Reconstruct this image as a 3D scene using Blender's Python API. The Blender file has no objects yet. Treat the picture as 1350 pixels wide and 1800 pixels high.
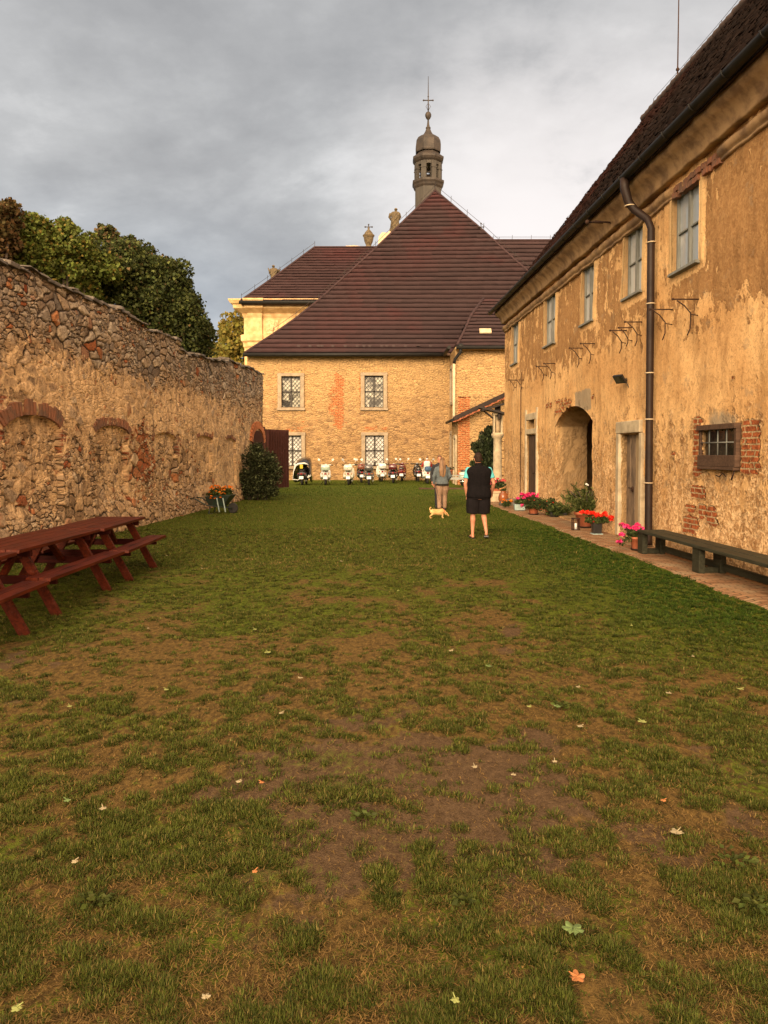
import bpy, math, random
import numpy as np
from mathutils import Vector, Matrix
random.seed(7); RNG = np.random.default_rng(11)
SC = bpy.context.scene; COL = SC.collection; PI = math.pi; R = math.radians
# ------------------------------------------------------------ camera, sky, sun, exposure
W0, H0, FOC, HOR = 1350., 1800., 1300., 796.
PITCH = R(2.0); CAMZ = 1.75
PPY = HOR + FOC*math.tan(PITCH)
cam = bpy.data.cameras.new('camera'); camo = bpy.data.objects.new('camera', cam); COL.objects.link(camo)
camo.location = (0, 0, CAMZ); camo.rotation_euler = (PI/2-PITCH, 0, 0)
cam.sensor_width = 36; cam.lens = FOC/H0*36; cam.shift_y = -(H0/2-PPY)/H0
cam.clip_start = .05; cam.clip_end = 2000
SC.camera = camo
SC.view_settings.view_transform = 'Standard'; SC.view_settings.look = 'None'; SC.view_settings.gamma = 1
SC.view_settings.exposure = 1.0
SUN_EL, SUN_AZ = 22., 164.     # azimuth: degrees clockwise from +Y as seen from above, measured to the left (-X)
sd = Vector((-math.sin(R(SUN_AZ))*math.cos(R(SUN_EL)), math.cos(R(SUN_AZ))*math.cos(R(SUN_EL)), math.sin(R(SUN_EL))))
sl = bpy.data.lights.new('sun', 'SUN'); so = bpy.data.objects.new('sun', sl); COL.objects.link(so)
sl.energy = 2.4; sl.angle = R(30); sl.color = (1, .77, .50)
so.rotation_euler = sd.to_track_quat('Z', 'Y').to_euler(); so.location = (0, -5, 30)
world = bpy.data.worlds.new('World'); SC.world = world; world.use_nodes = True

def setin(nt, n, k, v):
    s = n.inputs[k]
    if isinstance(v, bpy.types.NodeSocket): nt.links.new(v, s)
    else:
        if s.type == 'RGBA' and hasattr(v, '__len__') and len(v) == 3: v = (*v, 1)
        s.default_value = v
def nd(nt, typ, ins=None, **props):
    n = nt.nodes.new(typ)
    for k, v in props.items(): setattr(n, k, v)
    for k, v in (ins or {}).items(): setin(nt, n, k, v)
    return n
def mth(nt, op, a, b=None, clamp=False):
    n = nd(nt, 'ShaderNodeMath', operation=op, use_clamp=clamp); setin(nt, n, 0, a)
    if b is not None: setin(nt, n, 1, b)
    return n.outputs[0]
def mixc(nt, f, a, b, blend='MIX'):
    n = nt.nodes.new('ShaderNodeMix'); n.data_type = 'RGBA'; n.blend_type = blend
    setin(nt, n, 0, f); setin(nt, n, 6, a); setin(nt, n, 7, b)
    return n.outputs[2]
def sstep(nt, v, a, b):
    n = nd(nt, 'ShaderNodeMapRange', {0: v, 1: a, 2: b, 3: 0., 4: 1.}, interpolation_type='SMOOTHSTEP')
    return n.outputs[0]
def ramp(nt, f, stops):
    n = nd(nt, 'ShaderNodeValToRGB', {0: f}); e = n.color_ramp.elements
    e[0].position = stops[0][0]; e[0].color = (*stops[0][1], 1); e[1].position = stops[-1][0]; e[1].color = (*stops[-1][1], 1)
    for p, c in stops[1:-1]:
        k = e.new(p); k.color = (*c, 1)
    return n.outputs[0]
def noise(nt, vec, scale, detail=4., rough=.55, out=0, dist=0.):
    return nd(nt, 'ShaderNodeTexNoise', {'Vector': vec, 'Scale': scale, 'Detail': detail, 'Roughness': rough, 'Distortion': dist}).outputs[out]
def vscale(nt, vec, s, loc=(0, 0, 0)):
    return nd(nt, 'ShaderNodeMapping', {'Vector': vec, 'Scale': s, 'Location': loc}).outputs[0]

def build_world():
    nt = world.node_tree; nt.nodes.clear()
    tc = nd(nt, 'ShaderNodeTexCoord').outputs['Generated']
    sky = nd(nt, 'ShaderNodeTexSky', sky_type='NISHITA', sun_disc=False, sun_elevation=R(SUN_EL), sun_rotation=R(-SUN_AZ))
    sp = nd(nt, 'ShaderNodeSeparateXYZ', {0: tc}); x, y, z = sp.outputs
    zz = mth(nt, 'ADD', mth(nt, 'MAXIMUM', z, 0.), .42)
    pl = nd(nt, 'ShaderNodeCombineXYZ', {0: mth(nt, 'DIVIDE', x, zz), 1: mth(nt, 'DIVIDE', y, zz), 2: 0.}).outputs[0]
    n1 = noise(nt, vscale(nt, pl, (1.0, 1.15, 1), (3.3, 1.7, 0)), 2.1, 7., .56, dist=.35)
    n2 = noise(nt, vscale(nt, pl, (1, 1.3, 1), (8.1, 2.2, 0)), 5.5, 6., .6)
    n = mth(nt, 'ADD', mth(nt, 'MULTIPLY', n1, .62), mth(nt, 'MULTIPLY', n2, .38))
    grey = ramp(nt, n, [(.36, (.395, .395, .40)), (.45, (.465, .465, .468)), (.54, (.565, .565, .565)), (.64, (.76, .755, .75))])
    # brighter, slightly pink break in the cloud low on the right; bluish gap low on the left
    rgt = mth(nt, 'MULTIPLY', sstep(nt, x, -.10, .16), sstep(nt, z, .58, .25))
    br = mixc(nt, mth(nt, 'MULTIPLY', rgt, mth(nt, 'MULTIPLY', sstep(nt, n, .36, .54), .95)), grey, (1.05, .98, .95))
    lft = mth(nt, 'MULTIPLY', sstep(nt, x, .02, -.30), sstep(nt, z, .36, .10))
    bl = mixc(nt, mth(nt, 'MULTIPLY', lft, .50), br, (.33, .415, .53))
    # unseen sky behind the camera, brightened and warmed as added light for the walls
    back = sstep(nt, y, .30, -.60)
    wm = mixc(nt, back, bl, mixc(nt, 1., bl, (7.0, 5.15, 3.2), 'MULTIPLY'))
    k = 10. / (2 ** SC.view_settings.exposure)
    cl = mixc(nt, 1., wm, (k, k, k), 'MULTIPLY')
    fin = mixc(nt, .97, sky.outputs[0], cl)
    bg = nd(nt, 'ShaderNodeBackground', {'Color': fin, 'Strength': .1})
    nt.links.new(bg.outputs[0], nd(nt, 'ShaderNodeOutputWorld').inputs[0])
build_world()

# ------------------------------------------------------------ from the photo's pixels to places in the yard
def ray(x, y):
    d = Vector(((x-W0/2)/FOC, 1, -(y-PPY)/FOC)); c, s = math.cos(PITCH), math.sin(PITCH)
    return Vector((d.x, d.y*c + d.z*s, -d.y*s + d.z*c))
def gnd(x, y, z=0.):
    d = ray(x, y); t = (z-CAMZ)/d.z; return Vector((d.x*t, d.y*t, z))
def atY(x, y, Y):
    d = ray(x, y); t = Y/d.y; return Vector((d.x*t, Y, CAMZ+d.z*t))
def line(a, b):
    m = (b.x-a.x)/(b.y-a.y); return a.x-m*a.y, m
RA, RM = line(gnd(1135, 959), gnd(888, 881))      # house front: X = RA + RM*Y
LA, LM = line(gnd(231, 927), gnd(423, 879))       # yard wall face: X = LA + LM*Y
def onwall(A, M, x, y, off=0.):
    d = ray(x, y); t = (A+off)/(d.x-M*d.y); return d.y*t, CAMZ+d.z*t
def rw(x, y, off=0.): return onwall(RA, RM, x, y, -off)
def lw(x, y): return onwall(LA, LM, x, y)
def RW(s, z, d=0.): return (RA+RM*s-d, s, z)       # d: out into the yard
def LW(s, z, d=0.): return (LA+LM*s+d, s, z)

# ------------------------------------------------------------ numpy noise
def _h(i, j, seed):
    n = (i*374761393 + j*668265263 + seed*974711) & 0xffffffff
    n = ((n ^ (n >> 13))*1274126177) & 0xffffffff
    return ((n ^ (n >> 16)) & 0xffff)/65535.
def vnoise(x, y, seed=0):
    x = np.asarray(x, float); y = np.asarray(y, float)
    i = np.floor(x).astype(np.int64); j = np.floor(y).astype(np.int64)
    u = x-i; v = y-j; u = u*u*(3-2*u); v = v*v*(3-2*v)
    return (_h(i, j, seed)*(1-u)+_h(i+1, j, seed)*u)*(1-v) + (_h(i, j+1, seed)*(1-u)+_h(i+1, j+1, seed)*u)*v
def fbm(x, y, seed=0, oct=4):
    t = 0; a = .5; s = 0
    x = np.asarray(x, float); y = np.asarray(y, float)
    for k in range(oct):
        t = t + a*vnoise(x*2**k, y*2**k, seed+k*17); s += a; a *= .5
    return t/s
def sst(v, a, b):
    t = np.clip((v-a)/(b-a), 0, 1); return t*t*(3-2*t)

# ------------------------------------------------------------ mesh helpers
def put(name, me, mat, parent=None, world_space=False):
    o = bpy.data.objects.new(name, me); COL.objects.link(o)
    if mat is not None: me.materials.append(mat)
    if parent is not None:
        o.parent = parent
        if world_space: o.matrix_parent_inverse = Matrix.Translation(-parent.location)
    return o
def np_mesh(name, V, F, uv=None, attrs=None, cols=None, smooth=False):
    """V n x 3, F m x k (all the same k)"""
    me = bpy.data.meshes.new(name); V = np.asarray(V, np.float32); F = np.asarray(F, np.int32)
    m, k = F.shape
    me.vertices.add(len(V)); me.vertices.foreach_set('co', V.ravel())
    me.loops.add(m*k); me.loops.foreach_set('vertex_index', F.ravel())
    me.polygons.add(m); me.polygons.foreach_set('loop_start', np.arange(0, m*k, k, dtype=np.int32))
    try: me.polygons.foreach_set('loop_total', np.full(m, k, np.int32))
    except Exception: pass
    if smooth: me.polygons.foreach_set('use_smooth', np.ones(m, bool))
    me.update(calc_edges=True)
    if uv is not None:
        l = me.uv_layers.new(name='UVMap'); l.data.foreach_set('uv', np.asarray(uv, np.float32)[F.ravel()].ravel())
    for k2, a in (attrs or {}).items():
        at = me.attributes.new(k2, 'FLOAT', 'POINT'); at.data.foreach_set('value', np.asarray(a, np.float32))
    if cols is not None:
        at = me.attributes.new('Col', 'FLOAT_COLOR', 'POINT')
        c = np.ones((len(V), 4), np.float32); c[:, :3] = cols; at.data.foreach_set('color', c.ravel())
    return me
class MB:
    def __init__(s): s.v = []; s.f = []; s.sm = []
    def add(s, vs, fs, smooth=False):
        b = len(s.v); s.v += [tuple(v) for v in vs]; s.f += [tuple(i+b for i in f) for f in fs]; s.sm += [smooth]*len(fs); return s
    def box(s, c, d, rot=None, taper=1.):
        x, y, z = d[0]/2, d[1]/2, d[2]/2; t = taper
        vs = [Vector(p) for p in ((-x,-y,-z),(x,-y,-z),(x,y,-z),(-x,y,-z),(-x*t,-y*t,z),(x*t,-y*t,z),(x*t,y*t,z),(-x*t,y*t,z))]
        if rot is not None:
            m = rot if isinstance(rot, Matrix) else Matrix.Rotation(rot, 3, 'Z'); vs = [m @ v for v in vs]
        return s.add([v+Vector(c) for v in vs], [(0,3,2,1),(4,5,6,7),(0,1,5,4),(1,2,6,5),(2,3,7,6),(3,0,4,7)])
    def hexa(s, a, b):    # two quads (bottom, top) of 4 points
        return s.add(list(a)+list(b), [(0,3,2,1),(4,5,6,7),(0,1,5,4),(1,2,6,5),(2,3,7,6),(3,0,4,7)])
    def quad(s, *p): return s.add(p, [tuple(range(len(p)))])
    def bar(s, a, b, w, h, up=(0,0,1)):
        a, b = Vector(a), Vector(b); t = (b-a).normalized(); u = Vector(up)
        r = t.cross(u)
        if r.length < 1e-4: r = t.cross(Vector((0,1,0)))
        r.normalize(); u = r.cross(t).normalized(); r *= w/2; u *= h/2
        return s.hexa([a-r-u, a+r-u, b+r-u, b-r-u], [a-r+u, a+r+u, b+r+u, b-r+u])
    def loft(s, rings, caps=True, smooth=True, closed=False):
        n = len(rings[0]); vs = [p for r in rings for p in r]; fs = []
        m = len(rings); rng = range(m) if closed else range(m-1)
        for i in rng:
            i2 = (i+1) % m
            for j in range(n):
                k = (j+1) % n; fs.append((i*n+j, i*n+k, i2*n+k, i2*n+j))
        b = len(s.v); s.add(vs, fs, smooth)
        if caps and not closed:
            s.f += [tuple(b+j for j in reversed(range(n))), tuple(b+(m-1)*n+j for j in range(n))]; s.sm += [False, False]
        return s
    def tube(s, pts, rad, n=8, caps=True, smooth=True, closed=False):
        pts = [Vector(p) for p in pts]; m = len(pts)
        if not hasattr(rad, '__len__'): rad = [rad]*m
        rings = []; prev = None
        for i, p in enumerate(pts):
            if closed: t = pts[(i+1) % m]-pts[i-1]
            else: t = pts[min(i+1, m-1)]-pts[max(i-1, 0)]
            t.normalize()
            if prev is None:
                a = Vector((0,0,1)) if abs(t.z) < .9 else Vector((1,0,0)); u = t.cross(a).normalized()
            else:
                u = prev-t*prev.dot(t)
                if u.length < 1e-5: u = t.orthogonal()
                u.normalize()
            prev = u; w = t.cross(u); r = rad[i]
            rx, ry = r if hasattr(r, '__len__') else (r, r)
            rings.append([p+u*rx*math.cos(2*PI*k/n)+w*ry*math.sin(2*PI*k/n) for k in range(n)])
        return s.loft(rings, caps, smooth, closed)
    def lathe(s, prof, c=(0,0,0), n=16, smooth=True, ph=0., caps=True, squash=1.):
        rings = [[(c[0]+r*math.cos(ph+2*PI*k/n), c[1]+squash*r*math.sin(ph+2*PI*k/n), c[2]+z) for k in range(n)] for r, z in prof]
        return s.loft(rings, caps, smooth)
    def ball(s, c, r, n=12, m=8, rot=None):
        rx, ry, rz = r if hasattr(r, '__len__') else (r, r, r); rings = []
        for i in range(m+1):
            a = -PI/2+PI*i/m; a = max(-PI/2+.02, min(PI/2-.02, a))
            ring = [Vector((rx*math.cos(a)*math.cos(2*PI*k/n), ry*math.cos(a)*math.sin(2*PI*k/n), rz*math.sin(a))) for k in range(n)]
            if rot is not None: ring = [rot @ p for p in ring]
            rings.append([p+Vector(c) for p in ring])
        return s.loft(rings)
    def mesh(s, name):
        me = bpy.data.meshes.new(name); me.from_pydata(s.v, [], s.f)
        me.polygons.foreach_set('use_smooth', s.sm); me.update(); return me
    def build(s, name, mat, parent=None, ws=False, bevel=0., remesh=0., subd=0):
        o = put(name, s.mesh(name), mat, parent, ws)
        if bevel:
            b = o.modifiers.new('bevel', 'BEVEL'); b.width = bevel; b.segments = 2; b.limit_method = 'ANGLE'; b.angle_limit = R(40)
        if subd:
            b = o.modifiers.new('sub', 'SUBSURF'); b.levels = b.render_levels = subd
        if remesh:
            b = o.modifiers.new('rm', 'REMESH'); b.mode = 'VOXEL'; b.voxel_size = remesh; b.use_smooth_shade = True
            b = o.modifiers.new('sm', 'SMOOTH'); b.factor = .5; b.iterations = 4
        return o
def freeze(objs):
    """apply modifiers without operators"""
    bpy.context.view_layer.update(); dg = bpy.context.evaluated_depsgraph_get()
    for o in objs:
        if o.modifiers:
            me = bpy.data.meshes.new_from_object(o.evaluated_get(dg)); o.modifiers.clear(); o.data = me
def tag(o, label, cat, group=None):
    o['label'] = label; o['category'] = cat
    if group: o['group'] = group
    return o
def thing(name, label, cat, loc=(0,0,0), rz=0., group=None):
    o = bpy.data.objects.new(name, None); COL.objects.link(o); o.location = loc; o.rotation_euler = (0,0,rz)
    o.empty_display_size = .2
    return tag(o, label, cat, group)
def setting(o, kind='structure'): o['kind'] = kind; return o
def copy_tree(o, parent=None):
    c = o.copy(); COL.objects.link(c)
    if parent is not None: c.parent = parent
    for ch in list(o.children): copy_tree(ch, c)
    return c
def ell(c, rx, ry, n=16, p=2., rot=0.):
    out = []
    for k in range(n):
        a = 2*PI*k/n; ca, sa = math.cos(a), math.sin(a); e = 2/p
        x = rx*math.copysign(abs(ca)**e, ca); y = ry*math.copysign(abs(sa)**e, sa)
        out.append((c[0]+x*math.cos(rot)-y*math.sin(rot), c[1]+x*math.sin(rot)+y*math.cos(rot), c[2]))
    return out
def ellY(c, rx, rz, n=16, p=2.):   # ring in the XZ plane
    return [(x, c[1], y) for x, y, _ in ell((c[0], c[2], 0), rx, rz, n, p)]
def leaf_mesh(name, P, size, cols, mat, parent=None, aspect=.6, dirs=None, ws=False, flat=0., rng=RNG):
    n = len(P); P = np.asarray(P); size = np.broadcast_to(size, (n,))[:, None]
    a = rng.normal(size=(n, 3)) if dirs is None else np.asarray(dirs)+rng.normal(size=(n, 3))*.15
    a[:, 2] *= (1-flat); a /= np.linalg.norm(a, axis=1)[:, None]
    b = rng.normal(size=(n, 3)); b[:, 2] *= (1-flat); b = np.cross(a, np.cross(b, a)); b /= np.linalg.norm(b, axis=1)[:, None]+1e-9
    nrm = np.cross(a, b)
    V = np.stack([P-a*size*.5, P+b*size*aspect*.5+nrm*size*.10, P+a*size*.5-nrm*size*.06, P-b*size*aspect*.5+nrm*size*.10], 1).reshape(-1, 3)
    i = np.arange(n)*4
    F = np.concatenate([np.stack([i, i+1, i+2], 1), np.stack([i, i+2, i+3], 1)])
    return put(name, np_mesh(name, V, F, cols=np.repeat(np.asarray(cols), 4, 0)), mat, parent, ws)
def blob_points(n, blobs, rng=RNG, shell=.30, seed=3):
    w = np.array([b[1][0]*b[1][1]*b[1][2] for b in blobs])**.67; k = rng.choice(len(blobs), n, p=w/w.sum())
    C = np.array([b[0] for b in blobs])[k]; Rr = np.array([b[1] for b in blobs])[k]
    d = rng.normal(size=(n, 3)); d /= np.linalg.norm(d, axis=1)[:, None]
    r = 1-np.abs(rng.normal(size=n))*shell
    bump = .60+.75*fbm(d[:, 0]*3.1+k*7.1, d[:, 1]*3.1+d[:, 2]*3.7, seed)
    return C+d*Rr*(np.clip(r, .1, 1)*bump)[:, None]
def clumps(blobs, n, rng, f=(.28, .5)):
    out = list(blobs)
    for c, r in blobs:
        for _ in range(n):
            d = rng.normal(size=3); d /= np.linalg.norm(d); q = f[0]+(f[1]-f[0])*rng.random()
            out.append((tuple(np.array(c)+d*np.array(r)*(.78+.50*rng.random()*rng.random())), tuple(np.array(r)*q)))
    return out
# ------------------------------------------------------------ materials
def newmat(name):
    m = bpy.data.materials.new(name); m.use_nodes = True; nt = m.node_tree; nt.nodes.clear()
    out = nd(nt, 'ShaderNodeOutputMaterial'); bs = nd(nt, 'ShaderNodeBsdfPrincipled'); nt.links.new(bs.outputs[0], out.inputs[0])
    return m, nt, bs, out
def bump(nt, bs, h, strength=.5, dist=.02):
    b = nd(nt, 'ShaderNodeBump', {'Height': h, 'Strength': strength, 'Distance': dist}); nt.links.new(b.outputs[0], bs.inputs['Normal'])
def obj_co(nt): return nd(nt, 'ShaderNodeTexCoord').outputs['Object']
def uv_co(nt): return nd(nt, 'ShaderNodeTexCoord').outputs['UV']
def attr(nt, n, out='Fac'): return nd(nt, 'ShaderNodeAttribute', attribute_name=n).outputs[out]
def mk(name, c, rough=.6, c2=None, scale=6., bmp=.0, stretch=(1,1,1), metal=0., spec=.5, bscale=None, coat=0.):
    """plain surface with a mottled colour and optional bump"""
    m, nt, bs, out = newmat(name); co = vscale(nt, obj_co(nt), stretch)
    c2 = c2 or tuple(v*.72 for v in c)
    n = noise(nt, co, scale, 6., .6)
    setin(nt, bs, 'Base Color', mixc(nt, sstep(nt, n, .35, .68), c, c2))
    setin(nt, bs, 'Roughness', mth(nt, 'ADD', mth(nt, 'MULTIPLY', n, .25), rough-.12, True)); bs.inputs['Metallic'].default_value = metal
    bs.inputs['Specular IOR Level'].default_value = spec; bs.inputs['Coat Weight'].default_value = coat
    if bmp: bump(nt, bs, noise(nt, co, bscale or scale*4, 5., .65), bmp, .01)
    return m
def mk_leaf(name, trans=.25, rough=.55):
    m, nt, bs, out = newmat(name); c = attr(nt, 'Col', 'Color')
    setin(nt, bs, 'Base Color', c); bs.inputs['Roughness'].default_value = rough; bs.inputs['Specular IOR Level'].default_value = .12
    tr = nd(nt, 'ShaderNodeBsdfTranslucent', {'Color': c}); mx = nd(nt, 'ShaderNodeMixShader', {0: trans, 1: bs.outputs[0], 2: tr.outputs[0]})
    nt.links.new(mx.outputs[0], out.inputs[0]); return m
def mk_wood(name, c1, c2, axis=1, plank=.14, rough=.6, bmp=.5):
    """grain drawn out along one object axis"""
    m, nt, bs, out = newmat(name); st = [14., 14., 14.]; st[axis] = .9
    co = vscale(nt, obj_co(nt), tuple(st)); n = noise(nt, co, 2.2, 7., .65, dist=.6); n2 = noise(nt, obj_co(nt), 3.1, 4.)
    f = mth(nt, 'ADD', mth(nt, 'MULTIPLY', sstep(nt, n, .35, .66), .7), mth(nt, 'MULTIPLY', sstep(nt, n2, .4, .7), .3))
    wr = mth(nt, 'MULTIPLY', sstep(nt, noise(nt, vscale(nt, obj_co(nt), tuple(2. if i == axis else 7. for i in range(3))), 1.7, 6., .7), .56, .72), .28)
    setin(nt, bs, 'Base Color', mixc(nt, wr, mixc(nt, f, c1, c2), tuple(min(.5, v*1.6+.035) for v in c1))); bs.inputs['Roughness'].default_value = rough; bs.inputs['Specular IOR Level'].default_value = .10
    bump(nt, bs, n, bmp, .006); return m
def voro(nt, vec, feat, rnd=1., out='Distance'):
    return nd(nt, 'ShaderNodeTexVoronoi', {'Vector': vec, 'Scale': 1., 'Randomness': rnd}, feature=feat, voronoi_dimensions='2D').outputs[out]
def warp(nt, vec, sc, amt):
    n = nd(nt, 'ShaderNodeVectorMath', {0: noise(nt, vec, sc, 3., .5, 1), 1: (.5, .5, .5)}, operation='SUBTRACT').outputs[0]
    n = nd(nt, 'ShaderNodeVectorMath', {0: n, 3: amt}, operation='SCALE').outputs[0]
    return nd(nt, 'ShaderNodeVectorMath', {0: vec, 1: n}, operation='ADD').outputs[0]
def bricks(nt, vec, w=.27, h=.085, mort=.012):
    return nd(nt, 'ShaderNodeTexBrick', {'Vector': vec, 'Scale': 1., 'Brick Width': w, 'Row Height': h, 'Mortar Size': mort, 'Mortar Smooth': .3,
        'Color1': (0,0,0), 'Color2': (1,1,1), 'Mortar': (.5,.5,.5)})

def mk_yardwall():
    m, nt, bs, out = newmat('rubble_wall'); m.displacement_method = 'BOTH'
    uv = uv_co(nt); w = warp(nt, uv, 2.6, .26)
    big = vscale(nt, w, (3.0, 4.6, 1)); small = vscale(nt, w, (7.5, 10.5, 1))
    sel = sstep(nt, noise(nt, uv, .9, 3.), .45, .55)
    def pick(a, b): return mth(nt, 'ADD', mth(nt, 'MULTIPLY', a, mth(nt, 'SUBTRACT', 1., sel)), mth(nt, 'MULTIPLY', b, sel))
    e = pick(voro(nt, big, 'DISTANCE_TO_EDGE'), voro(nt, small, 'DISTANCE_TO_EDGE'))
    c = mixc(nt, sel, voro(nt, big, 'F1', out='Color'), voro(nt, small, 'F1', out='Color'))
    sc = nd(nt, 'ShaderNodeSeparateColor', {0: c}); r1, r2, r3 = sc.outputs
    f1 = noise(nt, uv, 14., 7., .66); f2 = noise(nt, uv, 45., 4., .6); lo = noise(nt, uv, .8, 5., .6)
    tan = ramp(nt, r1, [(0, (.28, .175, .10)), (.3, (.52, .335, .185)), (.55, (.64, .43, .245)), (.8, (.42, .285, .175)), (1, (.70, .51, .32))])
    gry = ramp(nt, r1, [(0, (.14, .115, .098)), (.35, (.29, .235, .19)), (.7, (.42, .335, .255)), (1, (.52, .43, .33))])
    a_grey, a_pl, a_red, a_br = attr(nt, 'grey'), attr(nt, 'plaster'), attr(nt, 'red'), attr(nt, 'brick')
    gf = mth(nt, 'MULTIPLY', mth(nt, 'ADD', a_grey, mth(nt, 'MULTIPLY', mth(nt, 'SUBTRACT', r2, .5), .8)), 1., True)
    col = mixc(nt, gf, tan, gry)
    # odd brick-red stones, more of them where the wall was mended
    redp = sstep(nt, mth(nt, 'ADD', r3, mth(nt, 'MULTIPLY', a_red, .62)), .90, .97)
    col = mixc(nt, redp, col, ramp(nt, r2, [(0, (.26, .065, .03)), (.5, (.40, .13, .05)), (1, (.47, .20, .085))]))
    col = mixc(nt, mth(nt, 'MULTIPLY', sstep(nt, f1, .38, .68), .55), col, mixc(nt, 1., col, (.45, .42, .40), 'MULTIPLY'))
    col = mixc(nt, mth(nt, 'MULTIPLY', sstep(nt, f2, .52, .75), .45), col, (.52, .42, .28))
    joint = sstep(nt, e, .12, .02)
    jc = mixc(nt, sstep(nt, noise(nt, uv, 3.2, 4.), .46, .68), (.036, .024, .017), mixc(nt, a_grey, (.33, .235, .13), (.17, .13, .10)))
    col = mixc(nt, joint, col, jc)
    # bricks
    bt = bricks(nt, warp(nt, uv, 5., .05)); bc = mixc(nt, bt.outputs[1], mixc(nt, f1, (.36, .10, .045), (.17, .055, .035)), (.27, .20, .13))
    bm = sstep(nt, mth(nt, 'ADD', a_br, mth(nt, 'MULTIPLY', mth(nt, 'SUBTRACT', noise(nt, uv, 3.5, 4.), .5), .9)), .42, .55)
    col = mixc(nt, bm, col, bc)
    # remains of lime plaster smeared over the stones
    pm = sstep(nt, mth(nt, 'ADD', a_pl, mth(nt, 'MULTIPLY', mth(nt, 'SUBTRACT', noise(nt, uv, 2.8, 8., .70), .5), 2.2)), .42, .62)
    pm = mth(nt, 'MULTIPLY', pm, mth(nt, 'SUBTRACT', 1.06, mth(nt, 'MULTIPLY', sstep(nt, e, .03, .28), sstep(nt, r2, .2, .95))), True)
    plc = mixc(nt, sstep(nt, noise(nt, vscale(nt, uv, (2.2, .8, 1)), 2.6, 6., .62), .36, .66), (.80, .54, .30), (.58, .375, .20))
    plc = mixc(nt, mth(nt, 'MULTIPLY', sstep(nt, f1, .5, .7), .5), plc, (.20, .14, .09))
    col = mixc(nt, pm, col, plc)
    pit = mth(nt, 'MULTIPLY', sstep(nt, noise(nt, vscale(nt, uv, (1, 1.4, 1)), 17., 4., .6, dist=.8), .57, .67), .60)
    col = mixc(nt, pit, col, (.055, .036, .024))
    stk = mth(nt, 'MULTIPLY', sstep(nt, noise(nt, vscale(nt, uv, (3.2, .45, 1)), 1.5, 6., .65), .52, .68), .60)
    col = mixc(nt, stk, col, (.12, .082, .056))
    stain = mth(nt, 'MULTIPLY', sstep(nt, lo, .46, .70), .55)
    col = mixc(nt, stain, col, mixc(nt, 1., col, (.50, .45, .42), 'MULTIPLY'))
    setin(nt, bs, 'Base Color', col); bs.inputs['Roughness'].default_value = .92; bs.inputs['Specular IOR Level'].default_value = .15
    hs = mth(nt, 'MULTIPLY', sstep(nt, e, .0, .20), mth(nt, 'ADD', .45, mth(nt, 'MULTIPLY', r1, .75)))
    hs = mth(nt, 'MULTIPLY', hs, mth(nt, 'SUBTRACT', 1., mth(nt, 'MULTIPLY', pm, .6)))
    h = mth(nt, 'ADD', mth(nt, 'ADD', mth(nt, 'MULTIPLY', hs, .048), mth(nt, 'MULTIPLY', f1, .026)), mth(nt, 'MULTIPLY', f2, .010))
    h = mth(nt, 'ADD', h, mth(nt, 'MULTIPLY', pm, .026)); h = mth(nt, 'SUBTRACT', h, mth(nt, 'MULTIPLY', pit, .02))
    dn = nd(nt, 'ShaderNodeDisplacement', {'Height': h, 'Midlevel': .04, 'Scale': 1.})
    nt.links.new(dn.outputs[0], out.inputs['Displacement']); return m

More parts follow.
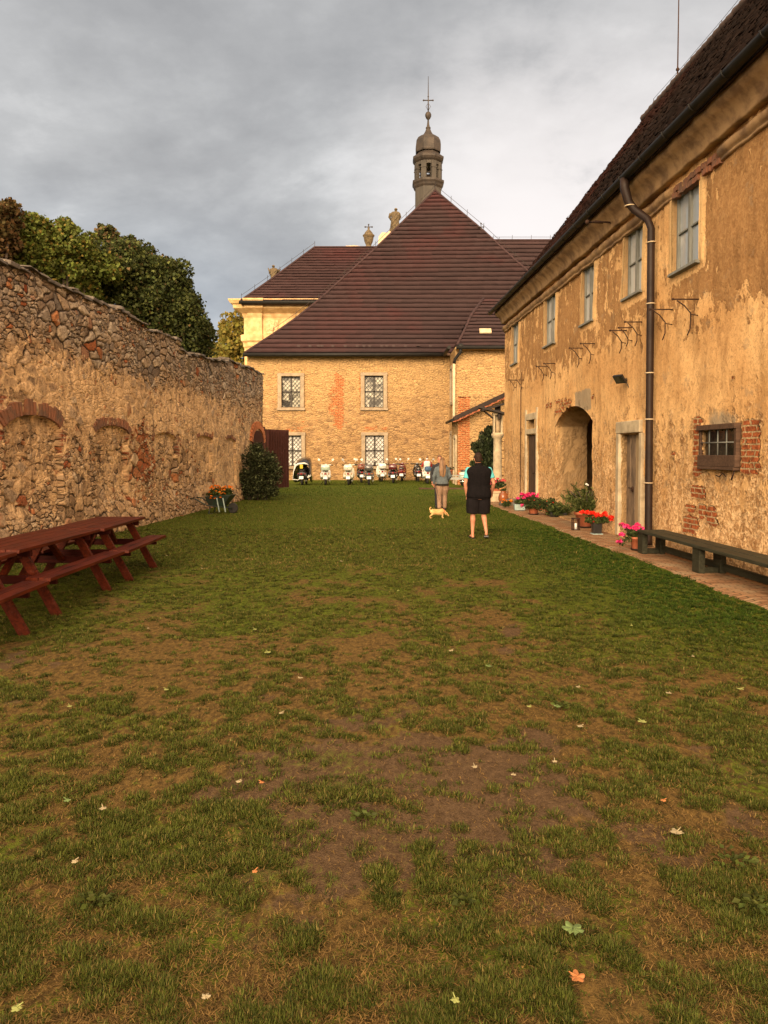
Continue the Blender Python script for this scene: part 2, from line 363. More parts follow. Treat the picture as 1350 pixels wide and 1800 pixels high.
def mk_house_plaster():
    m, nt, bs, out = newmat('old_plaster'); m.displacement_method = 'BOTH'
    uv = uv_co(nt)
    a_dk, a_pk, a_br, a_gy, a_fr = (attr(nt, k) for k in ('dark', 'rough', 'brick', 'grey', 'frame'))
    n1 = noise(nt, uv, .7, 6., .62); n2 = noise(nt, vscale(nt, uv, (1.3, .8, 1)), 3.2, 8., .68); n3 = noise(nt, uv, 11., 7., .65, dist=1.2); n4 = noise(nt, uv, 40., 4.)
    base = mixc(nt, sstep(nt, n1, .35, .65), (.62, .35, .145), (.82, .51, .235))
    base = mixc(nt, mth(nt, 'MULTIPLY', sstep(nt, n3, .45, .72), .6), base, (.33, .165, .06))
    # the older, darker coat with ragged edges
    dk = sstep(nt, mth(nt, 'ADD', a_dk, mth(nt, 'MULTIPLY', mth(nt, 'SUBTRACT', n2, .5), 1.7)), .47, .53)
    dkc = mixc(nt, sstep(nt, n3, .35, .7), (.32, .165, .065), (.47, .265, .11))
    col = mixc(nt, dk, base, dkc)
    # bare, crinkled render: paler with dark cracks
    rg = sstep(nt, mth(nt, 'ADD', a_pk, mth(nt, 'MULTIPLY', mth(nt, 'SUBTRACT', n2, .5), 1.5)), .42, .60)
    cr = mth(nt, 'ABSOLUTE', mth(nt, 'SUBTRACT', noise(nt, vscale(nt, uv, (1.5, 1, 1)), 4.2, 5., .62, dist=1.1), .5))
    crease = mth(nt, 'MULTIPLY', sstep(nt, cr, .022, .0), sstep(nt, noise(nt, uv, 1.7, 3.), .40, .58))
    rc = mixc(nt, sstep(nt, n3, .40, .60), (.90, .60, .32), (.52, .285, .12))
    rc = mixc(nt, mth(nt, 'MULTIPLY', crease, .75), rc, (.20, .10, .04))
    col = mixc(nt, rg, col, rc)
    col = mixc(nt, mth(nt, 'MULTIPLY', a_fr, .8), col, (.62, .41, .195))
    gm = sstep(nt, mth(nt, 'ADD', a_gy, mth(nt, 'MULTIPLY', mth(nt, 'SUBTRACT', n2, .5), .7)), .40, .56)
    col = mixc(nt, gm, col, mixc(nt, n3, (.46, .35, .225), (.30, .225, .15)))
    bt = bricks(nt, warp(nt, uv, 7., .03)); 
    bc = mixc(nt, bt.outputs[1], mixc(nt, sstep(nt, n3, .3, .7), (.50, .15, .05), (.27, .075, .035)), (.50, .36, .20))
    bm = sstep(nt, mth(nt, 'ADD', a_br, mth(nt, 'MULTIPLY', mth(nt, 'SUBTRACT', noise(nt, uv, 5.5, 5., .6), .5), 1.1)), .44, .52)
    col = mixc(nt, bm, col, bc)
    # fine pits, and dark specks painted in as shade cast by the crinkles
    col = mixc(nt, mth(nt, 'MULTIPLY', sstep(nt, n4, .58, .70), .7), col, (.16, .085, .04))
    sp = mth(nt, 'MULTIPLY', mth(nt, 'MULTIPLY', sstep(nt, noise(nt, vscale(nt, uv, (1, 1.3, 1)), 13., 5., .62, dist=1.), .58, .68), .55), mth(nt, 'ADD', .25, mth(nt, 'MULTIPLY', rg, .75)))
    col = mixc(nt, sp, col, (.23, .115, .045))
    col = mixc(nt, attr(nt, 'inner'), col, mixc(nt, n3, (.40, .255, .125), (.24, .15, .075)))  # reveals mixed to browner plaster, painting the shade inside the openings
    st = mth(nt, 'MULTIPLY', sstep(nt, noise(nt, vscale(nt, uv, (2.2, .5, 1)), 1.6, 6., .65), .46, .66), .60)
    col = mixc(nt, st, col, mixc(nt, 1., col, (.55, .52, .50), 'MULTIPLY'))
    gs = mth(nt, 'MULTIPLY', sstep(nt, noise(nt, vscale(nt, uv, (1, 1.2, 1), (5, 3, 0)), 1.9, 8., .72), .56, .66), .5)
    col = mixc(nt, gs, col, (.33, .235, .145))
    setin(nt, bs, 'Base Color', col); bs.inputs['Roughness'].default_value = .93; bs.inputs['Specular IOR Level'].default_value = .12
    h = mth(nt, 'ADD', mth(nt, 'MULTIPLY', n2, .02), mth(nt, 'MULTIPLY', n3, mth(nt, 'ADD', .012, mth(nt, 'MULTIPLY', rg, .050))))
    h = mth(nt, 'SUBTRACT', h, mth(nt, 'MULTIPLY', mth(nt, 'MULTIPLY', crease, rg), .016)); h = mth(nt, 'SUBTRACT', h, mth(nt, 'MULTIPLY', sp, .02))
    h = mth(nt, 'SUBTRACT', h, mth(nt, 'ADD', mth(nt, 'MULTIPLY', dk, -.015), mth(nt, 'MULTIPLY', bm, mth(nt, 'ADD', .034, mth(nt, 'MULTIPLY', bt.outputs[1], .014)))))
    h = mth(nt, 'ADD', h, mth(nt, 'MULTIPLY', n4, .004))
    dn = nd(nt, 'ShaderNodeDisplacement', {'Height': h, 'Midlevel': .02, 'Scale': 1.})
    nt.links.new(dn.outputs[0], out.inputs['Displacement']); return m

def mk_church_wall():
    m, nt, bs, out = newmat('church_rubble')
    uv = uv_co(nt); w = warp(nt, uv, 1.8, .35)
    v1 = vscale(nt, w, (3.4, 8.6, 1)); e = voro(nt, v1, 'DISTANCE_TO_EDGE'); c = voro(nt, v1, 'F1', out='Color')
    r1, r2, r3 = nd(nt, 'ShaderNodeSeparateColor', {0: c}).outputs
    f1 = noise(nt, uv, 9., 7., .65); n2 = noise(nt, uv, 2.2, 7., .65); hi = attr(nt, 'pale')
    lo = ramp(nt, r1, [(0, (.17, .095, .048)), (.4, (.36, .215, .10)), (.7, (.47, .295, .14)), (1, (.25, .15, .08))])
    up = ramp(nt, r1, [(0, (.42, .265, .118)), (.5, (.56, .36, .162)), (1, (.45, .285, .126))])
    col = mixc(nt, hi, lo, up)
    col = mixc(nt, mth(nt, 'MULTIPLY', sstep(nt, f1, .42, .62), .75), col, (.24, .15, .08))
    pl = sstep(nt, n2, .42, .58)
    col = mixc(nt, mth(nt, 'MULTIPLY', sstep(nt, e, .06, .0), mth(nt, 'SUBTRACT', .6, mth(nt, 'MULTIPLY', pl, .5))), col, (.26, .175, .095))
    col = mixc(nt, mth(nt, 'MULTIPLY', pl, .6), col, mixc(nt, f1, (.52, .33, .15), (.33, .195, .087)))
    bt = bricks(nt, warp(nt, uv, 4., .06), .30, .10, .016)
    bc = mixc(nt, bt.outputs[1], mixc(nt, sstep(nt, f1, .4, .6), (.44, .115, .035), (.26, .065, .025)), (.42, .25, .115))
    bm = sstep(nt, mth(nt, 'ADD', attr(nt, 'brick'), mth(nt, 'MULTIPLY', mth(nt, 'SUBTRACT', noise(nt, vscale(nt, uv, (1, 2.2, 1)), 2.4, 6., .65), .5), 1.5)), .46, .60)
    col = mixc(nt, mth(nt, 'MULTIPLY', bm, .9), col, bc)
    setin(nt, bs, 'Base Color', col); bs.inputs['Roughness'].default_value = .92; bs.inputs['Specular IOR Level'].default_value = .12
    h = mth(nt, 'ADD', mth(nt, 'MULTIPLY', sstep(nt, e, .0, .2), mth(nt, 'ADD', .3, r2)), mth(nt, 'MULTIPLY', f1, .9))
    bump(nt, bs, h, .9, .045); return m

def mk_church_roof():
    m, nt, bs, out = newmat('shingle_roof'); co = obj_co(nt); rnd = attr(nt, 'rnd')
    n = noise(nt, co, .32, 4., .6); n2 = noise(nt, vscale(nt, co, (3., 3., .6)), 2.4, 6., .65); n3 = noise(nt, vscale(nt, co, (1.4, 1.4, 9)), 1.6, 5.)
    col = mixc(nt, rnd, (.028, .0158, .0168), (.044, .0245, .0258))
    col = mixc(nt, mth(nt, 'MULTIPLY', sstep(nt, n, .55, .75), .45), col, (.070, .018, .019))
    col = mixc(nt, mth(nt, 'MULTIPLY', attr(nt, 'red'), .6), col, (.095, .020, .021))
    col = mixc(nt, mth(nt, 'MULTIPLY', sstep(nt, n2, .46, .70), .5), col, (.026, .017, .0185))
    col = mixc(nt, mth(nt, 'MULTIPLY', sstep(nt, n3, .55, .75), .35), col, (.065, .040, .041))
    setin(nt, bs, 'Base Color', col); bs.inputs['Roughness'].default_value = .8; bs.inputs['Specular IOR Level'].default_value = .18
    bump(nt, bs, mth(nt, 'ADD', n2, n3), .35, .02); return m
def mk_old_tiles():
    m, nt, bs, out = newmat('weathered_tiles'); co = obj_co(nt); rnd = attr(nt, 'rnd')
    n = noise(nt, co, .9, 6., .65); n2 = noise(nt, co, 7., 6., .65)
    col = mixc(nt, rnd, (.026, .016, .013), (.075, .044, .034))
    col = mixc(nt, mth(nt, 'MULTIPLY', attr(nt, 'red'), .85), col, mixc(nt, rnd, (.085, .026, .019), (.16, .048, .032)))
    col = mixc(nt, mth(nt, 'MULTIPLY', sstep(nt, n, .45, .65), .6), col, (.022, .0155, .013))
    col = mixc(nt, mth(nt, 'MULTIPLY', sstep(nt, n2, .55, .72), .4), col, (.13, .095, .075))
    setin(nt, bs, 'Base Color', col); bs.inputs['Roughness'].default_value = .85; bs.inputs['Specular IOR Level'].default_value = .2
    bump(nt, bs, n2, .5, .015); return m

def mk_ground():
    m, nt, bs, out = newmat('lawn_soil'); co = obj_co(nt)
    g, s = attr(nt, 'green'), attr(nt, 'soil')
    n1 = noise(nt, co, 3.2, 8., .72); n2 = noise(nt, vscale(nt, co, (1, .55, 1)), 28., 7., .75); n3 = noise(nt, co, 110., 3., .6); n4 = noise(nt, co, .9, 5., .6)
    dry = mixc(nt, sstep(nt, n2, .32, .68), (.060, .039, .016), (.190, .118, .038))
    soil = mixc(nt, sstep(nt, mth(nt, 'ADD', mth(nt, 'MULTIPLY', n2, .6), mth(nt, 'MULTIPLY', n3, .4)), .35, .65), (.066, .041, .023), (.142, .090, .050))
    grn = mixc(nt, sstep(nt, n2, .34, .66), (.028, .038, .005), (.120, .145, .018))
    gm = sstep(nt, mth(nt, 'ADD', g, mth(nt, 'MULTIPLY', mth(nt, 'SUBTRACT', mth(nt, 'ADD', mth(nt, 'MULTIPLY', n1, .4), mth(nt, 'MULTIPLY', n2, .6)), .5), 2.3)), .36, .64)
    col = mixc(nt, gm, dry, grn)
    sm = sstep(nt, mth(nt, 'ADD', s, mth(nt, 'MULTIPLY', mth(nt, 'SUBTRACT', n1, .5), 1.1)), .48, .60)
    col = mixc(nt, mth(nt, 'MULTIPLY', sm, mth(nt, 'SUBTRACT', 1., mth(nt, 'MULTIPLY', gm, .5))), col, soil)
    setin(nt, bs, 'Base Color', col); bs.inputs['Roughness'].default_value = .95; bs.inputs['Specular IOR Level'].default_value = .05
    bump(nt, bs, mth(nt, 'ADD', mth(nt, 'MULTIPLY', n2, .8), mth(nt, 'MULTIPLY', n3, .35)), .9, .03); return m
def mk_path():
    m, nt, bs, out = newmat('brick_paving'); uv = uv_co(nt)
    bt = bricks(nt, warp(nt, uv, 3., .03), .27, .075, .008); n = noise(nt, uv, 2.5, 7., .65); n2 = noise(nt, uv, 22., 5.)
    col = mixc(nt, sstep(nt, nd(nt, 'ShaderNodeSeparateColor', {0: bt.outputs[0]}).outputs[0], .2, .8), (.24, .115, .055), (.36, .19, .095))
    col = mixc(nt, sstep(nt, n, .42, .66), col, (.36, .25, .145)); col = mixc(nt, mth(nt, 'MULTIPLY', sstep(nt, n2, .5, .7), .5), col, (.15, .085, .045))
    col = mixc(nt, bt.outputs[1], col, (.085, .058, .030))
    setin(nt, bs, 'Base Color', col); bs.inputs['Roughness'].default_value = .85; bs.inputs['Specular IOR Level'].default_value = .2
    bump(nt, bs, mth(nt, 'SUBTRACT', n2, mth(nt, 'MULTIPLY', bt.outputs[1], 1.2)), .7, .012); return m
def mk_pane(name, lo, hi, scale=1.6, rough=.06):
    m, nt, bs, out = newmat(name); n = noise(nt, obj_co(nt), scale, 5., .6, dist=.8)
    setin(nt, bs, 'Base Color', mixc(nt, sstep(nt, n, .42, .6), lo, hi)); bs.inputs['Roughness'].default_value = rough
    bs.inputs['Specular IOR Level'].default_value = .8; bump(nt, bs, noise(nt, obj_co(nt), 2.5, 2.), .08, .02); return m

M = {}
M['yardwall'] = mk_yardwall(); M['house'] = mk_house_plaster(); M['church'] = mk_church_wall(); M['croof'] = mk_church_roof(); M['htile'] = mk_old_tiles()
M['ground'] = mk_ground(); M['path'] = mk_path(); M['leaf'] = mk_leaf('leaf'); M['grass'] = mk_leaf('grass_blade', .2, .6); M['petal'] = mk_leaf('petal', .3, .7)
M['stone'] = mk('dressed_stone', (.44, .33, .20), .9, (.27, .20, .125), 5., .6)
M['palestone'] = mk('pale_stone', (.52, .42, .28), .9, (.33, .26, .17), 4., .6)
M['greystone'] = mk('window_surround_stone', (.36, .275, .185), .9, (.25, .19, .13), 4., .5)
M['capstone'] = mk('weathered_coping', (.13, .105, .085), .95, (.06, .047, .038), 6., .9)
M['cornice'] = mk('cornice_plaster', (.40, .245, .115), .9, (.17, .095, .045), 3.2, .9)
M['navewall'] = mk('ochre_plaster', (.66, .46, .23), .85, (.48, .30, .13), 2.2, .4)
M['statue'] = mk('sandstone', (.135, .097, .05), .9, (.06, .043, .024), 5., .8)
M['copper'] = mk('brown_copper', (.050, .037, .029), .6, (.028, .022, .019), 1.8, .2, spec=.3)
M['turret'] = mk('turret_cladding', (.056, .046, .036), .75, (.036, .030, .025), 2., .3, stretch=(1,1,.3))
M['darkmetal'] = mk('dark_metal', (.030, .022, .019), .45, (.05, .034, .026), 8., .1, metal=.4)
M['pipe'] = mk('painted_pipe', (.026, .0135, .009), .55, (.017, .009, .007), 3., .1, spec=.25)
M['gutter'] = mk('gutter_metal', (.009, .008, .007), .55, (.017, .015, .013), 4., .1, spec=.22)
M['zinc'] = mk('pale_pipe', (.55, .43, .28), .5, (.40, .30, .19), 4., .1)
M['iron'] = mk('rusty_iron', (.026, .014, .010), .85, (.055, .026, .016), 20., .4, spec=.2)
M['black'] = mk('black_plastic', (.012, .011, .011), .4, (.02, .018, .017), 9.)
M['chrome'] = mk('chrome', (.55, .54, .52), .22, (.40, .39, .37), 9., metal=1.)
M['rubber'] = mk('rubber', (.014, .013, .013), .8, (.024, .021, .02), 14., .3)
M['redwood'] = mk_wood('red_stained_wood', (.092, .015, .005), (.022, .0042, .0024), 1, rough=.5, bmp=.6)
M['redwood_x'] = mk_wood('red_stained_beam', (.045, .006, .004), (.018, .003, .0025), 0, rough=.6)
M['bench'] = mk_wood('green_painted_wood', (.046, .045, .029), (.021, .020, .0135), 1, rough=.55, bmp=.8)
M['door'] = mk_wood('brown_door_planks', (.085, .052, .034), (.040, .025, .017), 2)
M['paledoor'] = mk_wood('bleached_door_planks', (.40, .285, .165), (.22, .145, .085), 2, rough=.8, bmp=.9)
M['gate'] = mk_wood('dark_red_gate_planks', (.068, .024, .019), (.038, .014, .012), 2, rough=.7)
M['frame'] = mk_wood('grey_window_paint', (.215, .215, .195), (.12, .12, .11), 2, rough=.7)
M['oldframe'] = mk_wood('old_dark_wood', (.115, .068, .045), (.052, .031, .022), 0, rough=.8, bmp=.9)
M['cwinframe'] = mk('black_window_iron', (.022, .017, .014), .6, (.035, .027, .02), 6.)
M['pane'] = mk_pane('pale_grey_glass', (.30, .33, .36), (.46, .47, .47), .9)  # pale blue-grey set as the glass base colour
M['darkpane'] = mk_pane('dark_glass', (.020, .016, .012), (.05, .04, .03), 3.)
M['cpane'] = mk_pane('leaded_glass', (.022, .018, .012), (.50, .47, .38), 1.5, .15)  # pale patches paint reflections into the dark glass colour
M['curtain'] = mk_pane('curtained_glass', (.50, .48, .45), (.68, .66, .62), 1.2, .2)
M['terracotta'] = mk('terracotta', (.42, .125, .055), .75, (.30, .085, .04), 6., .2)
M['glaze'] = mk('brown_glaze', (.27, .085, .03), .25, (.16, .05, .02), 5.)
M['soil'] = mk('pot_soil', (.045, .028, .018), .95, (.025, .016, .011), 20., .8)
M['barrow'] = mk('dark_green_paint', (.012, .030, .022), .5, (.020, .022, .018), 7.)
M['paleblue'] = mk('pale_blue_paint', (.33, .43, .42), .6, (.24, .31, .30), 8.)
M['skin'] = mk('skin', (.52, .235, .145), .55, (.44, .185, .11), 9., spec=.35)
M['hairdark'] = mk('dark_hair', (.020, .011, .008), .7, (.034, .019, .013), 60., .6, stretch=(1,1,.1), spec=.15)
M['hairblond'] = mk('blond_hair', (.27, .145, .066), .6, (.085, .042, .02), 16., .7, stretch=(1,1,.08))
M['hairbrown'] = mk('brown_hair', (.16, .075, .04), .5, (.09, .04, .02), 40., .6, stretch=(1,1,.1))
M['vest'] = mk('black_fleece', (.006, .005, .0055), .95, (.010, .008, .009), 30., .5, spec=.1)
M['turq'] = mk('turquoise_cotton', (.10, .47, .52), .85, (.08, .40, .45), 12., .3)
M['shorts'] = mk('dark_shorts_cloth', (.011, .008, .0095), .9, (.007, .0055, .006), 12., .4, spec=.15)
M['sweater'] = mk('blue_grey_knit', (.115, .135, .145), .95, (.085, .10, .11), 20., .6, spec=.15)
M['khaki'] = mk('khaki_cotton', (.33, .205, .135), .9, (.25, .15, .095), 5., .5)
M['navy'] = mk('dark_navy_cloth', (.016, .016, .021), .9, (.022, .021, .026), 10., .3)
M['redcloth'] = mk('red_cloth', (.42, .025, .022), .8, (.30, .018, .018), 8., .3)
M['whitecloth'] = mk('white_cloth', (.68, .66, .62), .8, (.55, .53, .49), 8., .3)
M['bluecloth'] = mk('blue_canvas', (.045, .10, .19), .8, (.03, .07, .14), 8., .3)
M['fur'] = mk('cream_fur', (.58, .30, .10), .9, (.70, .45, .20), 7., .9, bscale=60.)
M['eye'] = mk('eye', (.02, .014, .01), .2)
M['white'] = mk('white_paint', (.74, .73, .69), .3, (.66, .65, .61), 5., coat=.5)
M['mint'] = mk('mint_paint', (.50, .62, .53), .3, (.43, .55, .46), 5., coat=.5)
M['cream'] = mk('cream_paint', (.70, .66, .55), .3, (.62, .58, .48), 5., coat=.5)
M['blackpaint'] = mk('black_paint', (.016, .014, .015), .25, (.025, .02, .02), 5., coat=.5)
M['greypaint'] = mk('grey_paint', (.085, .078, .075), .3, (.065, .06, .058), 5., coat=.5)
M['maroon'] = mk('dark_red_paint', (.115, .014, .016), .28, (.075, .010, .012), 5., coat=.5)
M['brownleather'] = mk('brown_leather', (.22, .065, .035), .5, (.15, .045, .025), 10., .3)
M['redlens'] = mk('red_lens', (.28, .012, .014), .2, (.20, .008, .01), 5.)
M['plate'] = mk('number_plate', (.76, .76, .75), .4, (.70, .70, .69), 5.)
M['yellow'] = mk('yellow_plastic', (.75, .55, .03), .5)
M['greybench'] = mk_wood('grey_bench_wood', (.34, .34, .31), (.22, .22, .20), 0)
M['trunk'] = mk('bark', (.085, .062, .045), .95, (.045, .033, .025), 6., .9, stretch=(1,1,.3))
M['trellis'] = mk_wood('trellis_wood', (.26, .13, .07), (.16, .08, .045), 2)
# ------------------------------------------------------------ lawn
def green_mask(x, y):
    f = fbm(x*.55, y*.40, 5, 5); f2 = fbm(x*1.9, y*1.5, 9, 4)
    f3 = fbm(x*4.5, y*3.6, 13, 3)
    g = .62+(f-.5)*.75+.20*sst(y, 5, 8)+(f2-.5)*.8+(f3-.5)*.9
    wall = RA+RM*y
    g = g+.42*sst(x, wall-4.8+.10*y, wall-1.6)*sst(y, 5.2, 8.)           # lush strip in front of the house
    g = g+.34*sst(y, 8.5, 15.)-.14*sst(y, 26, 34)*sst(x, -3, 0)
    g = g-.34*np.exp(-((x+2.35)/.75)**2-((y-8.0)/2.2)**2)-.30*np.exp(-((x+2.1)/.9)**2-((y-6.2)/1.0)**2)
    g = g-.26*np.exp(-((x-.1)/1.3)**2-((y-6.4)/2.6)**2)+.10*sst(y, 3.3, 2.5)
    g = g-.25*np.exp(-((x-1.2)/1.0)**2-((y-24.)/2.5)**2)
    g = g-.22*np.exp(-((x+.9)/1.6)**2-((y-14.5)/5)**2)
    return g
def soil_mask(x, y):
    f = fbm(x*1.5+4, y*1.25, 21, 5)
    s = .20+(f-.5)*1.1+(fbm(x*4.2, y*3.4, 23, 3)-.5)*.55
    s = s+.38*np.exp(-((x+.15)/1.0)**2-((y-3.9)/1.0)**2)+.18*np.exp(-((x-.6)/1.1)**2-((y-5.4)/1.6)**2)
    s = s+.22*np.exp(-((x-1.3)/.5)**2-((y-4.3)/.5)**2)
    return s-.5*sst(y, 8, 13)-.25*sst(y, 2.9, 2.3)
def zground(x, y): return (fbm(x*.8, y*.8, 31, 3)-.5)*.03*sst(y, 30, 20)+(fbm(x*5, y*5, 33, 3)-.5)*.022*sst(y, 14, 8)
def build_ground():
    xs = np.concatenate([[-400, -120, -50, -25, -14], np.arange(-9, 6.6, .11), [9, 14, 25, 50, 120, 400]])
    ys = np.concatenate([[-60, -15, -4, 0], np.arange(1.2, 16, .09), np.arange(16, 50, .25), [60, 90, 150, 300, 800]])
    X, Y = np.meshgrid(xs, ys); x, y = X.ravel(), Y.ravel()
    inner = (x > -9) & (x < 6.5) & (y > 1) & (y < 48)
    z = np.where(inner, zground(x, y), -.02)
    nx, ny = len(xs), len(ys); i = np.arange(nx*ny).reshape(ny, nx)
    F = np.stack([i[:-1, :-1], i[:-1, 1:], i[1:, 1:], i[1:, :-1]], -1).reshape(-1, 4)
    me = np_mesh('lawn', np.stack([x, y, z], 1), F, attrs={'green': green_mask(x, y)-.22*sst(y, 9, 5), 'soil': soil_mask(x, y)+.10*sst(y, 8, 4.5)}, smooth=True)
    setting(put('lawn', me, M['ground']))
def build_grass():
    rng = np.random.default_rng(5)
    def sample(n, y0, y1, p):
        u = rng.random(n); y = (y0**(1-p)+u*(y1**(1-p)-y0**(1-p)))**(1/(1-p))
        return (rng.random(n)-.5)*2*(y*.545+.6), y
    def inside(x, y): return (x > LA+LM*y+.1) & (x < RA+RM*y-.88+.05*np.sin(y*5))
    def lush_(x, y): return sst(x, RA+RM*y-4.6+.10*y, RA+RM*y-1.6)*sst(y, 5.2, 8.)
    Vs, Fs, Cs = [], [], []; nb = 0
    def blades(x, y, dx, dy, L, wd, lean, col, curl=.5, lift=-.003):
        nonlocal nb
        n = len(x); z = zground(x, y); px, py = -dy*wd, dx*wd
        base = np.stack([x, y, z+lift], 1); side = np.stack([px, py, 0*px], 1); l1 = lean*curl
        h1 = np.stack([dx*np.sin(l1)*L*.55, dy*np.sin(l1)*L*.55, np.cos(l1)*L*.55], 1)
        h2 = h1+np.stack([dx*np.sin(lean)*L*.5, dy*np.sin(lean)*L*.5, np.cos(lean)*L*.5], 1)
        Vs.append(np.stack([base-side, base+side, base+h1+side*.75, base+h1-side*.75, base+h2], 1).reshape(-1, 3))
        i = nb+np.arange(n)*5; nb += n*5
        Fs.append(np.concatenate([np.stack([i, i+1, i+2], 1), np.stack([i, i+2, i+3], 1), np.stack([i+3, i+2, i+4], 1)])); Cs.append(np.repeat(col, 5, 0))
    def green(n, tuft):
        t = np.clip(.30*rng.random((n, 1))+.70*tuft, 0, 1)*(.55+.45*rng.random((n, 1)))
        c = np.array([.014, .021, .0035])*(1-t)+np.array([.138, .158, .025])*t
        k = rng.random((n, 1)); return np.where(k < .14, np.array([.19, .145, .045])*(.5+.6*rng.random((n, 1))), c)
    # tufts: short blades fanning out of one root
    x, y = sample(108000, 1.7, 17, 1.6); ok = inside(x, y); x, y = x[ok], y[ok]
    nr = .5*sst(y, 8, 5); gg = green_mask(x, y)*(1-nr)+.53*nr+(fbm(x*11, y*10, 41, 2)-.5)*2.2+(fbm(x*3.6, y*3.2, 45, 2)-.5)*.9; bare = soil_mask(x, y)+(fbm(x*3.2, y*3.2, 47, 4)-.5)*.9
    keep = rng.random(len(x)) < np.clip(.06+2.2*(gg-.40), .045, .97)*np.where(bare > .56, .20, 1); x, y, gg = x[keep], y[keep], gg[keep]; nt_ = len(x)
    size = (.35+.65*rng.random(nt_))*(.55+.6*np.clip(gg, 0, 1)); per = (10+26*size).astype(int); k = np.repeat(np.arange(nt_), per); n = len(k); lush = lush_(x, y)
    a = rng.random(n)*2*PI; rr = rng.random(n)**.6; rad = (.006+.034*size[k])*rr; dx, dy = np.cos(a), np.sin(a); X = x[k]+rad*dx; Y = y[k]+rad*dy
    a2 = a+rng.normal(size=n)*.8; L = (.008+.023*size[k])*(.45+.75*rng.random(n))*(1+.010*y[k]); lean = np.clip(.35+1.05*rr+.40*rng.normal(size=n), .05, 1.62)
    col = green(n, rng.random((nt_, 1))[k])*(1-np.array([.50, .20, .50])*lush[k][:, None])
    blades(X, Y, np.cos(a2), np.sin(a2), L, (.0008+.0009*rng.random(n))*(1+.22*Y), lean, col)
    # straw: dead blades lying on the soil
    x, y = sample(280000, 1.7, 16, 1.75); ok = inside(x, y); x, y = x[ok], y[ok]
    bare = soil_mask(x, y)+(fbm(x*3.2, y*3.2, 47, 4)-.5)*.9; dn = fbm(x*2.6, y*2.4, 53, 4)
    keep = rng.random(len(x)) < np.where(bare > .56, .16, np.clip((dn-.30)*2.6, .15, 1)); x, y = x[keep], y[keep]; n = len(x); a = rng.random(n)*2*PI; t = rng.random((n, 1))**1.3
    blades(x, y, np.cos(a), np.sin(a), (.007+.023*rng.random(n))*(1+.012*y), (.0005+.0006*rng.random(n))*(1+.24*y), 1.22+.42*rng.random(n), np.array([.050, .031, .012])*(1-t)+np.array([.28, .168, .055])*t, .86, .006)
    # farther lawn: single coarser blades
    x, y = sample(190000, 11, 46, 1.6); ok = inside(x, y); x, y = x[ok], y[ok]; n = len(x); gg = green_mask(x, y)+(fbm(x*4, y*4, 41, 3)-.5)*1.6
    isg = rng.random(n) < sst(gg, .30, .62)*.92+.03; a = rng.random(n)*2*PI; t = rng.random((n, 1)); lush = lush_(x, y)
    dc = np.array([.09, .06, .024])*(1-t)+np.array([.30, .20, .07])*t; gc = green(n, rng.random((n, 1)))*(1-np.array([.50, .20, .50])*lush[:, None])
    blades(x, y, np.cos(a), np.sin(a), (.016+.026*rng.random(n))*(1+.012*y), (.0008+.0008*rng.random(n))*(1+.22*y), .5+1.1*rng.random(n), np.where(isg[:, None], gc, dc))
    me = np_mesh('grass', np.concatenate(Vs), np.concatenate(Fs), cols=np.concatenate(Cs))
    o = put('grass', me, M['grass']); o['kind'] = 'stuff'
build_ground(); build_grass()

def build_path():
    s = np.arange(4, 27.6, .12); d = np.linspace(-.02, .90, 9)
    S, D = np.meshgrid(s, d); S, D = S.ravel(), D.ravel()
    De = D+(D > .89)*(.05*np.sin(S*5)+.05*(fbm(S*2, S*0, 3)-.5)*2)
    z = .028+(fbm(S*1.5, D*3, 61, 3)-.5)*.02-.03*(D > .89)
    X, Y, Z = RW(S, z, De); i = np.arange(len(s)*len(d)).reshape(len(d), len(s))
    F = np.stack([i[:-1, :-1], i[:-1, 1:], i[1:, 1:], i[1:, :-1]], -1).reshape(-1, 4)[:, ::-1]
    setting(put('brick_path', np_mesh('brick_path', np.stack([X, Y, Z+0*X], 1), F, uv=np.stack([De, S], 1), smooth=True), M['path']))
build_path()

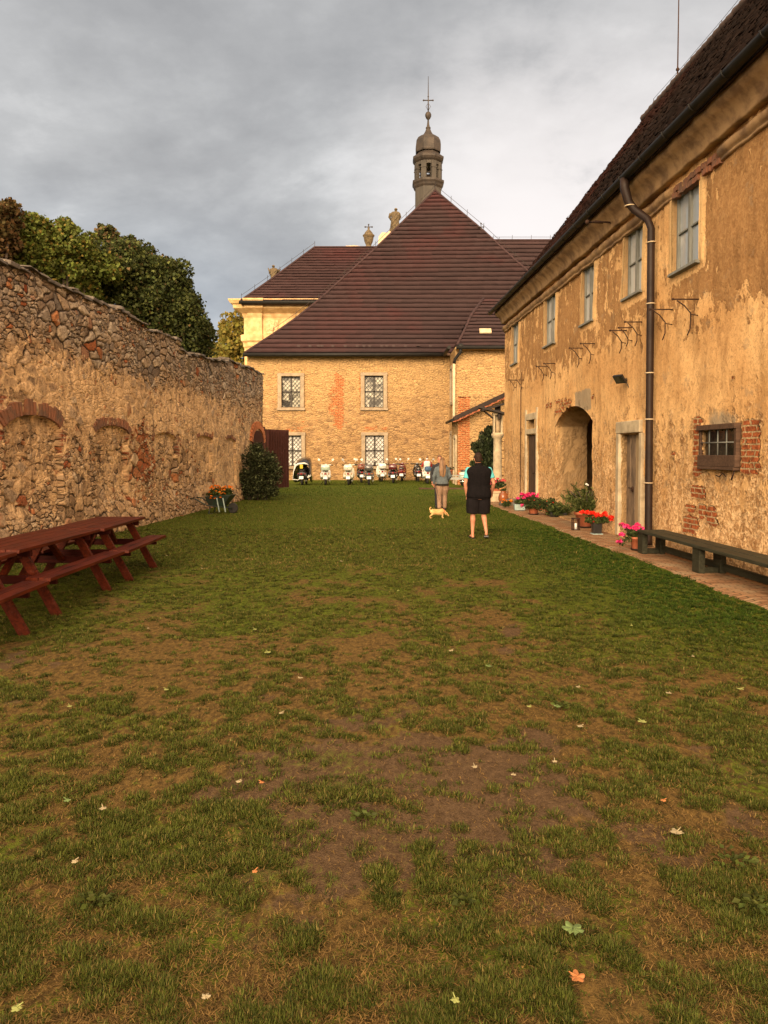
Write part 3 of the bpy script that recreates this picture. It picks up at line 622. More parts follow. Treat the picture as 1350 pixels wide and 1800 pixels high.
# ------------------------------------------------------------ walls as fine grids with real openings
def lines(a, b, step, extra=()):
    pts = sorted(set([a, b]+[e for e in extra if a < e < b])); out = []
    for p, q in zip(pts[:-1], pts[1:]):
        n = max(1, int(round((q-p)/step))); out += list(np.linspace(p, q, n+1)[:-1])
    return np.array(out+[b])
def grid_wall(name, mat, parent, s_rng, z_rng, step, mapf, opens=(), masks=None, ztop=None, push=None):
    """opens: dicts s0 s1 z0 z1 depth [arch: rise]; mapf(s, z, d) -> xyz"""
    S1 = lines(*s_rng, step, [o[k] for o in opens for k in ('s0', 's1')])
    ez = [o[k] for o in opens for k in ('z0', 'z1')]+[o['z1']+1.0 for o in opens if o.get('arch')]
    Z1 = lines(*z_rng, step, ez); S, Z = np.meshgrid(S1, Z1)
    if ztop is not None:
        zt = ztop(S); lo = z_rng[1]-1.2; Z = np.where(Z > lo, lo+(Z-lo)/(z_rng[1]-lo)*(zt-lo), Z)
    kill = np.zeros((len(Z1)-1, len(S1)-1), bool); extra = []
    cs, cz = (S1[:-1]+S1[1:])/2, (Z1[:-1]+Z1[1:])/2
    for o in opens:
        kill |= ((cz > o['z0']) & (cz < o['z1']))[:, None] & ((cs > o['s0']) & (cs < o['s1']))[None, :]
        if o.get('arch'):
            t = (S-o['s0'])/(o['s1']-o['s0']); arc = o['z1']+o['arch']*np.clip(1-(2*t-1)**2, 0, 1)**.85
            up = o['z1']+1.0; m = (t >= 0) & (t <= 1) & (Z >= o['z1']-1e-6) & (Z <= up)
            Z = np.where(m, arc+(Z-o['z1'])/(up-o['z1'])*(up-arc), Z)
    D = push(S, Z) if push is not None else 0*S
    X, Y, ZZ = mapf(S, Z, D); V = np.stack([X+0*S, Y+0*S, ZZ+0*S], -1).reshape(-1, 3)
    n = len(S1); i = np.arange(len(Z1)*n).reshape(len(Z1), n)
    F = np.stack([i[:-1, :-1], i[:-1, 1:], i[1:, 1:], i[1:, :-1]], -1)[~kill].reshape(-1, 4)
    UV = np.stack([S, Z], -1).reshape(-1, 2); A = {k: np.broadcast_to(f(S, Z), S.shape).ravel() for k, f in (masks or {}).items()}
    vs, uv, fs = [V], [UV], [F]; b = len(V); sel = [np.arange(b)]
    def strip(col, depth):      # row of vertex indices -> reveal going back
        nonlocal b
        k = len(col); nn = 5; rows = [np.asarray(col)]
        for j in range(1, nn):
            d = -depth*j/(nn-1); s_, z_ = S.ravel()[col], Z.ravel()[col]
            x, y, z = mapf(s_, z_, D.ravel()[col]+d); vs.append(np.stack([x+0*s_, y+0*s_, z+0*s_], 1)); uv.append(np.stack([s_+d*.9, z_+d*.9], 1)); sel.append(col)
            rows.append(np.arange(b, b+k)); b += k
        for r0, r1 in zip(rows[:-1], rows[1:]): fs.append(np.stack([r0[:-1], r0[1:], r1[1:], r1[:-1]], 1))
    for o in opens:
        c0, c1 = np.argmin(abs(S1-o['s0'])), np.argmin(abs(S1-o['s1'])); r0, r1 = np.argmin(abs(Z1-o['z0'])), np.argmin(abs(Z1-o['z1']))
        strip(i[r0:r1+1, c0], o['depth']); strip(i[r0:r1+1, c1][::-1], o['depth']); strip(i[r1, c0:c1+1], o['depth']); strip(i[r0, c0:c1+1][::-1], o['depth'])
    nb0 = len(V); sel = np.concatenate(sel); A = {k: a[sel] for k, a in A.items()}; A['inner'] = (np.arange(len(sel)) >= nb0).astype(float)  # flags reveal vertices, where the house plaster has shade painted in
    me = np_mesh(name, np.concatenate(vs), np.concatenate(fs), uv=np.concatenate(uv), attrs=A, smooth=True)
    return put(name, me, mat, parent, True)
def blob(s, z, cs, cz, rs, rz): return np.exp(-((s-cs)/rs)**2-((z-cz)/rz)**2)
def inrect(s, z, s0, s1, z0, z1, f=.06): return sst(s, s0-f, s0+f)*sst(s, s1+f, s1-f)*sst(z, z0-f, z0+f)*sst(z, z1+f, z1-f)

# ------------------------------------------------------------ the yard wall on the left
def arch_px(l, a, r):
    s0, z0 = lw(*l); s1, z1 = lw(*r); sa, za = lw(*a); zs = (z0+z1)/2; return (s0+s1)/2, (s1-s0)/2, zs, max(.12, za-zs)
ARCH = [arch_px((10,760),(61,730),(107.6,758)), arch_px((170,764),(198,748),(225,765)), arch_px((271,774),(290,761),(309,775)),
        arch_px((343,771),(355.5,767),(371.5,775)), arch_px((393,777),(405,770),(414,783))]
WTOP = [lw(*p) for p in ((0,455),(53,473),(174,530),(250,570),(313,601))]+[lw(345,627), lw(370,630), lw(402,634), lw(459,656)]
WTOP[5] = (WTOP[4][0]+.25, WTOP[5][1])
def wall_top(s):
    xs = [2.]+[p[0] for p in WTOP]+[40.]; zs = [WTOP[0][1]]+[p[1] for p in WTOP]+[WTOP[-1][1]]
    return np.interp(s, xs, zs)+(fbm(s*1.3, s*0+3, 71, 3)-.5)*.16+(vnoise(s*5.5, s*0, 73)-.5)*.10
def build_yard_wall():
    sE = lw(462, 800)[0]; sB = 3.0
    W = thing('stone_wall', 'tall weathered rubble stone wall with bricked-up arches along the left of the lawn', 'wall', LW((sB+sE)/2, 0))
    def in_arch(s, z):
        m = 0*s
        for c, h, zs, rise in ARCH:
            t = np.clip(np.abs(s-c)/h, 0, 1); top = zs+rise*np.sqrt(1-t*t)
            m = np.maximum(m, (np.abs(s-c) < h)*sst(z, top+.02, top-.02)*sst(z, .4, .9))
        return m
    def bulge(s, z): return (fbm(s*.7, z*.9, 81, 3)-.5)*.16+.10*sst(z, .8, .0)-.085*in_arch(s, z)
    r0, r1 = lw(228, 745), lw(270, 845)
    def m_red(s, z): return inrect(s, z, r0[0]+.1, r1[0]-.1, r1[1]-.1, r0[1]+.1, .5)*.95+.35*blob(s, z, lw(320,820)[0], lw(320,820)[1], 1., .5)
    def m_grey(s, z): return sst(z+(fbm(s*.6, z*.6, 83, 3)-.5)*1.6, 2.9, 4.2)*.85+.25*sst(s, 16, 9)*sst(z, 1.4, .6)
    def m_pl(s, z):
        f = .40+.44*blob(s, z, 15.2, 2.95, 3.4, .75)+.34*blob(s, z, 22.5, 2.7, 4.5, .9)+.30*blob(s, z, 26.5, 1.2, 4., 1.3)+.22*blob(s, z, 13.2, 1.75, 1.0, .7)+.18*blob(s, z, 17, 1.2, 1.3, 1.)
        return f-.46*sst(z, 3.3, 4.2)-.30*sst(z, .75, .2)-.25*m_red(s, z)
    def m_br(s, z):
        m = 0*s
        for k, (c, h, zs, rise) in enumerate(ARCH[:3]):
            m = np.maximum(m, .55*inrect(s, z, c+h-.05, c+h+.35, zs-.5, zs+.25, .1))
        m = np.maximum(m, .60*inrect(s, z, lw(0,720)[0]-1.2, lw(22,720)[0], 1.9, 2.75, .15))
        m = np.maximum(m, .42*inrect(s, z, lw(228,740)[0], lw(280,740)[0], lw(250,765)[1], lw(250,742)[1], .12))
        return m
    grid_wall('masonry', M['yardwall'], W, (sB, sE), (-.05, 5.3), .034, LW, (), {'grey': m_grey, 'plaster': m_pl, 'red': m_red, 'brick': m_br}, wall_top, bulge)
    # body behind the face: top, end and back
    mb = MB(); S = np.arange(sB, sE+.01, .3); th = -.75
    for a, b in zip(S[:-1], S[1:]):
        za, zb = float(wall_top(a))-.03, float(wall_top(b))-.03
        mb.quad(LW(a, za, .04), LW(b, zb, .04), LW(b, zb+.03, th), LW(a, za+.03, th)); mb.quad(LW(a, 0, th), LW(a, za+.03, th), LW(b, zb+.03, th), LW(b, 0, th))
    mb.quad(LW(sE, -.05, 0), LW(sE, float(wall_top(sE)), 0), LW(sE, float(wall_top(sE)), th), LW(sE, -.05, th))
    mb.build('wall_back', M['capstone'], W, True)
    # ragged coping stones and broken tiles along the top
    mb = MB(); s = sB; rr = random.Random(3)
    while s < sE-.1:
        l = rr.uniform(.16, .5); z = float(wall_top(s+l/2)); h = rr.uniform(.03, .085)
        c = Vector(LW(s+l/2, z+h*.25, -.12+rr.uniform(-.02, .05))); rot = Matrix.Rotation(-math.atan(LM)+rr.uniform(-.12, .12), 3, 'Z') @ Matrix.Rotation(rr.uniform(-.10, .10), 3, 'X') @ Matrix.Rotation(rr.uniform(.0, .25), 3, 'Y')
        mb.box(c, (rr.uniform(.35, .5), l*.97, h), rot, rr.uniform(.75, .95)); s += l
    mb.build('coping', M['capstone'], W, True, bevel=.015)
    # brick rings over the walled-up arches
    for k, (c, h, zs, rise) in enumerate(ARCH):
        mb = MB(); n = int(10+h*16); th_ = .27 if k < 1 else (.20 if k < 2 else .12)
        for j in range(n):
            t = PI*(.06+.88*(j+.5)/n); s_, z_ = c+h*math.cos(t)*1.02, zs+rise*math.sin(t); q = rr.uniform(.8, 1.08)
            if rr.random() < .10: continue
            tn = Vector((0, math.cos(t)/h, math.sin(t)/rise)).normalized()
            p = Vector(LW(s_, z_, rr.uniform(-.035, -.015)-(.02 if k > 1 else 0)+float(bulge(np.array(s_), np.array(zs+rise+.35)))))
            x = Vector((1, -LM, 0)).normalized(); z = Vector((LM*tn.y, tn.y, tn.z)).normalized(); y = z.cross(x).normalized()
            mb.box(p+z*th_*q*.5, (.14, PI*(h+rise)/2/n*.86, th_*q), Matrix((x, y, z)).transposed())
        mb.build('brick_arch', M['archbrick'], W, True, bevel=.008)
    # little arched plank door near the far end
    sa, za = lw(441, 775); sb, _ = lw(460.5, 775); zt = lw(451, 757)[1]; c, h = (sa+sb)/2, (sb-sa)/2
    mb = MB(); pts = [LW(c-h, 0, .03)]+[LW(c+h*math.cos(t), zt-.55+.55*math.sin(t), .03) for t in np.linspace(PI, 0, 15)]+[LW(c+h, 0, .03)]
    mb.loft([pts, [(x+.05, y, z) for x, y, z in pts]], True, False)
    d = mb.build('door', M['gate'], W, True); d['label'] = 'dark arched plank door near the far end'
    mb = MB()
    for t in np.linspace(.15, PI-.15, 15):
        p = Vector(LW(c+(h+.16)*math.cos(t), zt-.5+.72*math.sin(t), .04)); x = Vector((1, -LM, 0)).normalized(); z = Vector((LM*math.cos(t), math.cos(t), math.sin(t))).normalized()
        mb.box(p, (.12, .13, .30), Matrix((x, z.cross(x), z)).transposed())
    mb.build('brick_arch', M['churchbrick'], W, True, bevel=.006)
    # stub of masonry standing where the top of the wall steps down
    s_, z_ = lw(331, 640); mb = MB()
    mb.lathe([(.30, -.5), (.29, .15), (.26, .28), (.12, .40), (.03, .52)], LW(s_, z_+.02, -.25), 9, False)
    mb.build('pier_stub', M['statue'], W, True)
M['oldridge'] = mk('old_ridge_tile', (.075, .045, .036), .9, (.035, .024, .02), 5., .6)
M['archbrick'] = mk('sooty_brick', (.25, .098, .05), .9, (.13, .075, .05), 5., .9, bscale=40.)
M['churchbrick'] = mk('orange_brick', (.48, .17, .065), .9, (.33, .11, .045), 5., .7, bscale=40.)
build_yard_wall()

# ------------------------------------------------------------ roofs laid in real overlapping courses
def roof_courses(name, mat, parent, left, right, n, seg, lift, jit=0., red=None, rng=None, gap=0., edge=0., und=.22):
    """left(t), right(t): the two edges of the slope from eave (0) to top (1)"""
    rng = rng or random.Random(9); V = []; F = []; rnd = []; rd = []
    for i in range(n):
        t0, t1 = i/n, min(1., (i+1.25)/n)
        a0, a1 = Vector(left(t0)), Vector(left(t1)); b0, b1 = Vector(right(t0)), Vector(right(t1))
        if (b0-a0).length < .02: continue
        nr = (b0-a0).cross(a1-a0 if (a1-a0).length > .01 else b1-a0).normalized()
        if nr.z < 0: nr = -nr
        m = max(1, int(round((b0-a0).length/seg))); rowr = rng.random()
        off = (i % 2)*.5 if jit else 0
        ed = [0]+[(k+off)/m for k in range(1 if not off else 0, m) if 0 < (k+off)/m < 1]+[1]
        for u, v in zip(ed[:-1], ed[1:]):
            e = rng.gauss(0, jit); e2 = rng.gauss(0, jit*.6)
            if edge and (u == 0 or v == 1): e += rng.uniform(-edge, edge)
            A, B = a0.lerp(b0, u), a0.lerp(b0, v); C, D = a1.lerp(b1, v), a1.lerp(b1, u)
            dn = (A-D)*(e/max(.05, (A-D).length)*1.5) if jit else Vector()
            g = (B-A)*gap
            A2, B2 = A+nr*(lift+e)+dn+g, B+nr*(lift+e+e2)+dn-g; k = len(V)
            V += [A2, B2, C+nr*.004-g, D+nr*.004+g, A+dn+g-nr*.01+(D-A)*und, B+dn-g-nr*.01+(C-B)*und]; F += [(k, k+1, k+2, k+3), (k+4, k+5, k+1, k)]
            r_ = min(1, max(0, (rowr*.5+rng.random()*.5))); rnd += [r_]*6
            q = red((A+B)/2) if red else 0; rd += [q]*6
    K = 8; nrm = (Vector(right(0))-Vector(left(0))).cross(Vector(left(.5))-Vector(left(0))).normalized(); nrm = -nrm if nrm.z < 0 else nrm
    for i in range(K):      # boarding under the courses
        k = len(V); a, b, c, d = Vector(left(i/K)), Vector(right(i/K)), Vector(right((i+1)/K)), Vector(left((i+1)/K)); V += [p-nrm*.05 for p in (a, b, c, d)]; F.append((k, k+1, k+2, k+3)); rnd += [0]*4; rd += [0]*4
    me = np_mesh(name, [tuple(v) for v in V], F, attrs={'rnd': rnd, 'red': rd})
    return put(name, me, mat, parent, True)
def seglerp(pts):
    pts = [Vector(p) for p in pts]; L = [0]
    for a, b in zip(pts[:-1], pts[1:]): L.append(L[-1]+max(1e-6, (b-a).length))
    def f(t):
        q = t*L[-1]
        for k in range(len(pts)-1):
            if q <= L[k+1]+1e-9: return pts[k].lerp(pts[k+1], (q-L[k])/(L[k+1]-L[k]))
        return pts[-1]
    return f

# ------------------------------------------------------------ the old house on the right
def build_house():
    FAR = rw(887, 700)[0]; NEAR = 2.5; EZ = 6.55
    H = thing('old_house', 'long two-storey house with peeling ochre plaster and a dark tiled roof on the right', 'house', RW((NEAR+FAR)/2, 0, -2.5))
    opens = []; wins = []
    for l, tl, r, tr, bl, br in ((1185,344,1231.5,309,478,459), (1100,409,1131,388,524,510), (1024,470,1046,457,572,560), (958.6,521,977,513,609,601), (900.5,571,912,564,641,636)):
        s1, zt = rw(l, tl); s0, zt2 = rw(r, tr); zb, zb2 = rw(l, bl)[1], rw(r, br)[1]
        o = dict(s0=s0, s1=s1, z0=(zb+zb2)/2, z1=(zt+zt2)/2, depth=.11); opens.append(o); wins.append(o)
    # near door, far door with its top light, the archway, the small barred window
    dn = dict(s0=rw(1127,800)[0], s1=rw(1094,800)[0], z0=.10, z1=rw(1110,762)[1], depth=.22); opens.append(dn)
    df = dict(s0=rw(943.5,800)[0], s1=rw(927,800)[0], z0=.08, z1=rw(935,764)[1], depth=.22); opens.append(df)
    dt = dict(s0=rw(943,740)[0]+.12, s1=rw(929,740)[0]-.12, z0=rw(935,752)[1], z1=rw(935,738)[1], depth=.22); opens.append(dt)
    da = dict(s0=rw(1040,800)[0], s1=rw(977,800)[0], z0=.05, z1=2.46, depth=.85, arch=.46); opens.append(da)
    bw = dict(s0=rw(1297,790)[0], s1=rw(1236,790)[0], z0=1.55, z1=2.10, depth=.10); opens.append(bw)
    def m_dark(s, z):
        f = .10+.42*sst(z, 3.0, 4.6)+.30*blob(s, z, 10.6, 5.0, 1.6, 1.3)+.15*blob(s, z, 20, 5., 4, 1.2)-.25*blob(s, z, 13.4, 5.5, .5, 1.)
        m = 0*s
        for o in wins: m = np.maximum(m, inrect(s, z, o['s0']-.18, o['s1']+.18, o['z0']-.15, o['z1']+.2, .08))
        return f-.5*m
    def m_rough(s, z): return .30+.24*sst(z, 3.2, 1.6)+.22*sst(z, 1.3, .5)-.22*sst(z, 4., 5.)-.20*blob(s, z, 11.8, 3.3, 1.8, .6)
    W_ = lambda x, y: rw(x, y)
    def m_brick(s, z):
        m = .0*s
        for (x0, y0, x1, y1, w) in ((1221,730,1236,842,.74), (1304,732,1337,838,.62), (1216,852,1242,880,.68), (1205,884,1226,904,.64), (1202,905,1230,942,.70), (1228,882,1243,914,.68), (1243,888,1262,928,.72), (1176,790,1198,818,.42),
                                    (1283,658,1304,672,.45), (1085,655,1093,667,.45), (1250,500,1262,512,.5), (960,705,972,720,.5), (1040,690,1046,704,.5), (1230,770,1236,800,.4), (1338,940,1350,1000,.5)):
            a, b = W_(x1, (y0+y1)/2), W_(x0, (y0+y1)/2); zt, zb = W_((x0+x1)/2, y0)[1], W_((x0+x1)/2, y1)[1]
            m = np.maximum(m, w*inrect(s, z, a[0], b[0], zb, zt, .09))
        a, b = W_(1042, 720), W_(975, 720)
        m = np.maximum(m, .46*inrect(s, z, a[0]+1.5, b[0]-.05, 2.72, 3.22, .10)); m = np.maximum(m, .30*sst(z, .55, .1))
        return m
    def m_grey(s, z):
        a = bw; c = (a['s0']+a['s1'])/2
        m = .62*blob(s, z, c, 2.2, .72, .36)+.5*inrect(s, z, dn['s0']-.35, dn['s1']+.25, 2.15, 2.42, .08)
        return m+.60*inrect(s, z, da['s0']+.05, da['s0']+1.4, 2.72, 3.30, .10)
    def m_frame(s, z):
        m = 0*s
        for o in wins: m = np.maximum(m, inrect(s, z, o['s0']-.13, o['s1']+.13, o['z0']-.05, o['z1']+.14, .03))
        m = np.maximum(m, inrect(s, z, df['s0']-.16, df['s1']+.14, 0, dt['z1']+.22, .03)); m = np.maximum(m, inrect(s, z, dn['s0']-.05, dn['s1']+.24, 0, dn['z1']+.2, .03))
        return m
    def push(s, z): return (fbm(s*.8, z*.8, 91, 3)-.5)*.07+.05*sst(z, .7, .0)+.022*m_frame(s, z)
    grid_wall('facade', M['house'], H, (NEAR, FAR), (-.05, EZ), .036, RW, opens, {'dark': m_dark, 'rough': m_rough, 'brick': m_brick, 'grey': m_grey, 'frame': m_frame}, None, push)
    # gable end, back and near end
    D = -10.2; RZ = 13.9; RD = -5.1
    mb = MB()
    for s in (FAR, NEAR): mb.add([RW(s, -.05, -.001), RW(s, EZ, -.001), RW(s, EZ+.3, .05), RW(s, RZ-.15, RD), RW(s, EZ, D), RW(s, -.05, D)], [(0,1,2,3,4,5)])
    mb.quad(RW(NEAR, -.05, D), RW(NEAR, EZ, D), RW(FAR, EZ, D), RW(FAR, -.05, D)); mb.build('end_wall', M['cornice'], H, True)
    # casement windows, grey frames, two leaves with a glazing bar each
    for o in wins:
        s0, s1, z0, z1 = o['s0'], o['s1'], o['z0'], o['z1']; mb = MB(); d = -.075; t = .055
        def rail(a, b, w, dd=.05, off=0.): mb.bar(RW(a[0], a[1], d+off), RW(b[0], b[1], d+off), w, dd, Vector((-1, 0, 0)))
        c = (s0+s1)/2
        rail((s0, z0+t/2), (s1, z0+t/2), t); rail((s0, z1-t/2), (s1, z1-t/2), t); rail((s0+t/2, z0+t), (s0+t/2, z1-t), t); rail((s1-t/2, z0+t), (s1-t/2, z1-t), t); rail((c, z0+t), (c, z1-t), .075, .06, .004)
        zm = z0+(z1-z0)*.50
        for a, b in ((s0+t, c-.04), (c+.04, s1-t)): rail((a, zm), (b, zm), .03, .035)
        w = mb.build('window', M['frame'], H, True, bevel=.004)
        for a, b in ((s0+.03, c), (c, s1-.03)):
            p = MB(); tl = random.uniform(-.010, .010); p.quad(RW(a, z0+.02, d-.02+tl), RW(a, z1-.02, d-.02-tl), RW(b, z1-.02, d-.02-tl), RW(b, z0+.02, d-.02+tl)); q = p.build('pane', M['pane'], w); 
        mb = MB(); mb.bar(RW(s0-.04, z0-.03, .02), RW(s1+.04, z0-.03, .02), .05, .13, Vector((-1, 0, .12))); mb.build('sill', M['frame'], w, bevel=.005)
    # near door: bleached planks, ring handle
    def planks(o, mat, d, n, lab):
        mb = MB(); w = (o['s1']-o['s0'])/n
        for k in range(n):
            a = o['s0']+k*w; mb.bar(RW(a+w/2, o['z0'], d+random.uniform(-.006, .006)), RW(a+w/2, o['z1']+.02, d), w-.008, .04, Vector((-1, 0, 0)))
        x = mb.build('door', mat, H, True, bevel=.004); x['label'] = lab; return x
    dm = dn['s0']+.50*(dn['s1']-dn['s0']); d1 = planks(dict(dn, s1=dm), M['paledoor'], -.10, 3, 'bleached plank door leaf nearer the downpipe'); planks(dict(dn, s0=dm+.01), M['peeldoor'], -.10, 2, 'dark peeling door leaf with black lever handle'); mb = MB()
    hs = dm+.10; mb.ball(RW(hs, 1.02, -.07), (.03, .05, .06)); mb.tube([RW(hs, 1.04, -.07), RW(hs, 1.05, .01), RW(hs-.12, 1.05, .01), RW(hs-.15, 1.0, .01)], .013, 6)
    mb.build('handle', M['iron'], d1); mb = MB(); mb.bar(RW(dn['s0']+.05, 1.72, -.075), RW(dn['s0']+.3, 1.72, -.075), .03, .012, Vector((-1, 0, 0))); mb.build('hinge', M['iron'], d1)
    mb = MB(); mb.bar(RW(dn['s0']-.06, dn['z1']+.13, .0), RW(dn['s1']+.22, dn['z1']+.13, .0), .24, .14, Vector((-1,0,0)))
    mb.bar(RW(dn['s1']+.10, .05, .0), RW(dn['s1']+.10, dn['z1'], .0), .18, .15, Vector((-1,0,0))); mb.bar(RW(dn['s0']-.08, .05, .0), RW(dn['s0']-.08, dn['z1'], .0), .14, .12, Vector((-1,0,0)))
    mb.build('stone_surround', M['palestone'], H, True, bevel=.015)
    d2 = planks(df, M['door'], -.06, 4, 'dark brown plank door under a small top light'); mb = MB(); mb.ball(RW(df['s0']+.2, 1.15, -.02), .05); mb.tube([RW(df['s0']+.2, 1.15, -.02), RW(df['s0']+.35, 1.12, .03)], .014, 6); mb.build('handle', M['iron'], d2)
    mb = MB(); mb.bar(RW(df['s0']-.12, df['z1']+.10, .01), RW(df['s1']+.12, df['z1']+.10, .01), .16, .09, Vector((-1,0,0)))
    mb.bar(RW(df['s1']+.09, .05, .0), RW(df['s1']+.09, df['z1']+.8, .0), .14, .11, Vector((-1,0,0))); mb.bar(RW(df['s0']-.09, .05, .0), RW(df['s0']-.09, df['z1']+.8, .0), .14, .10, Vector((-1,0,0)))
    mb.bar(RW(df['s0']-.16, dt['z1']+.10, .012), RW(df['s1']+.16, dt['z1']+.10, .012), .2, .08, Vector((-1,0,0)))
    mb.build('stone_surround', M['palestone'], H, True, bevel=.012)
    mb = MB(); mb.quad(RW(dt['s0']-.02, dt['z0']-.02, -.19), RW(dt['s0']-.02, dt['z1']+.02, -.19), RW(dt['s1']+.02, dt['z1']+.02, -.19), RW(dt['s1']+.02, dt['z0']-.02, -.19)); mb.build('top_light', M['darkpane'], H, True)
    # archway: plastered back wall with a dark door leaf in its near part
    mb = MB(); s0, s1 = da['s0'], da['s1']; sm = s0+.45*(s1-s0); dz = -2.9
    e0, e1, zr, df_ = s0-.25, s1+2.2, 3.1, -.80
    for a, b, z0_ in ((e0, s0+.02, 0), (s1-.02, e1, 0)): mb.quad(RW(a, z0_, df_), RW(a, zr, df_), RW(b, zr, df_), RW(b, z0_, df_))
    mb.quad(RW(e0, 0, dz), RW(e0, zr, dz), RW(e1, zr, dz), RW(e1, 0, dz)); mb.quad(RW(e0, 0, dz), RW(e0, zr, dz), RW(e0, zr, df_), RW(e0, 0, df_)); mb.quad(RW(e1, 0, dz), RW(e1, zr, dz), RW(e1, zr, df_), RW(e1, 0, df_)); mb.quad(RW(e0, zr, dz), RW(e1, zr, dz), RW(e1, zr, df_), RW(e0, zr, df_))
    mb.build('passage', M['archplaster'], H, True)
    mb = MB(); dz = -.98
    for k in range(8):
        w = (sm-s0)/8; mb.bar(RW(s0+w*(k+.5), .06, dz+.06), RW(s0+w*(k+.5), 2.75, dz+.06), w-.01, .05, Vector((-1,0,0)))
    x = mb.build('door', M['door'], H, True); x['label'] = 'dark plank door deep inside the archway'
    mb = MB(); pr = None
    mb.add([RW(s0, .03, 0), RW(s1, .03, 0), RW(s1, .035, -1.25), RW(s0, .035, -1.25)], [(3,2,1,0)]); mb.build('threshold', M['stone'], H, True)
    # small barred window in a projecting box of old boards
    s0, s1, z0, z1 = bw['s0'], bw['s1'], bw['z0'], bw['z1']; mb = MB()
    def bd(a, b, w, th, d): mb.bar(RW(a[0], a[1], d), RW(b[0], b[1], d), w, th, Vector((-1,0,0)))
    bd((s0-.06, z1+.04), (s1+.06, z1+.04), .08, .12, .03); bd((s0-.03, z0+.16), (s0-.03, z1), .07, .08, .02); bd((s1+.03, z0+.16), (s1+.03, z1), .05, .07, .015)
    bd((s0-.07, z0+.08), (s1+.03, z0+.08), .17, .10, .03); bd((s0-.05, z0-.03), (s1, z0-.03), .045, .13, .03)
    bwn = mb.build('barred_window', M['oldframe'], H, True, bevel=.006); mb = MB()
    for k in range(1, 4): u = s0+(s1-s0)*k/4; mb.tube([RW(u, z0+.16, .03), RW(u, z1, .03)], .010, 6)
    zm = (z0+.16+z1)/2; mb.tube([RW(s0, zm, .035), RW(s1, zm, .035)], .010, 6); mb.build('window_bars', M['frame'], bwn)
    mb = MB(); mb.quad(RW(s0, z0, -.03), RW(s0, z1, -.03), RW(s1, z1, -.03), RW(s1, z0, -.03)); mb.build('pane', M['darkpane'], bwn)
    mb = MB(); mb.tube([RW(s0-.02, 1.50, .05), RW(s0+.03, 1.40, .06), RW(s0+.07, 1.36, .05), RW(s0+.05, 1.42, .04)], .011, 6); mb.build('iron_hook', M['iron'], bwn); mb = MB(); mb.tube([RW(s0+.25, 1.40, .04), RW(s0+.33, 1.45, .05), RW(s0+.42, 1.39, .05), RW(s0+.55, 1.41, .04)], .008, 6); mb.build('iron_hook', M['iron'], bwn)
    # cornice: cove, groove and roll, broken away at one place
    def prof_run(pts, a, b, step=.25):
        mb2 = MB(); n = max(2, int((b-a)/step)); rr = random.Random(int(a*10)); rings = []
        for k in range(n+1):
            s = a+(b-a)*k/n; j = rr.uniform(-.012, .012); rings.append([RW(s, z+j, d+j) for d, z in pts])
        mb2.loft(rings, True, True); return mb2
    cove = [(-.02, 6.40), (.13, 6.40), (.14, 6.43), (.15, 6.50), (.19, 6.58), (.27, 6.66), (.34, 6.70), (.36, 6.80), (-.02, 6.82)]
    roll = [(-.02, 6.10), (.045, 6.11), (.05, 6.145), (.025, 6.15), (.075, 6.17), (.11, 6.22), (.105, 6.28), (.06, 6.31), (-.02, 6.32)]
    prof_run(cove, NEAR, FAR+.02).build('cornice', M['cornice'], H, True)
    g0, g1 = rw(1172, 290)[0]-1.0, rw(1172, 290)[0]+.9
    prof_run(roll, NEAR, g0-1.0).build('cornice_moulding', M['cornice'], H, True); prof_run(roll, g0+.6, FAR+.02).build('cornice_moulding', M['cornice'], H, True)
    mb = MB(); rr = random.Random(4)
    for k in range(26):
        for q in range(2):
            s = g0-1.0+1.6*(k+.5)/26
            if rr.random() < .85: mb.box(RW(s, 6.12+q*.1, .01), (.08+rr.uniform(0, .06), .055, .09), -math.atan(RM))
    mb.build('bare_bricks', M['archbrick'], H, True)
    # roof
    ov = .43
    eL, eR = RW(FAR+.18, 6.86, ov), RW(NEAR, 6.86, ov); mid = lambda s: RW(s, 7.85, -.45); top = lambda s: RW(s, RZ, RD)
    def redness(p): return float(np.clip(sst(p.y, 19., 25.)*.75+(fbm(p.y*.5, p.z*.7, 5)-.5)*.9-.1, 0, 1))
    roof_courses('roof', M['htile'], H, seglerp([eL, mid(FAR+.18), top(FAR+.18)]), seglerp([eR, mid(NEAR), top(NEAR)]), 54, .19, .028, .010, redness, random.Random(2), .015, .012, .04)
    eL2, eR2 = RW(FAR+.18, 6.86, D-.4), RW(NEAR, 6.86, D-.4)
    roof_courses('roof_back', M['htile'], H, seglerp([eR2, top(NEAR)]), seglerp([eL2, top(FAR+.18)]), 20, 1.2, .03)
    mb = MB(); k = 0; s = NEAR; rr = random.Random(6)
    while s < FAR+.15:
        mb.tube([RW(s, RZ+.0+rr.uniform(-.015, .015), RD), RW(s+.42, RZ+.03+rr.uniform(-.015, .015), RD)], [.12, .135], 8, False); s += .36
    mb.build('ridge_tiles', M['oldridge'], H, True)
    mb = MB(); mb.add([RW(NEAR, 6.82, ov-.05), RW(FAR+.16, 6.82, ov-.05), RW(FAR+.16, 6.80, .0), RW(NEAR, 6.80, .0)], [(0,1,2,3)]); mb.add([RW(FAR+.14, 6.82, ov-.05), RW(FAR+.14, 7.80, -.45), RW(FAR+.14, RZ-.06, RD), RW(FAR+.14, 6.8, D-.3)], [(0,1,2,3)]); mb.build('eave_boards', M['oldframe'], H, True)
    # gutter with brackets, downpipe
    mb = MB(); n = 10; rings = []
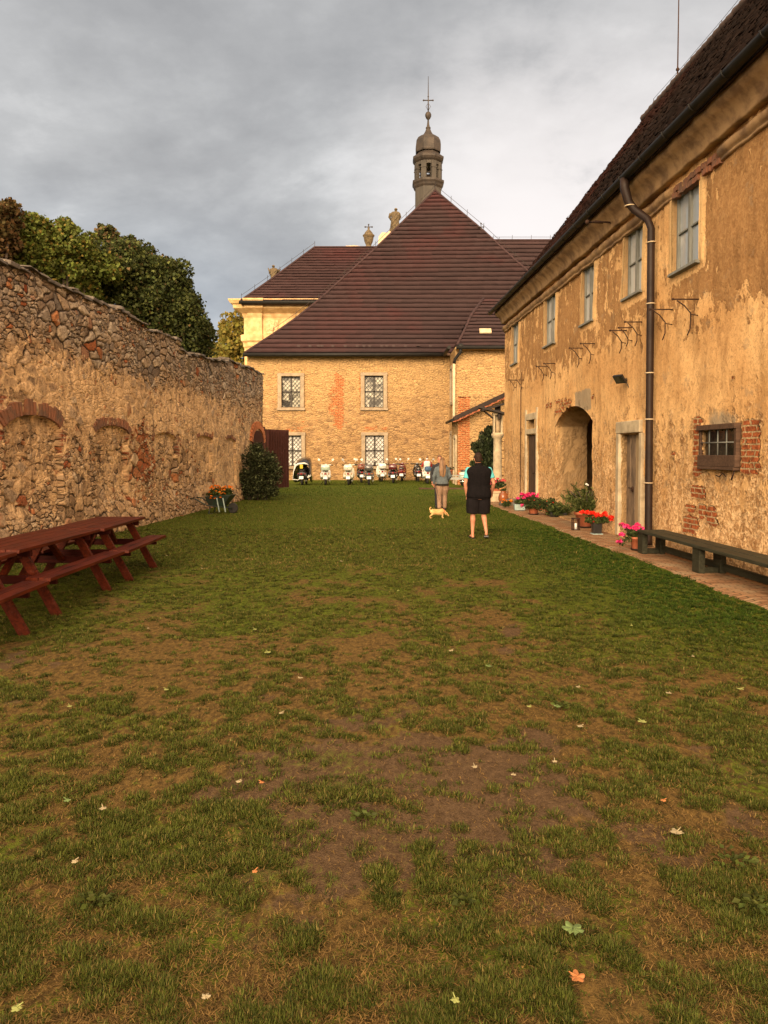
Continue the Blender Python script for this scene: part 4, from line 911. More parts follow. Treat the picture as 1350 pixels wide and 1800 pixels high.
    for s in np.linspace(NEAR, FAR+.30, 40):
        ring = [RW(s, 6.86-.085*math.sin(PI*j/n), ov+.07+.085*math.cos(PI*j/n)) for j in range(n+1)]+[RW(s, 6.86-.07*math.sin(PI*j/n), ov+.07+.07*math.cos(PI*j/n)) for j in range(n, -1, -1)]
        rings.append(ring)
    mb.loft(rings, True, True)
    for s in np.arange(NEAR, FAR, .95): mb.tube([RW(s, 6.87-.095*math.sin(PI*j/6), ov+.07+.095*math.cos(PI*j/6)) for j in range(7)], .012, 5)
    mb.build('gutter', M['gutter'], H, True)
    sP = rw(1139, 860, .13)[0]; sT = rw(1104, 300, .45)[0]; mb = MB()
    mb.tube([RW(sT, 6.80, ov+.08), RW(sT, 6.62, ov+.08), RW(sT-.0, 6.36, ov+.0), RW(sT-.03, 6.22, ov-.10), RW(sP+.06, 5.98, .17), RW(sP, 5.80, .13), RW(sP, 4., .125), RW(sP, 2., .12), RW(sP, .12, .11), RW(sP, .06, .11)],
            [.085, .085, .078, .072, .068, .066, .066, .066, .068, .072], 12)
    dp = mb.build('downpipe', M['pipe'], H, True); 
    for z in (1.2, 2.36, 3.2, 4.45, 5.55): mb = MB(); mb.tube([RW(sP+.076*math.cos(a), z, .125+.076*math.sin(a)) for a in np.linspace(0, 2*PI, 13)[:-1]], .012, 5, closed=True); mb.build('pipe_clamp', M['zinc'], dp)
    mb = MB(); mb.tube([RW(sT+.09*math.cos(a), 6.30, ov-.02+.09*math.sin(a)) for a in np.linspace(0, 2*PI, 13)[:-1]], .012, 5, closed=True)
    mb.build('pipe_clamp', M['zinc'], dp)
    # iron brackets left in the wall
    for x, y, k in ((1228,526,1.25), (1181,544,1.15), (1129,566,1.), (1111,576,.8), (1101,581,1.), (1046,604,1.), (1025,612,1.), (975,639,.9), (961,644,.9), (921,668,.8), (908,668,.8)):
        s, z = rw(x, y); mb = MB(); L = .33*k
        mb.tube([RW(s, z, -.02), RW(s, z, L)], .012, 6); mb.ball(RW(s, z, L), .022, 6, 4)
        mb.tube([RW(s, z-.02, L*.85), RW(s, z-.10, L*.55), RW(s, z-.22, L*.30), RW(s, z-.36*k, L*.30), RW(s, z-.46*k, L*.42)], .010, 6)
        mb.tube([RW(s, z-.24, L*.30), RW(s, z-.26, -.02)], .009, 6)
        mb.build('iron_bracket', M['iron'], H, True)
    s, z = rw(1078, 392); mb = MB()
    mb.tube([RW(s, z, -.02), RW(s, z+.02, .55)], .022, 6); mb.tube([RW(s-.3, z-.1, -.02), RW(s-.32, z-.06, .5)], .018, 6); mb.tube([RW(s, z+.02, .5), RW(s-.32, z-.06, .42)], .014, 6); mb.ball(RW(s, z+.02, .55), .05); mb.build('iron_bracket', M['iron'], H, True)
    # thin conductor wire with clips down the far end of the wall, aerial rod on the ridge
    s, _ = rw(917, 800); mb = MB(); mb.tube([RW(s, .1, .04), RW(s, 3., .04), RW(s, 4.4, .04)], .012, 6)
    for z in (1.0, 1.45, 2.4): mb.tube([RW(s-.12, z, .04), RW(s+.12, z, .04)], .01, 5)
    mb.build('conductor_wire', M['iron'], H, True)
    d_ = ray(1191, 140); t = (RA+RM*0-RD-0)/(d_.x-RM*d_.y); sA = d_.y*t
    mb = MB(); mb.tube([RW(sA, RZ-.1, RD), RW(sA, RZ+.5, RD), RW(sA-.02, RZ+4.6, RD)], [.03, .022, .012], 6); mb.ball(RW(sA, RZ+.35, RD), .06)
    mb.build('lightning_rod', M['iron'], H, True)
    mb = MB(); P = [RW(s, RZ+.30+.04*math.sin(s*2), RD) for s in np.arange(NEAR, FAR, 2.4)]; mb.tube(P, .007, 5)
    for p in P: mb.tube([(p[0], p[1], RZ), p], .01, 5)
    mb.build('lightning_conductor', M['iron'], H, True)
    # floodlight: hangs on the house but is its own thing
    s, z = rw(1103, 669); F = thing('floodlight', 'small black square floodlight on the ochre house wall beside the downpipe', 'lamp', RW(s, z, 0)); F.rotation_euler = (0, 0, R(28))
    mb = MB(); rot = Matrix.Rotation(R(52), 3, 'Y'); mb.box((-.22, 0, .02), (.19, .25, .05), rot); mb.build('housing', M['black'], F, bevel=.01)
    mb = MB(); mb.box((-.240, 0, .004), (.14, .19, .012), rot); mb.build('lens', M['darkpane'], F)
    mb = MB(); mb.bar((0, 0, 0), (-.16, 0, 0), .05, .03); mb.box((-.0, 0, 0), (.03, .1, .1)); mb.build('arm', M['black'], F)
    mb = MB(); mb.tube([(-.12, -.06, 0), (-.06, -.1, -.15), (-.02, -.10, -.28), (-.01, -.16, -.40), (0, -.2, -.42)], .009, 5); mb.build('cable', M['black'], F)
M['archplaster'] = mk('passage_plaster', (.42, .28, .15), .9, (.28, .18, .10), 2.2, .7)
M['peeldoor'] = mk('peeling_door_paint', (.20, .135, .085), .8, (.075, .05, .034), 7., .5, stretch=(1,1,.4))
build_house()
# ------------------------------------------------------------ the church at the end of the lawn
def build_church():
    FY = 47.5
    C = thing('church', 'baroque church with rubble walls, steep dark red shingle roofs and a small bell turret', 'church', (2, 55, 0))
    P = lambda x, y, Y=FY: atY(x, y, Y)
    pl = P(435, 700); XL = pl.x; EZ = P(600, 626).z
    WY = 43.8; XW = P(800, 700, WY).x; EZW = P(840, 610, WY).z
    # front wall with real window openings
    opens = []; wins = []
    for x0, x1, y0, y1, up in ((495,528,662,716,1), (641,674,661,716,1), (497,530,766,819,0), (642,675,766,819,0)):
        a, b = P(x0, y1), P(x1, y0); o = dict(s0=a.x, s1=b.x, z0=a.z, z1=b.z, depth=.30, up=up); opens.append(o); wins.append(o)
    mp = lambda s, z, d: (s, FY-d, z)
    def m_br(s, z):
        m = 0*s
        def r(x0, y0, x1, y1, w, f=.25):
            nonlocal m
            a, b = P(x0, y1), P(x1, y0); m = np.maximum(m, w*inrect(s, z, a.x, b.x, a.z, b.z, f))
        r(586, 655, 606, 755, .72); r(575, 675, 600, 735, .58); r(540, 700, 600, 712, .36); r(500, 745, 560, 758, .5); r(636, 748, 684, 758, .62, .15)
        r(630, 655, 637, 720, .55, .1); r(679, 655, 684, 720, .55, .1); r(500, 640, 560, 655, .36); r(460, 735, 640, 752, .34); r(500, 752, 535, 760, .6, .12); r(470, 655, 490, 720, .36); r(690, 690, 740, 740, .28); r(620, 800, 640, 840, .34)
        return m
    def m_pale(s, z): return sst(z+(fbm(s*.4, z*.4, 7)-.5)*2, 3.4, 6.5)
    grid_wall('front_wall', M['church'], C, (XL, XW+.5), (-.05, EZ), .16, mp, opens, {'brick': m_br, 'pale': m_pale}, None, lambda s, z: (fbm(s*.8, z*.9, 3)-.5)*.08)
    # the wing standing forward on the right
    mpw = lambda s, z, d: (s, WY-d, z)
    grid_wall('wing_front_wall', M['church'], C, (XW, 17.), (-.05, EZW), .2, mpw, (), {'brick': lambda s, z: .1+0*s, 'pale': lambda s, z: .95+0*s}, None, lambda s, z: (fbm(s*.8, z*.9, 5)-.5)*.08)
    so = [dict(s0=45.2, s1=46.3, z0=4.9, z1=6.9, depth=.3, up=1), dict(s0=45.2, s1=46.3, z0=.9, z1=2.9, depth=.3, up=0)]
    mps = lambda s, z, d: (XW-d, s, z)
    w = grid_wall('wing_side_wall', M['church'], C, (WY, FY), (-.05, EZW), .2, mps, so, {'brick': lambda s, z: .05+0*s, 'pale': lambda s, z: .5+0*s})
    for o in so:
        mb = MB(); mb.quad((XW+.12, o['s0'], o['z0']), (XW+.12, o['s0'], o['z1']), (XW+.12, o['s1'], o['z1']), (XW+.12, o['s1'], o['z0'])); wf = mb.build('window', M['darkpane'], C, True)
        mb = MB()
        for a, b in (((o['s0']-.1, o['z0']), (o['s0']-.1, o['z1'])), ((o['s1']+.1, o['z0']), (o['s1']+.1, o['z1']))): mb.bar((XW-.04, a[0], a[1]-.1), (XW-.04, b[0], b[1]+.1), .2, .1, (1,0,0))
        for z in (o['z0']-.1, o['z1']+.1): mb.bar((XW-.04, o['s0'], z), (XW-.04, o['s1'], z), .2, .1, (1,0,0))
        mb.build('stone_surround', M['greystone'], wf)
    mb = MB(); BY = 76.
    mb.quad((XL, FY, 0), (XL, FY, EZ), (XL, BY, EZ), (XL, BY, 0)); mb.build('side_wall', M['navewall'], C, True); mb = MB(); mb.quad((17, WY, 0), (17, BY, 0), (17, BY, EZ), (17, WY, EZ)); mb.build('side_wall', M['navewall'], C, True)
    # leaded windows
    for o in wins:
        s0, s1, z0, z1 = o['s0'], o['s1'], o['z0'], o['z1']; y = FY+.14; mb = MB()
        for a, b, t in (((s0, z0), (s0, z1), .07), ((s1, z0), (s1, z1), .07), ((s0, z0), (s1, z0), .07), ((s0, z1), (s1, z1), .09), (((s0+s1)/2, z0), ((s0+s1)/2, z1), .085), ((s0, (z0+z1)/2+.02), (s1, (z0+z1)/2+.02), .075)):
            mb.bar((a[0], y, a[1]), (b[0], y, b[1]), t, .08, (0,1,0))
        wf = mb.build('window', M['cwinframe'], C, True)
        mb = MB(); w, h = s1-s0, z1-z0; px, pz = w/5., h/7.; th = .022
        for sg in (1, -1):
            for k in range(-8, 14):
                # diagonal lead lines clipped to the opening
                pts = []
                for u in np.linspace(0, 1, 2): pts.append(u)
                c0 = k*px; sl = pz/px*sg; xa, xb = 0, w
                za = (0-c0)*sl; zb = (w-c0)*sl
                if sg < 0: za += 0; zb += 0
                (x_a, z_a), (x_b, z_b) = (xa, za), (xb, zb)
                def clip(xa, za, xb, zb):
                    t0, t1 = 0., 1.
                    for p, q in ((-(zb-za), za), (zb-za, h-za)):
                        if abs(p) < 1e-9:
                            if q < 0: return None
                        else:
                            r = q/p
                            if p < 0: t0 = max(t0, r)
                            else: t1 = min(t1, r)
                    if t0 >= t1: return None
                    return (xa+(xb-xa)*t0, za+(zb-za)*t0, xa+(xb-xa)*t1, za+(zb-za)*t1)
                cl = clip(x_a, z_a, x_b, z_b)
                if cl: mb.bar((s0+cl[0], y+.01, z0+cl[1]), (s0+cl[2], y+.01, z0+cl[3]), th, .02, (0,1,0))
        mb.build('lead_lattice', M['cwinframe'], wf)
        mb = MB(); mb.quad((s0, y+.05, z0), (s1, y+.05, z0), (s1, y+.05, z1), (s0, y+.05, z1)); mb.build('pane', M['cpane'] if o['up'] else M['curtain'], wf)
        mb = MB(); t = .24
        for a, b, tt in (((s0-t/2, z0-.02), (s0-t/2, z1+.02), t), ((s1+t/2, z0-.02), (s1+t/2, z1+.02), t), ((s0-t-.02, z1+.12), (s1+t+.02, z1+.12), .2), ((s0-t-.05, z0-.11), (s1+t+.05, z0-.11), .17)):
            mb.bar((a[0], FY-.05, a[1]), (b[0], FY-.05, b[1]), tt, .16+.04*(tt < .18), (0,1,0))
        mb.build('stone_surround', M['greystone'], wf, bevel=.012)
    # ---- big front roof, bell-cast at the foot
    GZ = P(600, 621, 47.).z; el = P(431, 620, 47.); ER = Vector((17.2, 47., GZ))
    k1 = lambda x, y, Y: atY(x, y, Y)
    hipL = [Vector((el.x, 47., GZ)), k1(480, 589, 48.6), k1(520, 561, 49.8), k1(560, 529, 51.), k1(605, 488, 52.3), k1(660, 438, 53.7), k1(765, 336, 56.3)]
    AP = hipL[-1]
    hipR = [Vector((2*AP.x-p.x, p.y, p.z)) for p in hipL]
    # the right slope is seen between the ridge and the nave: follow it
    hipR[-2] = k1(850, 407, 54.2); hipR[-3] = k1(905, 458, 52.6)
    hl, hr = seglerp(hipL), seglerp(hipR)
    zs = [p.z for p in hipL]
    def byz(pts):
        zz = [p.z for p in pts]
        def f(t):
            z = pts[0].z+(pts[-1].z-pts[0].z)*t; k = 0
            while k < len(pts)-2 and zz[k+1] < z: k += 1
            u = (z-zz[k])/max(1e-6, zz[k+1]-zz[k]); return pts[k].lerp(pts[k+1], u)
        return f
    hl, hr = byz(hipL), byz(hipR)
    def red(p): return float(np.clip(sst(p.z, AP.z-3.2, AP.z-.8)*.8+(fbm(p.x*.25, p.z*.25, 9)-.55)*1.5, 0, 1))
    roof_courses('front_roof', M['croof'], C, hl, hr, 38, .9, .085, .007, red, random.Random(1))
    bk = lambda f: (lambda t: Vector((f(t).x, 74., f(t).z)))
    roof_courses('side_roof', M['croof'], C, lambda t: Vector((hl(t).x, 62., hl(t).z)), hl, 38, .0+1.5, .10, .01, red, random.Random(2))
    roof_courses('side_roof', M['croof'], C, hr, lambda t: Vector((hr(t).x, 62., hr(t).z)), 38, .0+1.5, .10, .01, red, random.Random(3))
    mb = MB(); mb.tube([p+Vector((0, 0, .05)) for p in hipL], .085, 6); mb.tube([p+Vector((0, 0, .05)) for p in hipR], .085, 6); mb.tube([AP+Vector((0, 0, .05)), Vector((AP.x, 70, AP.z+.05))], .1, 6); mb.build('ridge_capping', M['hipcap'], C, True)
    # eave: gutter, boards, snow guards
    def gut(a, b, r=.11):
        mb = MB(); a, b = Vector(a), Vector(b); mb.tube([a, b], r, 8); return mb
    gut((el.x-.12, 46.9, GZ-.10), (XW-.25, 46.9, GZ-.10), .12).build('gutter', M['gutter'], C, True)
    mb = MB(); mb.box(((el.x+XW)/2, 47.25, EZ+.06), (XW-el.x, .5, .16)); mb.build('eave_boards', M['oldframe'], C, True)
    guard = None
    for x in (525, 545, 566, 585, 607, 628, 650, 671, 692, 713, 735, 757, 640, 560, 735, 680):
        p = k1(x, 609, 47.45)
        if guard is None:
            mb = MB(); mb.box((0, 0, .03), (.16, .10, .16)); mb.box((0, -.04, .09), (.22, .03, .05)); guard = mb.build('snow_guard', M['croofdark'], C, True); g = guard
        else: g = guard.copy(); COL.objects.link(g)
        g.location = p+Vector((0, .02, -.02))
    # ---- roof of the wing on the right
    wz = EZW; we = [k1(803, 609, 43.4), k1(815, 585, 44.8), k1(828, 556, 46.2), k1(850, 526, 47.9)]
    wl = byz(we); wr = lambda t: Vector((17.3, wl(t).y, wl(t).z))
    roof_courses('wing_roof', M['croof'], C, wl, wr, 14, .9, .08, .016, None, random.Random(4))
    sl = lambda t: Vector((wl(t).x, wl(t).y, wl(t).z)); sb = lambda t: Vector((wl(t).x, 47.4+7*t, wl(t).z))
    roof_courses('wing_roof', M['croof'], C, sb, sl, 14, .7, .06, .012, None, random.Random(4))
    mb = MB(); mb.tube([p+Vector((0, 0, .06)) for p in we], .09, 6); mb.build('ridge_capping', M['hipcap'], C, True)
    gut((we[0].x-.05, 43.25, we[0].z-.08), (17, 43.25, we[0].z-.08)).build('gutter', M['gutter'], C, True)
    gut((XW-.4, 43.3, we[0].z-.06), (XW-.4, 47.0, GZ-.1)).build('gutter', M['gutter'], C, True)
    mb = MB(); mb.box(((XW+17)/2, 43.65, EZW-.08), (17-XW, .3, .18)); mb.build('eave_boards', M['navewall'], C, True)
    # skylight hatch
    p = k1(853, 585, 44.72); mb = MB(); r_ = Matrix.Rotation(R(45), 3, 'X'); mb.box(p+Vector((0, -.05, .1)), (.72, .42, .10), r_); mb.build('roof_hatch', M['zinc'], C, True, bevel=.02)
    # pale downpipe in the corner
    q = P(798, 700, WY-.2); mb = MB(); mb.tube([(q.x, WY-.2, EZW-.95), (q.x, WY-.2, 4.), (q.x, WY-.2, .05)], .085, 10); dp = mb.build('downpipe', M['zinc'], C, True)
    mb = MB(); mb.tube([(q.x+.35, WY-.45, we[0].z-.05), (q.x+.35, WY-.45, EZW-.35), (q.x+.05, WY-.22, EZW-.75), (q.x, WY-.2, EZW-1.0)], [.13, .10, .095, .095], 10); mb.ball((q.x+.35, WY-.45, we[0].z-.02), .2); mb.build('pipe_elbow', M['gutter'], dp)
    # ---- tall nave behind: cornice, wall and hipped roof
    NY = 61.; cl = atY(432, 570, NY).x; ez = atY(470, 534, NY).z
    gl = lambda y: atY(470, y, NY).z
    prof = [(.10, 645), (.10, 612), (.18, 610), (.20, 603), (.34, 600), (.36, 590), (.12, 588), (.12, 560), (.22, 556), (.26, 552), (.50, 549), (.85, 545), (.88, 539), (1.05, 537), (1.20, 532), (1.20, 530)]
    mb = MB(); rings = []
    for d, y in prof:
        z = gl(y); rings.append([(cl-d, NY+14, z), (cl-d, NY-d, z), (4., NY-d, z), (4., NY+14, z)])
    mb.loft(rings, True, False); mb.build('nave_wall', M['navewall'], C, True)
    # pilaster corner breaking forward
    mb = MB(); c0, c1 = cl-.0, cl+1.35; rings = []
    for d, y in prof: z = gl(y); rings.append([(c0+.25-d*.2, NY-d-.22, z), (c1+d*.25, NY-d-.22, z), (c1+d*.25, NY-d+.1, z), (c0+.25-d*.2, NY-d+.1, z)])
    mb.loft(rings, True, False); mb.build('pilaster', M['navewall'], C, True)
    mb = MB()
    for k in range(3):
        x = cl+2.2+k*1.5; z = gl(575); mb.box((x, NY-.15, z), (1.0, .10, gl(562)-gl(586))); mb.ball((x, NY-.22, z), (.3, .1, .35)); mb.ball((x-.32, NY-.2, z), (.12, .07, .4)); mb.ball((x+.32, NY-.2, z), (.12, .07, .4))
    mb.build('frieze_ornament', M['navestucco'], C, True)
    n0 = atY(424, 529, NY-1.3); n1 = atY(470, 497, NY+1.4); n2 = atY(553, 436, NY+5.); RZ = n2.z
    nl = byz([n0, n1, n2]); yr = lambda t: nl(t).y
    roof_courses('nave_roof', M['croof'], C, nl, lambda t: Vector((9., yr(t), nl(t).z)), 20, 1.1, .09, .015, lambda p: .55*float(blob(np.array(p.x), np.array(p.z), -4., RZ-.8, 2., 1.))+.1, random.Random(5))
    roof_courses('nave_roof', M['croof'], C, lambda t: Vector((nl(t).x, NY+15-(yr(t)-NY), nl(t).z)), nl, 20, 1.4, .08, .015, None, random.Random(6))
    mb = MB(); mb.tube([n0+Vector((0,0,.05)), n1+Vector((0,0,.05)), n2+Vector((0,0,.08)), Vector((3.5, n2.y, RZ+.08))], .10, 6); mb.build('ridge_capping', M['hipcap'], C, True)
    gut((n0.x-.15, n0.y-.1, n0.z-.12), (2., n0.y-.1, n0.z-.12), .14).build('gutter', M['gutter'], C, True)
    mb = MB(); mb.box(((n0.x+2)/2, NY-.9, n0.z-.2), (2-n0.x, .7, .2)); mb.build('eave_boards', M['oldframe'], C, True)
    # the ridge running off to the right
    r0 = atY(868, 424, 63); r1 = atY(1010, 424, 63); e0 = r0-Vector((0, 0, 0))
    rl = lambda t: Vector((AP.x-1+t*0, 56.5+6.5*t, r0.z-8.5+8.5*t)); rr_ = lambda t: Vector((28., 56.5+6.5*t, r0.z-8.5+8.5*t))
    roof_courses('nave_roof', M['croof'], C, rl, rr_, 20, 1.2, .09, .015, None, random.Random(7))
    mb = MB(); mb.tube([(AP.x-1, 63, r0.z+.08), (28, 63, r0.z+.08)], .1, 6); mb.build('ridge_capping', M['hipcap'], C, True)
    mb = MB(); mb.quad((17, 57., 0), (28, 57., 0), (28, 57., r0.z-8.3), (17, 57., r0.z-8.3)); mb.build('nave_wall', M['navewall'], C, True)
    # west gable standing up behind the ridge, with its volutes (only its top shows)
    gy = 72.; mb = MB(); pts = []
    for x, y in ((560, 470), (600, 437), (608, 432), (622, 431), (636, 433), (664, 433), (666, 415), (672, 408), (681, 409), (686, 404), (704, 404), (712, 412), (716, 440), (760, 470)): pts.append(atY(x, y, gy))
    base = [Vector((p.x, p.y, 15.)) for p in pts]
    for off in (0, .9): pass
    n = len(pts); mb.add([p for p in pts]+[p+Vector((0, .9, 0)) for p in pts]+[p for p in base]+[p+Vector((0, .9, 0)) for p in base],
        [(i, i+1, n+i+1, n+i) for i in range(n-1)]+[(2*n+i, 2*n+i+1, i+1, i) for i in range(n-1)]+[(n+i, n+i+1, 3*n+i+1, 3*n+i) for i in range(n-1)])
    mb.build('west_gable', M['gable'], C, True)
    # lightning conductor along hips and ridges
    def wire(pts, h, name='lightning_conductor', post=1.6):
        mb = MB(); Q = []
        for a, b in zip(pts[:-1], pts[1:]):
            n = max(1, int((b-a).length/post))
            for k in range(n): Q.append(a.lerp(b, k/n))
        Q.append(pts[-1]); up = Vector((0, 0, h)); mb.tube([q+up for q in Q], .014, 4)
        for q in Q: mb.tube([q, q+up+Vector((.02, 0, .16))], .016, 4)
        mb.build(name, M['darkmetal'], C, True)
    wire(hipR[3:], .45); wire(hipL[1:], .40); wire([n0, n1, n2], .45); wire([Vector((6, 63, r0.z)), Vector((22, 63, r0.z))], .35)
    # ---- bell turret
    TY = 64.; ax = atY(752.5, 300, TY).x; f = lambda y: atY(752, y, TY).z; sc = TY/FOC
    T = None
    def oct_(name, prof, mat, parent=C, ws=True):
        mb = MB(); mb.lathe([(r*sc/math.cos(PI/8), f(y)) for r, y in prof], (ax, TY, 0), 8, False, PI/8); return mb.build(name, mat, parent, ws)
    T = oct_('bell_turret', [(22, 400), (22, 333.5)], M['turret'])
    oct_('turret_cornice', [(22, 334), (24, 331), (25, 328), (26.8, 325), (26.8, 321), (22.5, 319.5)], M['copper'], T, False)
    for k in range(8):
        a = 2*PI*(k+.5)/8; r = 19.4*sc/math.cos(PI/8); mb = MB(); mb.box((ax+r*math.cos(a), TY+r*math.sin(a), (f(320)+f(290))/2), (.28, .42, f(290)-f(320)), a)
        mb.box((ax+r*math.cos(a), TY+r*math.sin(a), f(301)), (.34, .5, .09), a)
        mb.build('lantern_post', M['turret'], T)
    for k in range(8):           # arched heads between the posts
        a = 2*PI*k/8; r = 19.6*sc; w = r*math.tan(PI/8); c = Vector((ax+r*math.cos(a), TY+r*math.sin(a), 0)); t = Vector((-math.sin(a), math.cos(a), 0)); nn = Vector((math.cos(a), math.sin(a), 0))*.09
        mb = MB(); m = 8; top = f(289); lo = []; hi = []
        for j in range(m+1):
            u = -1+2*j/m; zz = f(300)+(f(294)-f(300))*math.sqrt(max(0, 1-u*u)); lo.append(c+t*w*u*.8+Vector((0, 0, zz))); hi.append(c+t*w*u+Vector((0, 0, top)))
        for j in range(m): mb.hexa([lo[j]-nn, lo[j]+nn, hi[j]+nn, hi[j]-nn], [lo[j+1]-nn, lo[j+1]+nn, hi[j+1]+nn, hi[j+1]-nn])
        mb.build('lantern_arch', M['turret'], T)
    mb = MB(); mb.lathe([(.05, f(319.2)), (20.5*sc, f(319.2)), (20.5*sc, f(320.3))], (ax, TY, 0), 8, False, PI/8); mb.build('lantern_floor', M['copper'], T)
    oct_('upper_cornice', [(20.5, 291.5), (21.5, 289), (24, 286.5), (26, 283), (26.3, 279.5), (22, 276), (18.5, 273), (17.3, 270), (17.2, 263)], M['copper'], T, False)
    oct_('dome', [(17.2, 266), (20.5, 270), (21.2, 268), (21.4, 258), (20.5, 250), (17.5, 244), (12.5, 240), (8.3, 238.5), (8.3, 237.6), (5.6, 233), (3.8, 228), (3.4, 226.5)], M['copper'], T, False)
    mb = MB(); mb.lathe([(r*sc, f(y)) for r, y in ((3.4, 227.2), (4.2, 226), (4.4, 224.5), (2.6, 222.5), (1.9, 218), (1.3, 211), (3.6, 208.5), (5.3, 204.5), (5.3, 201), (3.8, 198), (.8, 196.5))], (ax, TY, 0), 12); mb.build('finial_ball', M['copper'], T)
    mb = MB(); mb.tube([(ax, TY, f(198)), (ax, TY, f(175)), (ax, TY, f(134))], [.06, .05, .02], 6); mb.tube([(ax-.40, TY, f(176.4)), (ax+.40, TY, f(176.4))], .045, 6)
    for dx in (-.40, .40): mb.ball((ax+dx, TY, f(176.4)), .075, 8, 6)
    mb.tube([(ax-.04, TY, f(193)), (ax-.2, TY, f(187)), (ax, TY, f(181)), (ax+.2, TY, f(187)), (ax+.04, TY, f(193))], .02, 5)
    mb.ball((ax, TY, f(170)), .07, 8, 6); mb.build('cross', M['darkmetal'], T)
    mb = MB(); mb.lathe([(.30, f(316.5)), (.27, f(315.2)), (.20, f(312)), (.17, f(308)), (.06, f(306.4))], (ax, TY, 0), 14); mb.ball((ax, TY, f(317.3)), .08, 8, 6); mb.tube([(ax, TY, f(306.5)), (ax, TY, f(302))], .035, 6); mb.bar((ax-.8, TY, f(302)), (ax+.8, TY, f(302)), .12, .14); mb.build('bell', M['darkmetal'], T)
    return C, gy
M['hipcap'] = mk('hip_capping', (.050, .026, .027), .8, (.032, .019, .02), 3., spec=.2)
M['croofdark'] = mk('snow_guard_metal', (.045, .022, .022), .7)
M['navestucco'] = mk('stucco_relief', (.72, .50, .27), .9, (.50, .30, .15), 6., .6)
M['gable'] = mk('pink_plaster', (.66, .47, .31), .9, (.52, .36, .24), 2., .4)
CH, GY = build_church()

def statue(x, ytop, ybot, Y, lab, lean, seed, ped_to):
    a = atY(x, ybot, Y); t = atY(x, ytop, Y); h = t.z-a.z
    S = thing('statue', lab, 'statue', a); mb = MB(); k = h
    # robed figure: draped body, shoulders, bowed head, one arm gathered
    rr = random.Random(seed); rings = []
    for z, rx, ry, cx in ((0, .20, .16, 0), (.08, .22, .17, .0), (.25, .20, .16, .01), (.42, .185, .15, .02*lean), (.56, .19, .15, .03*lean), (.68, .215, .15, .03*lean), (.76, .225, .14, .03*lean), (.82, .17, .11, .03*lean), (.845, .07, .065, .035*lean)):
        ring = []
        for j in range(28):
            an = 2*PI*j/28; fold = 1+.085*math.sin(j*2.7+seed+z*5)*(1-z)+.05*math.sin(j*5.1+seed*2)*(z < .8)
            ring.append(((cx+rx*math.cos(an)*fold)*k, ry*math.sin(an)*fold*k, z*k))
        rings.append(ring)
    mb.loft(rings); hx = .05*lean*k
    mb.ball((hx, .02*k, .915*k), (.065*k, .075*k, .09*k)); mb.lathe([(.075*k, 0), (.08*k, .03*k), (.05*k, .07*k), (.01*k, .085*k)], (hx, -.015*k, .92*k), 12)
    for s in (-1, 1): mb.tube([(.19*s*k, 0, .76*k), (.25*s*k, .04*k, .60*k), (.18*s*k, .12*k, .50*k), (.05*s*k, .15*k, .56*k)], [.065*k, .06*k, .05*k, .035*k], 8)
    mb.tube([(.17*k, -.06*k, .74*k), (.05*k, -.15*k, .5*k), (-.12*k, -.13*k, .28*k), (-.17*k, -.05*k, .1*k)], [.05*k, .05*k, .045*k, .03*k], 7)
    if lean < 0: mb.tube([(-.24*k, 0, .62*k), (-.33*k, .02*k, .86*k)], [.045*k, .022*k], 7); mb.tube([(.22*k, 0, .66*k), (.32*k, 0, .80*k)], [.05*k, .02*k], 7)
    mb.build('robed_figure', M['statue'], S)
    mb = MB(); mb.box((0, 0, -.06*k), (.5*k, .42*k, .12*k)); mb.box((0, 0, (ped_to-a.z)/2-.1*k), (.42*k, .36*k, (a.z-ped_to)), None, 1.); mb.build('pedestal', M['statue'], S, bevel=.02)
    return S
def build_roof_figures():
    statue(694, 366, 404, GY+.4, 'robed sandstone saint standing highest, just left of the bell turret roof', 1, 3, atY(694, 440, GY).z-2)
    statue(482.5, 466, 500, 66.5, 'robed sandstone saint with raised arm above the left end of the nave roof', -1, 8, 14.)
    a = atY(648, 433.5, GY+.4); sc = GY/FOC
    U = thing('stone_urn', 'carved stone urn with a small cross, left of the highest saint', 'urn', a)
    mb = MB(); mb.lathe([(r*sc, z*sc) for r, z in ((6.5, -4), (6.5, 0), (4.2, 2), (5.4, 4), (7.2, 8), (8.3, 13), (8.6, 16), (10.2, 18), (10.4, 19.5), (8.2, 21), (6.6, 24), (4.2, 27), (2.0, 29), (1.4, 31), (2.2, 32.2), (.4, 33.6))], (0,0,0), 18)
    mb.build('vase', M['statue'], U)
    mb = MB(); mb.tube([(0,0,29*sc), (0,0,38*sc)], .045, 6); mb.tube([(-6*sc,0,34*sc), (6*sc,0,34*sc)], .04, 6)
    for dx in (-6, 6): mb.ball((dx*sc, 0, 34*sc), .08, 8, 6)
    mb.ball((0,0,38*sc), .08, 8, 6); mb.build('cross', M['darkmetal'], U)
    p = atY(845.5, 404, 54.2); K = thing('finial_cross', 'small dark cross finial standing on the right hip of the church roof', 'cross', p)
    mb = MB(); mb.tube([(0,0,-.3), (0,0,.45)], .03, 6); mb.tube([(-.18,0,.2), (.18,0,.2)], .03, 6)
    for q in ((-.18,0,.2), (.18,0,.2), (0,0,.45)): mb.ball(q, .06, 8, 6)
    mb.build('finial', M['darkmetal'], K)
build_roof_figures()

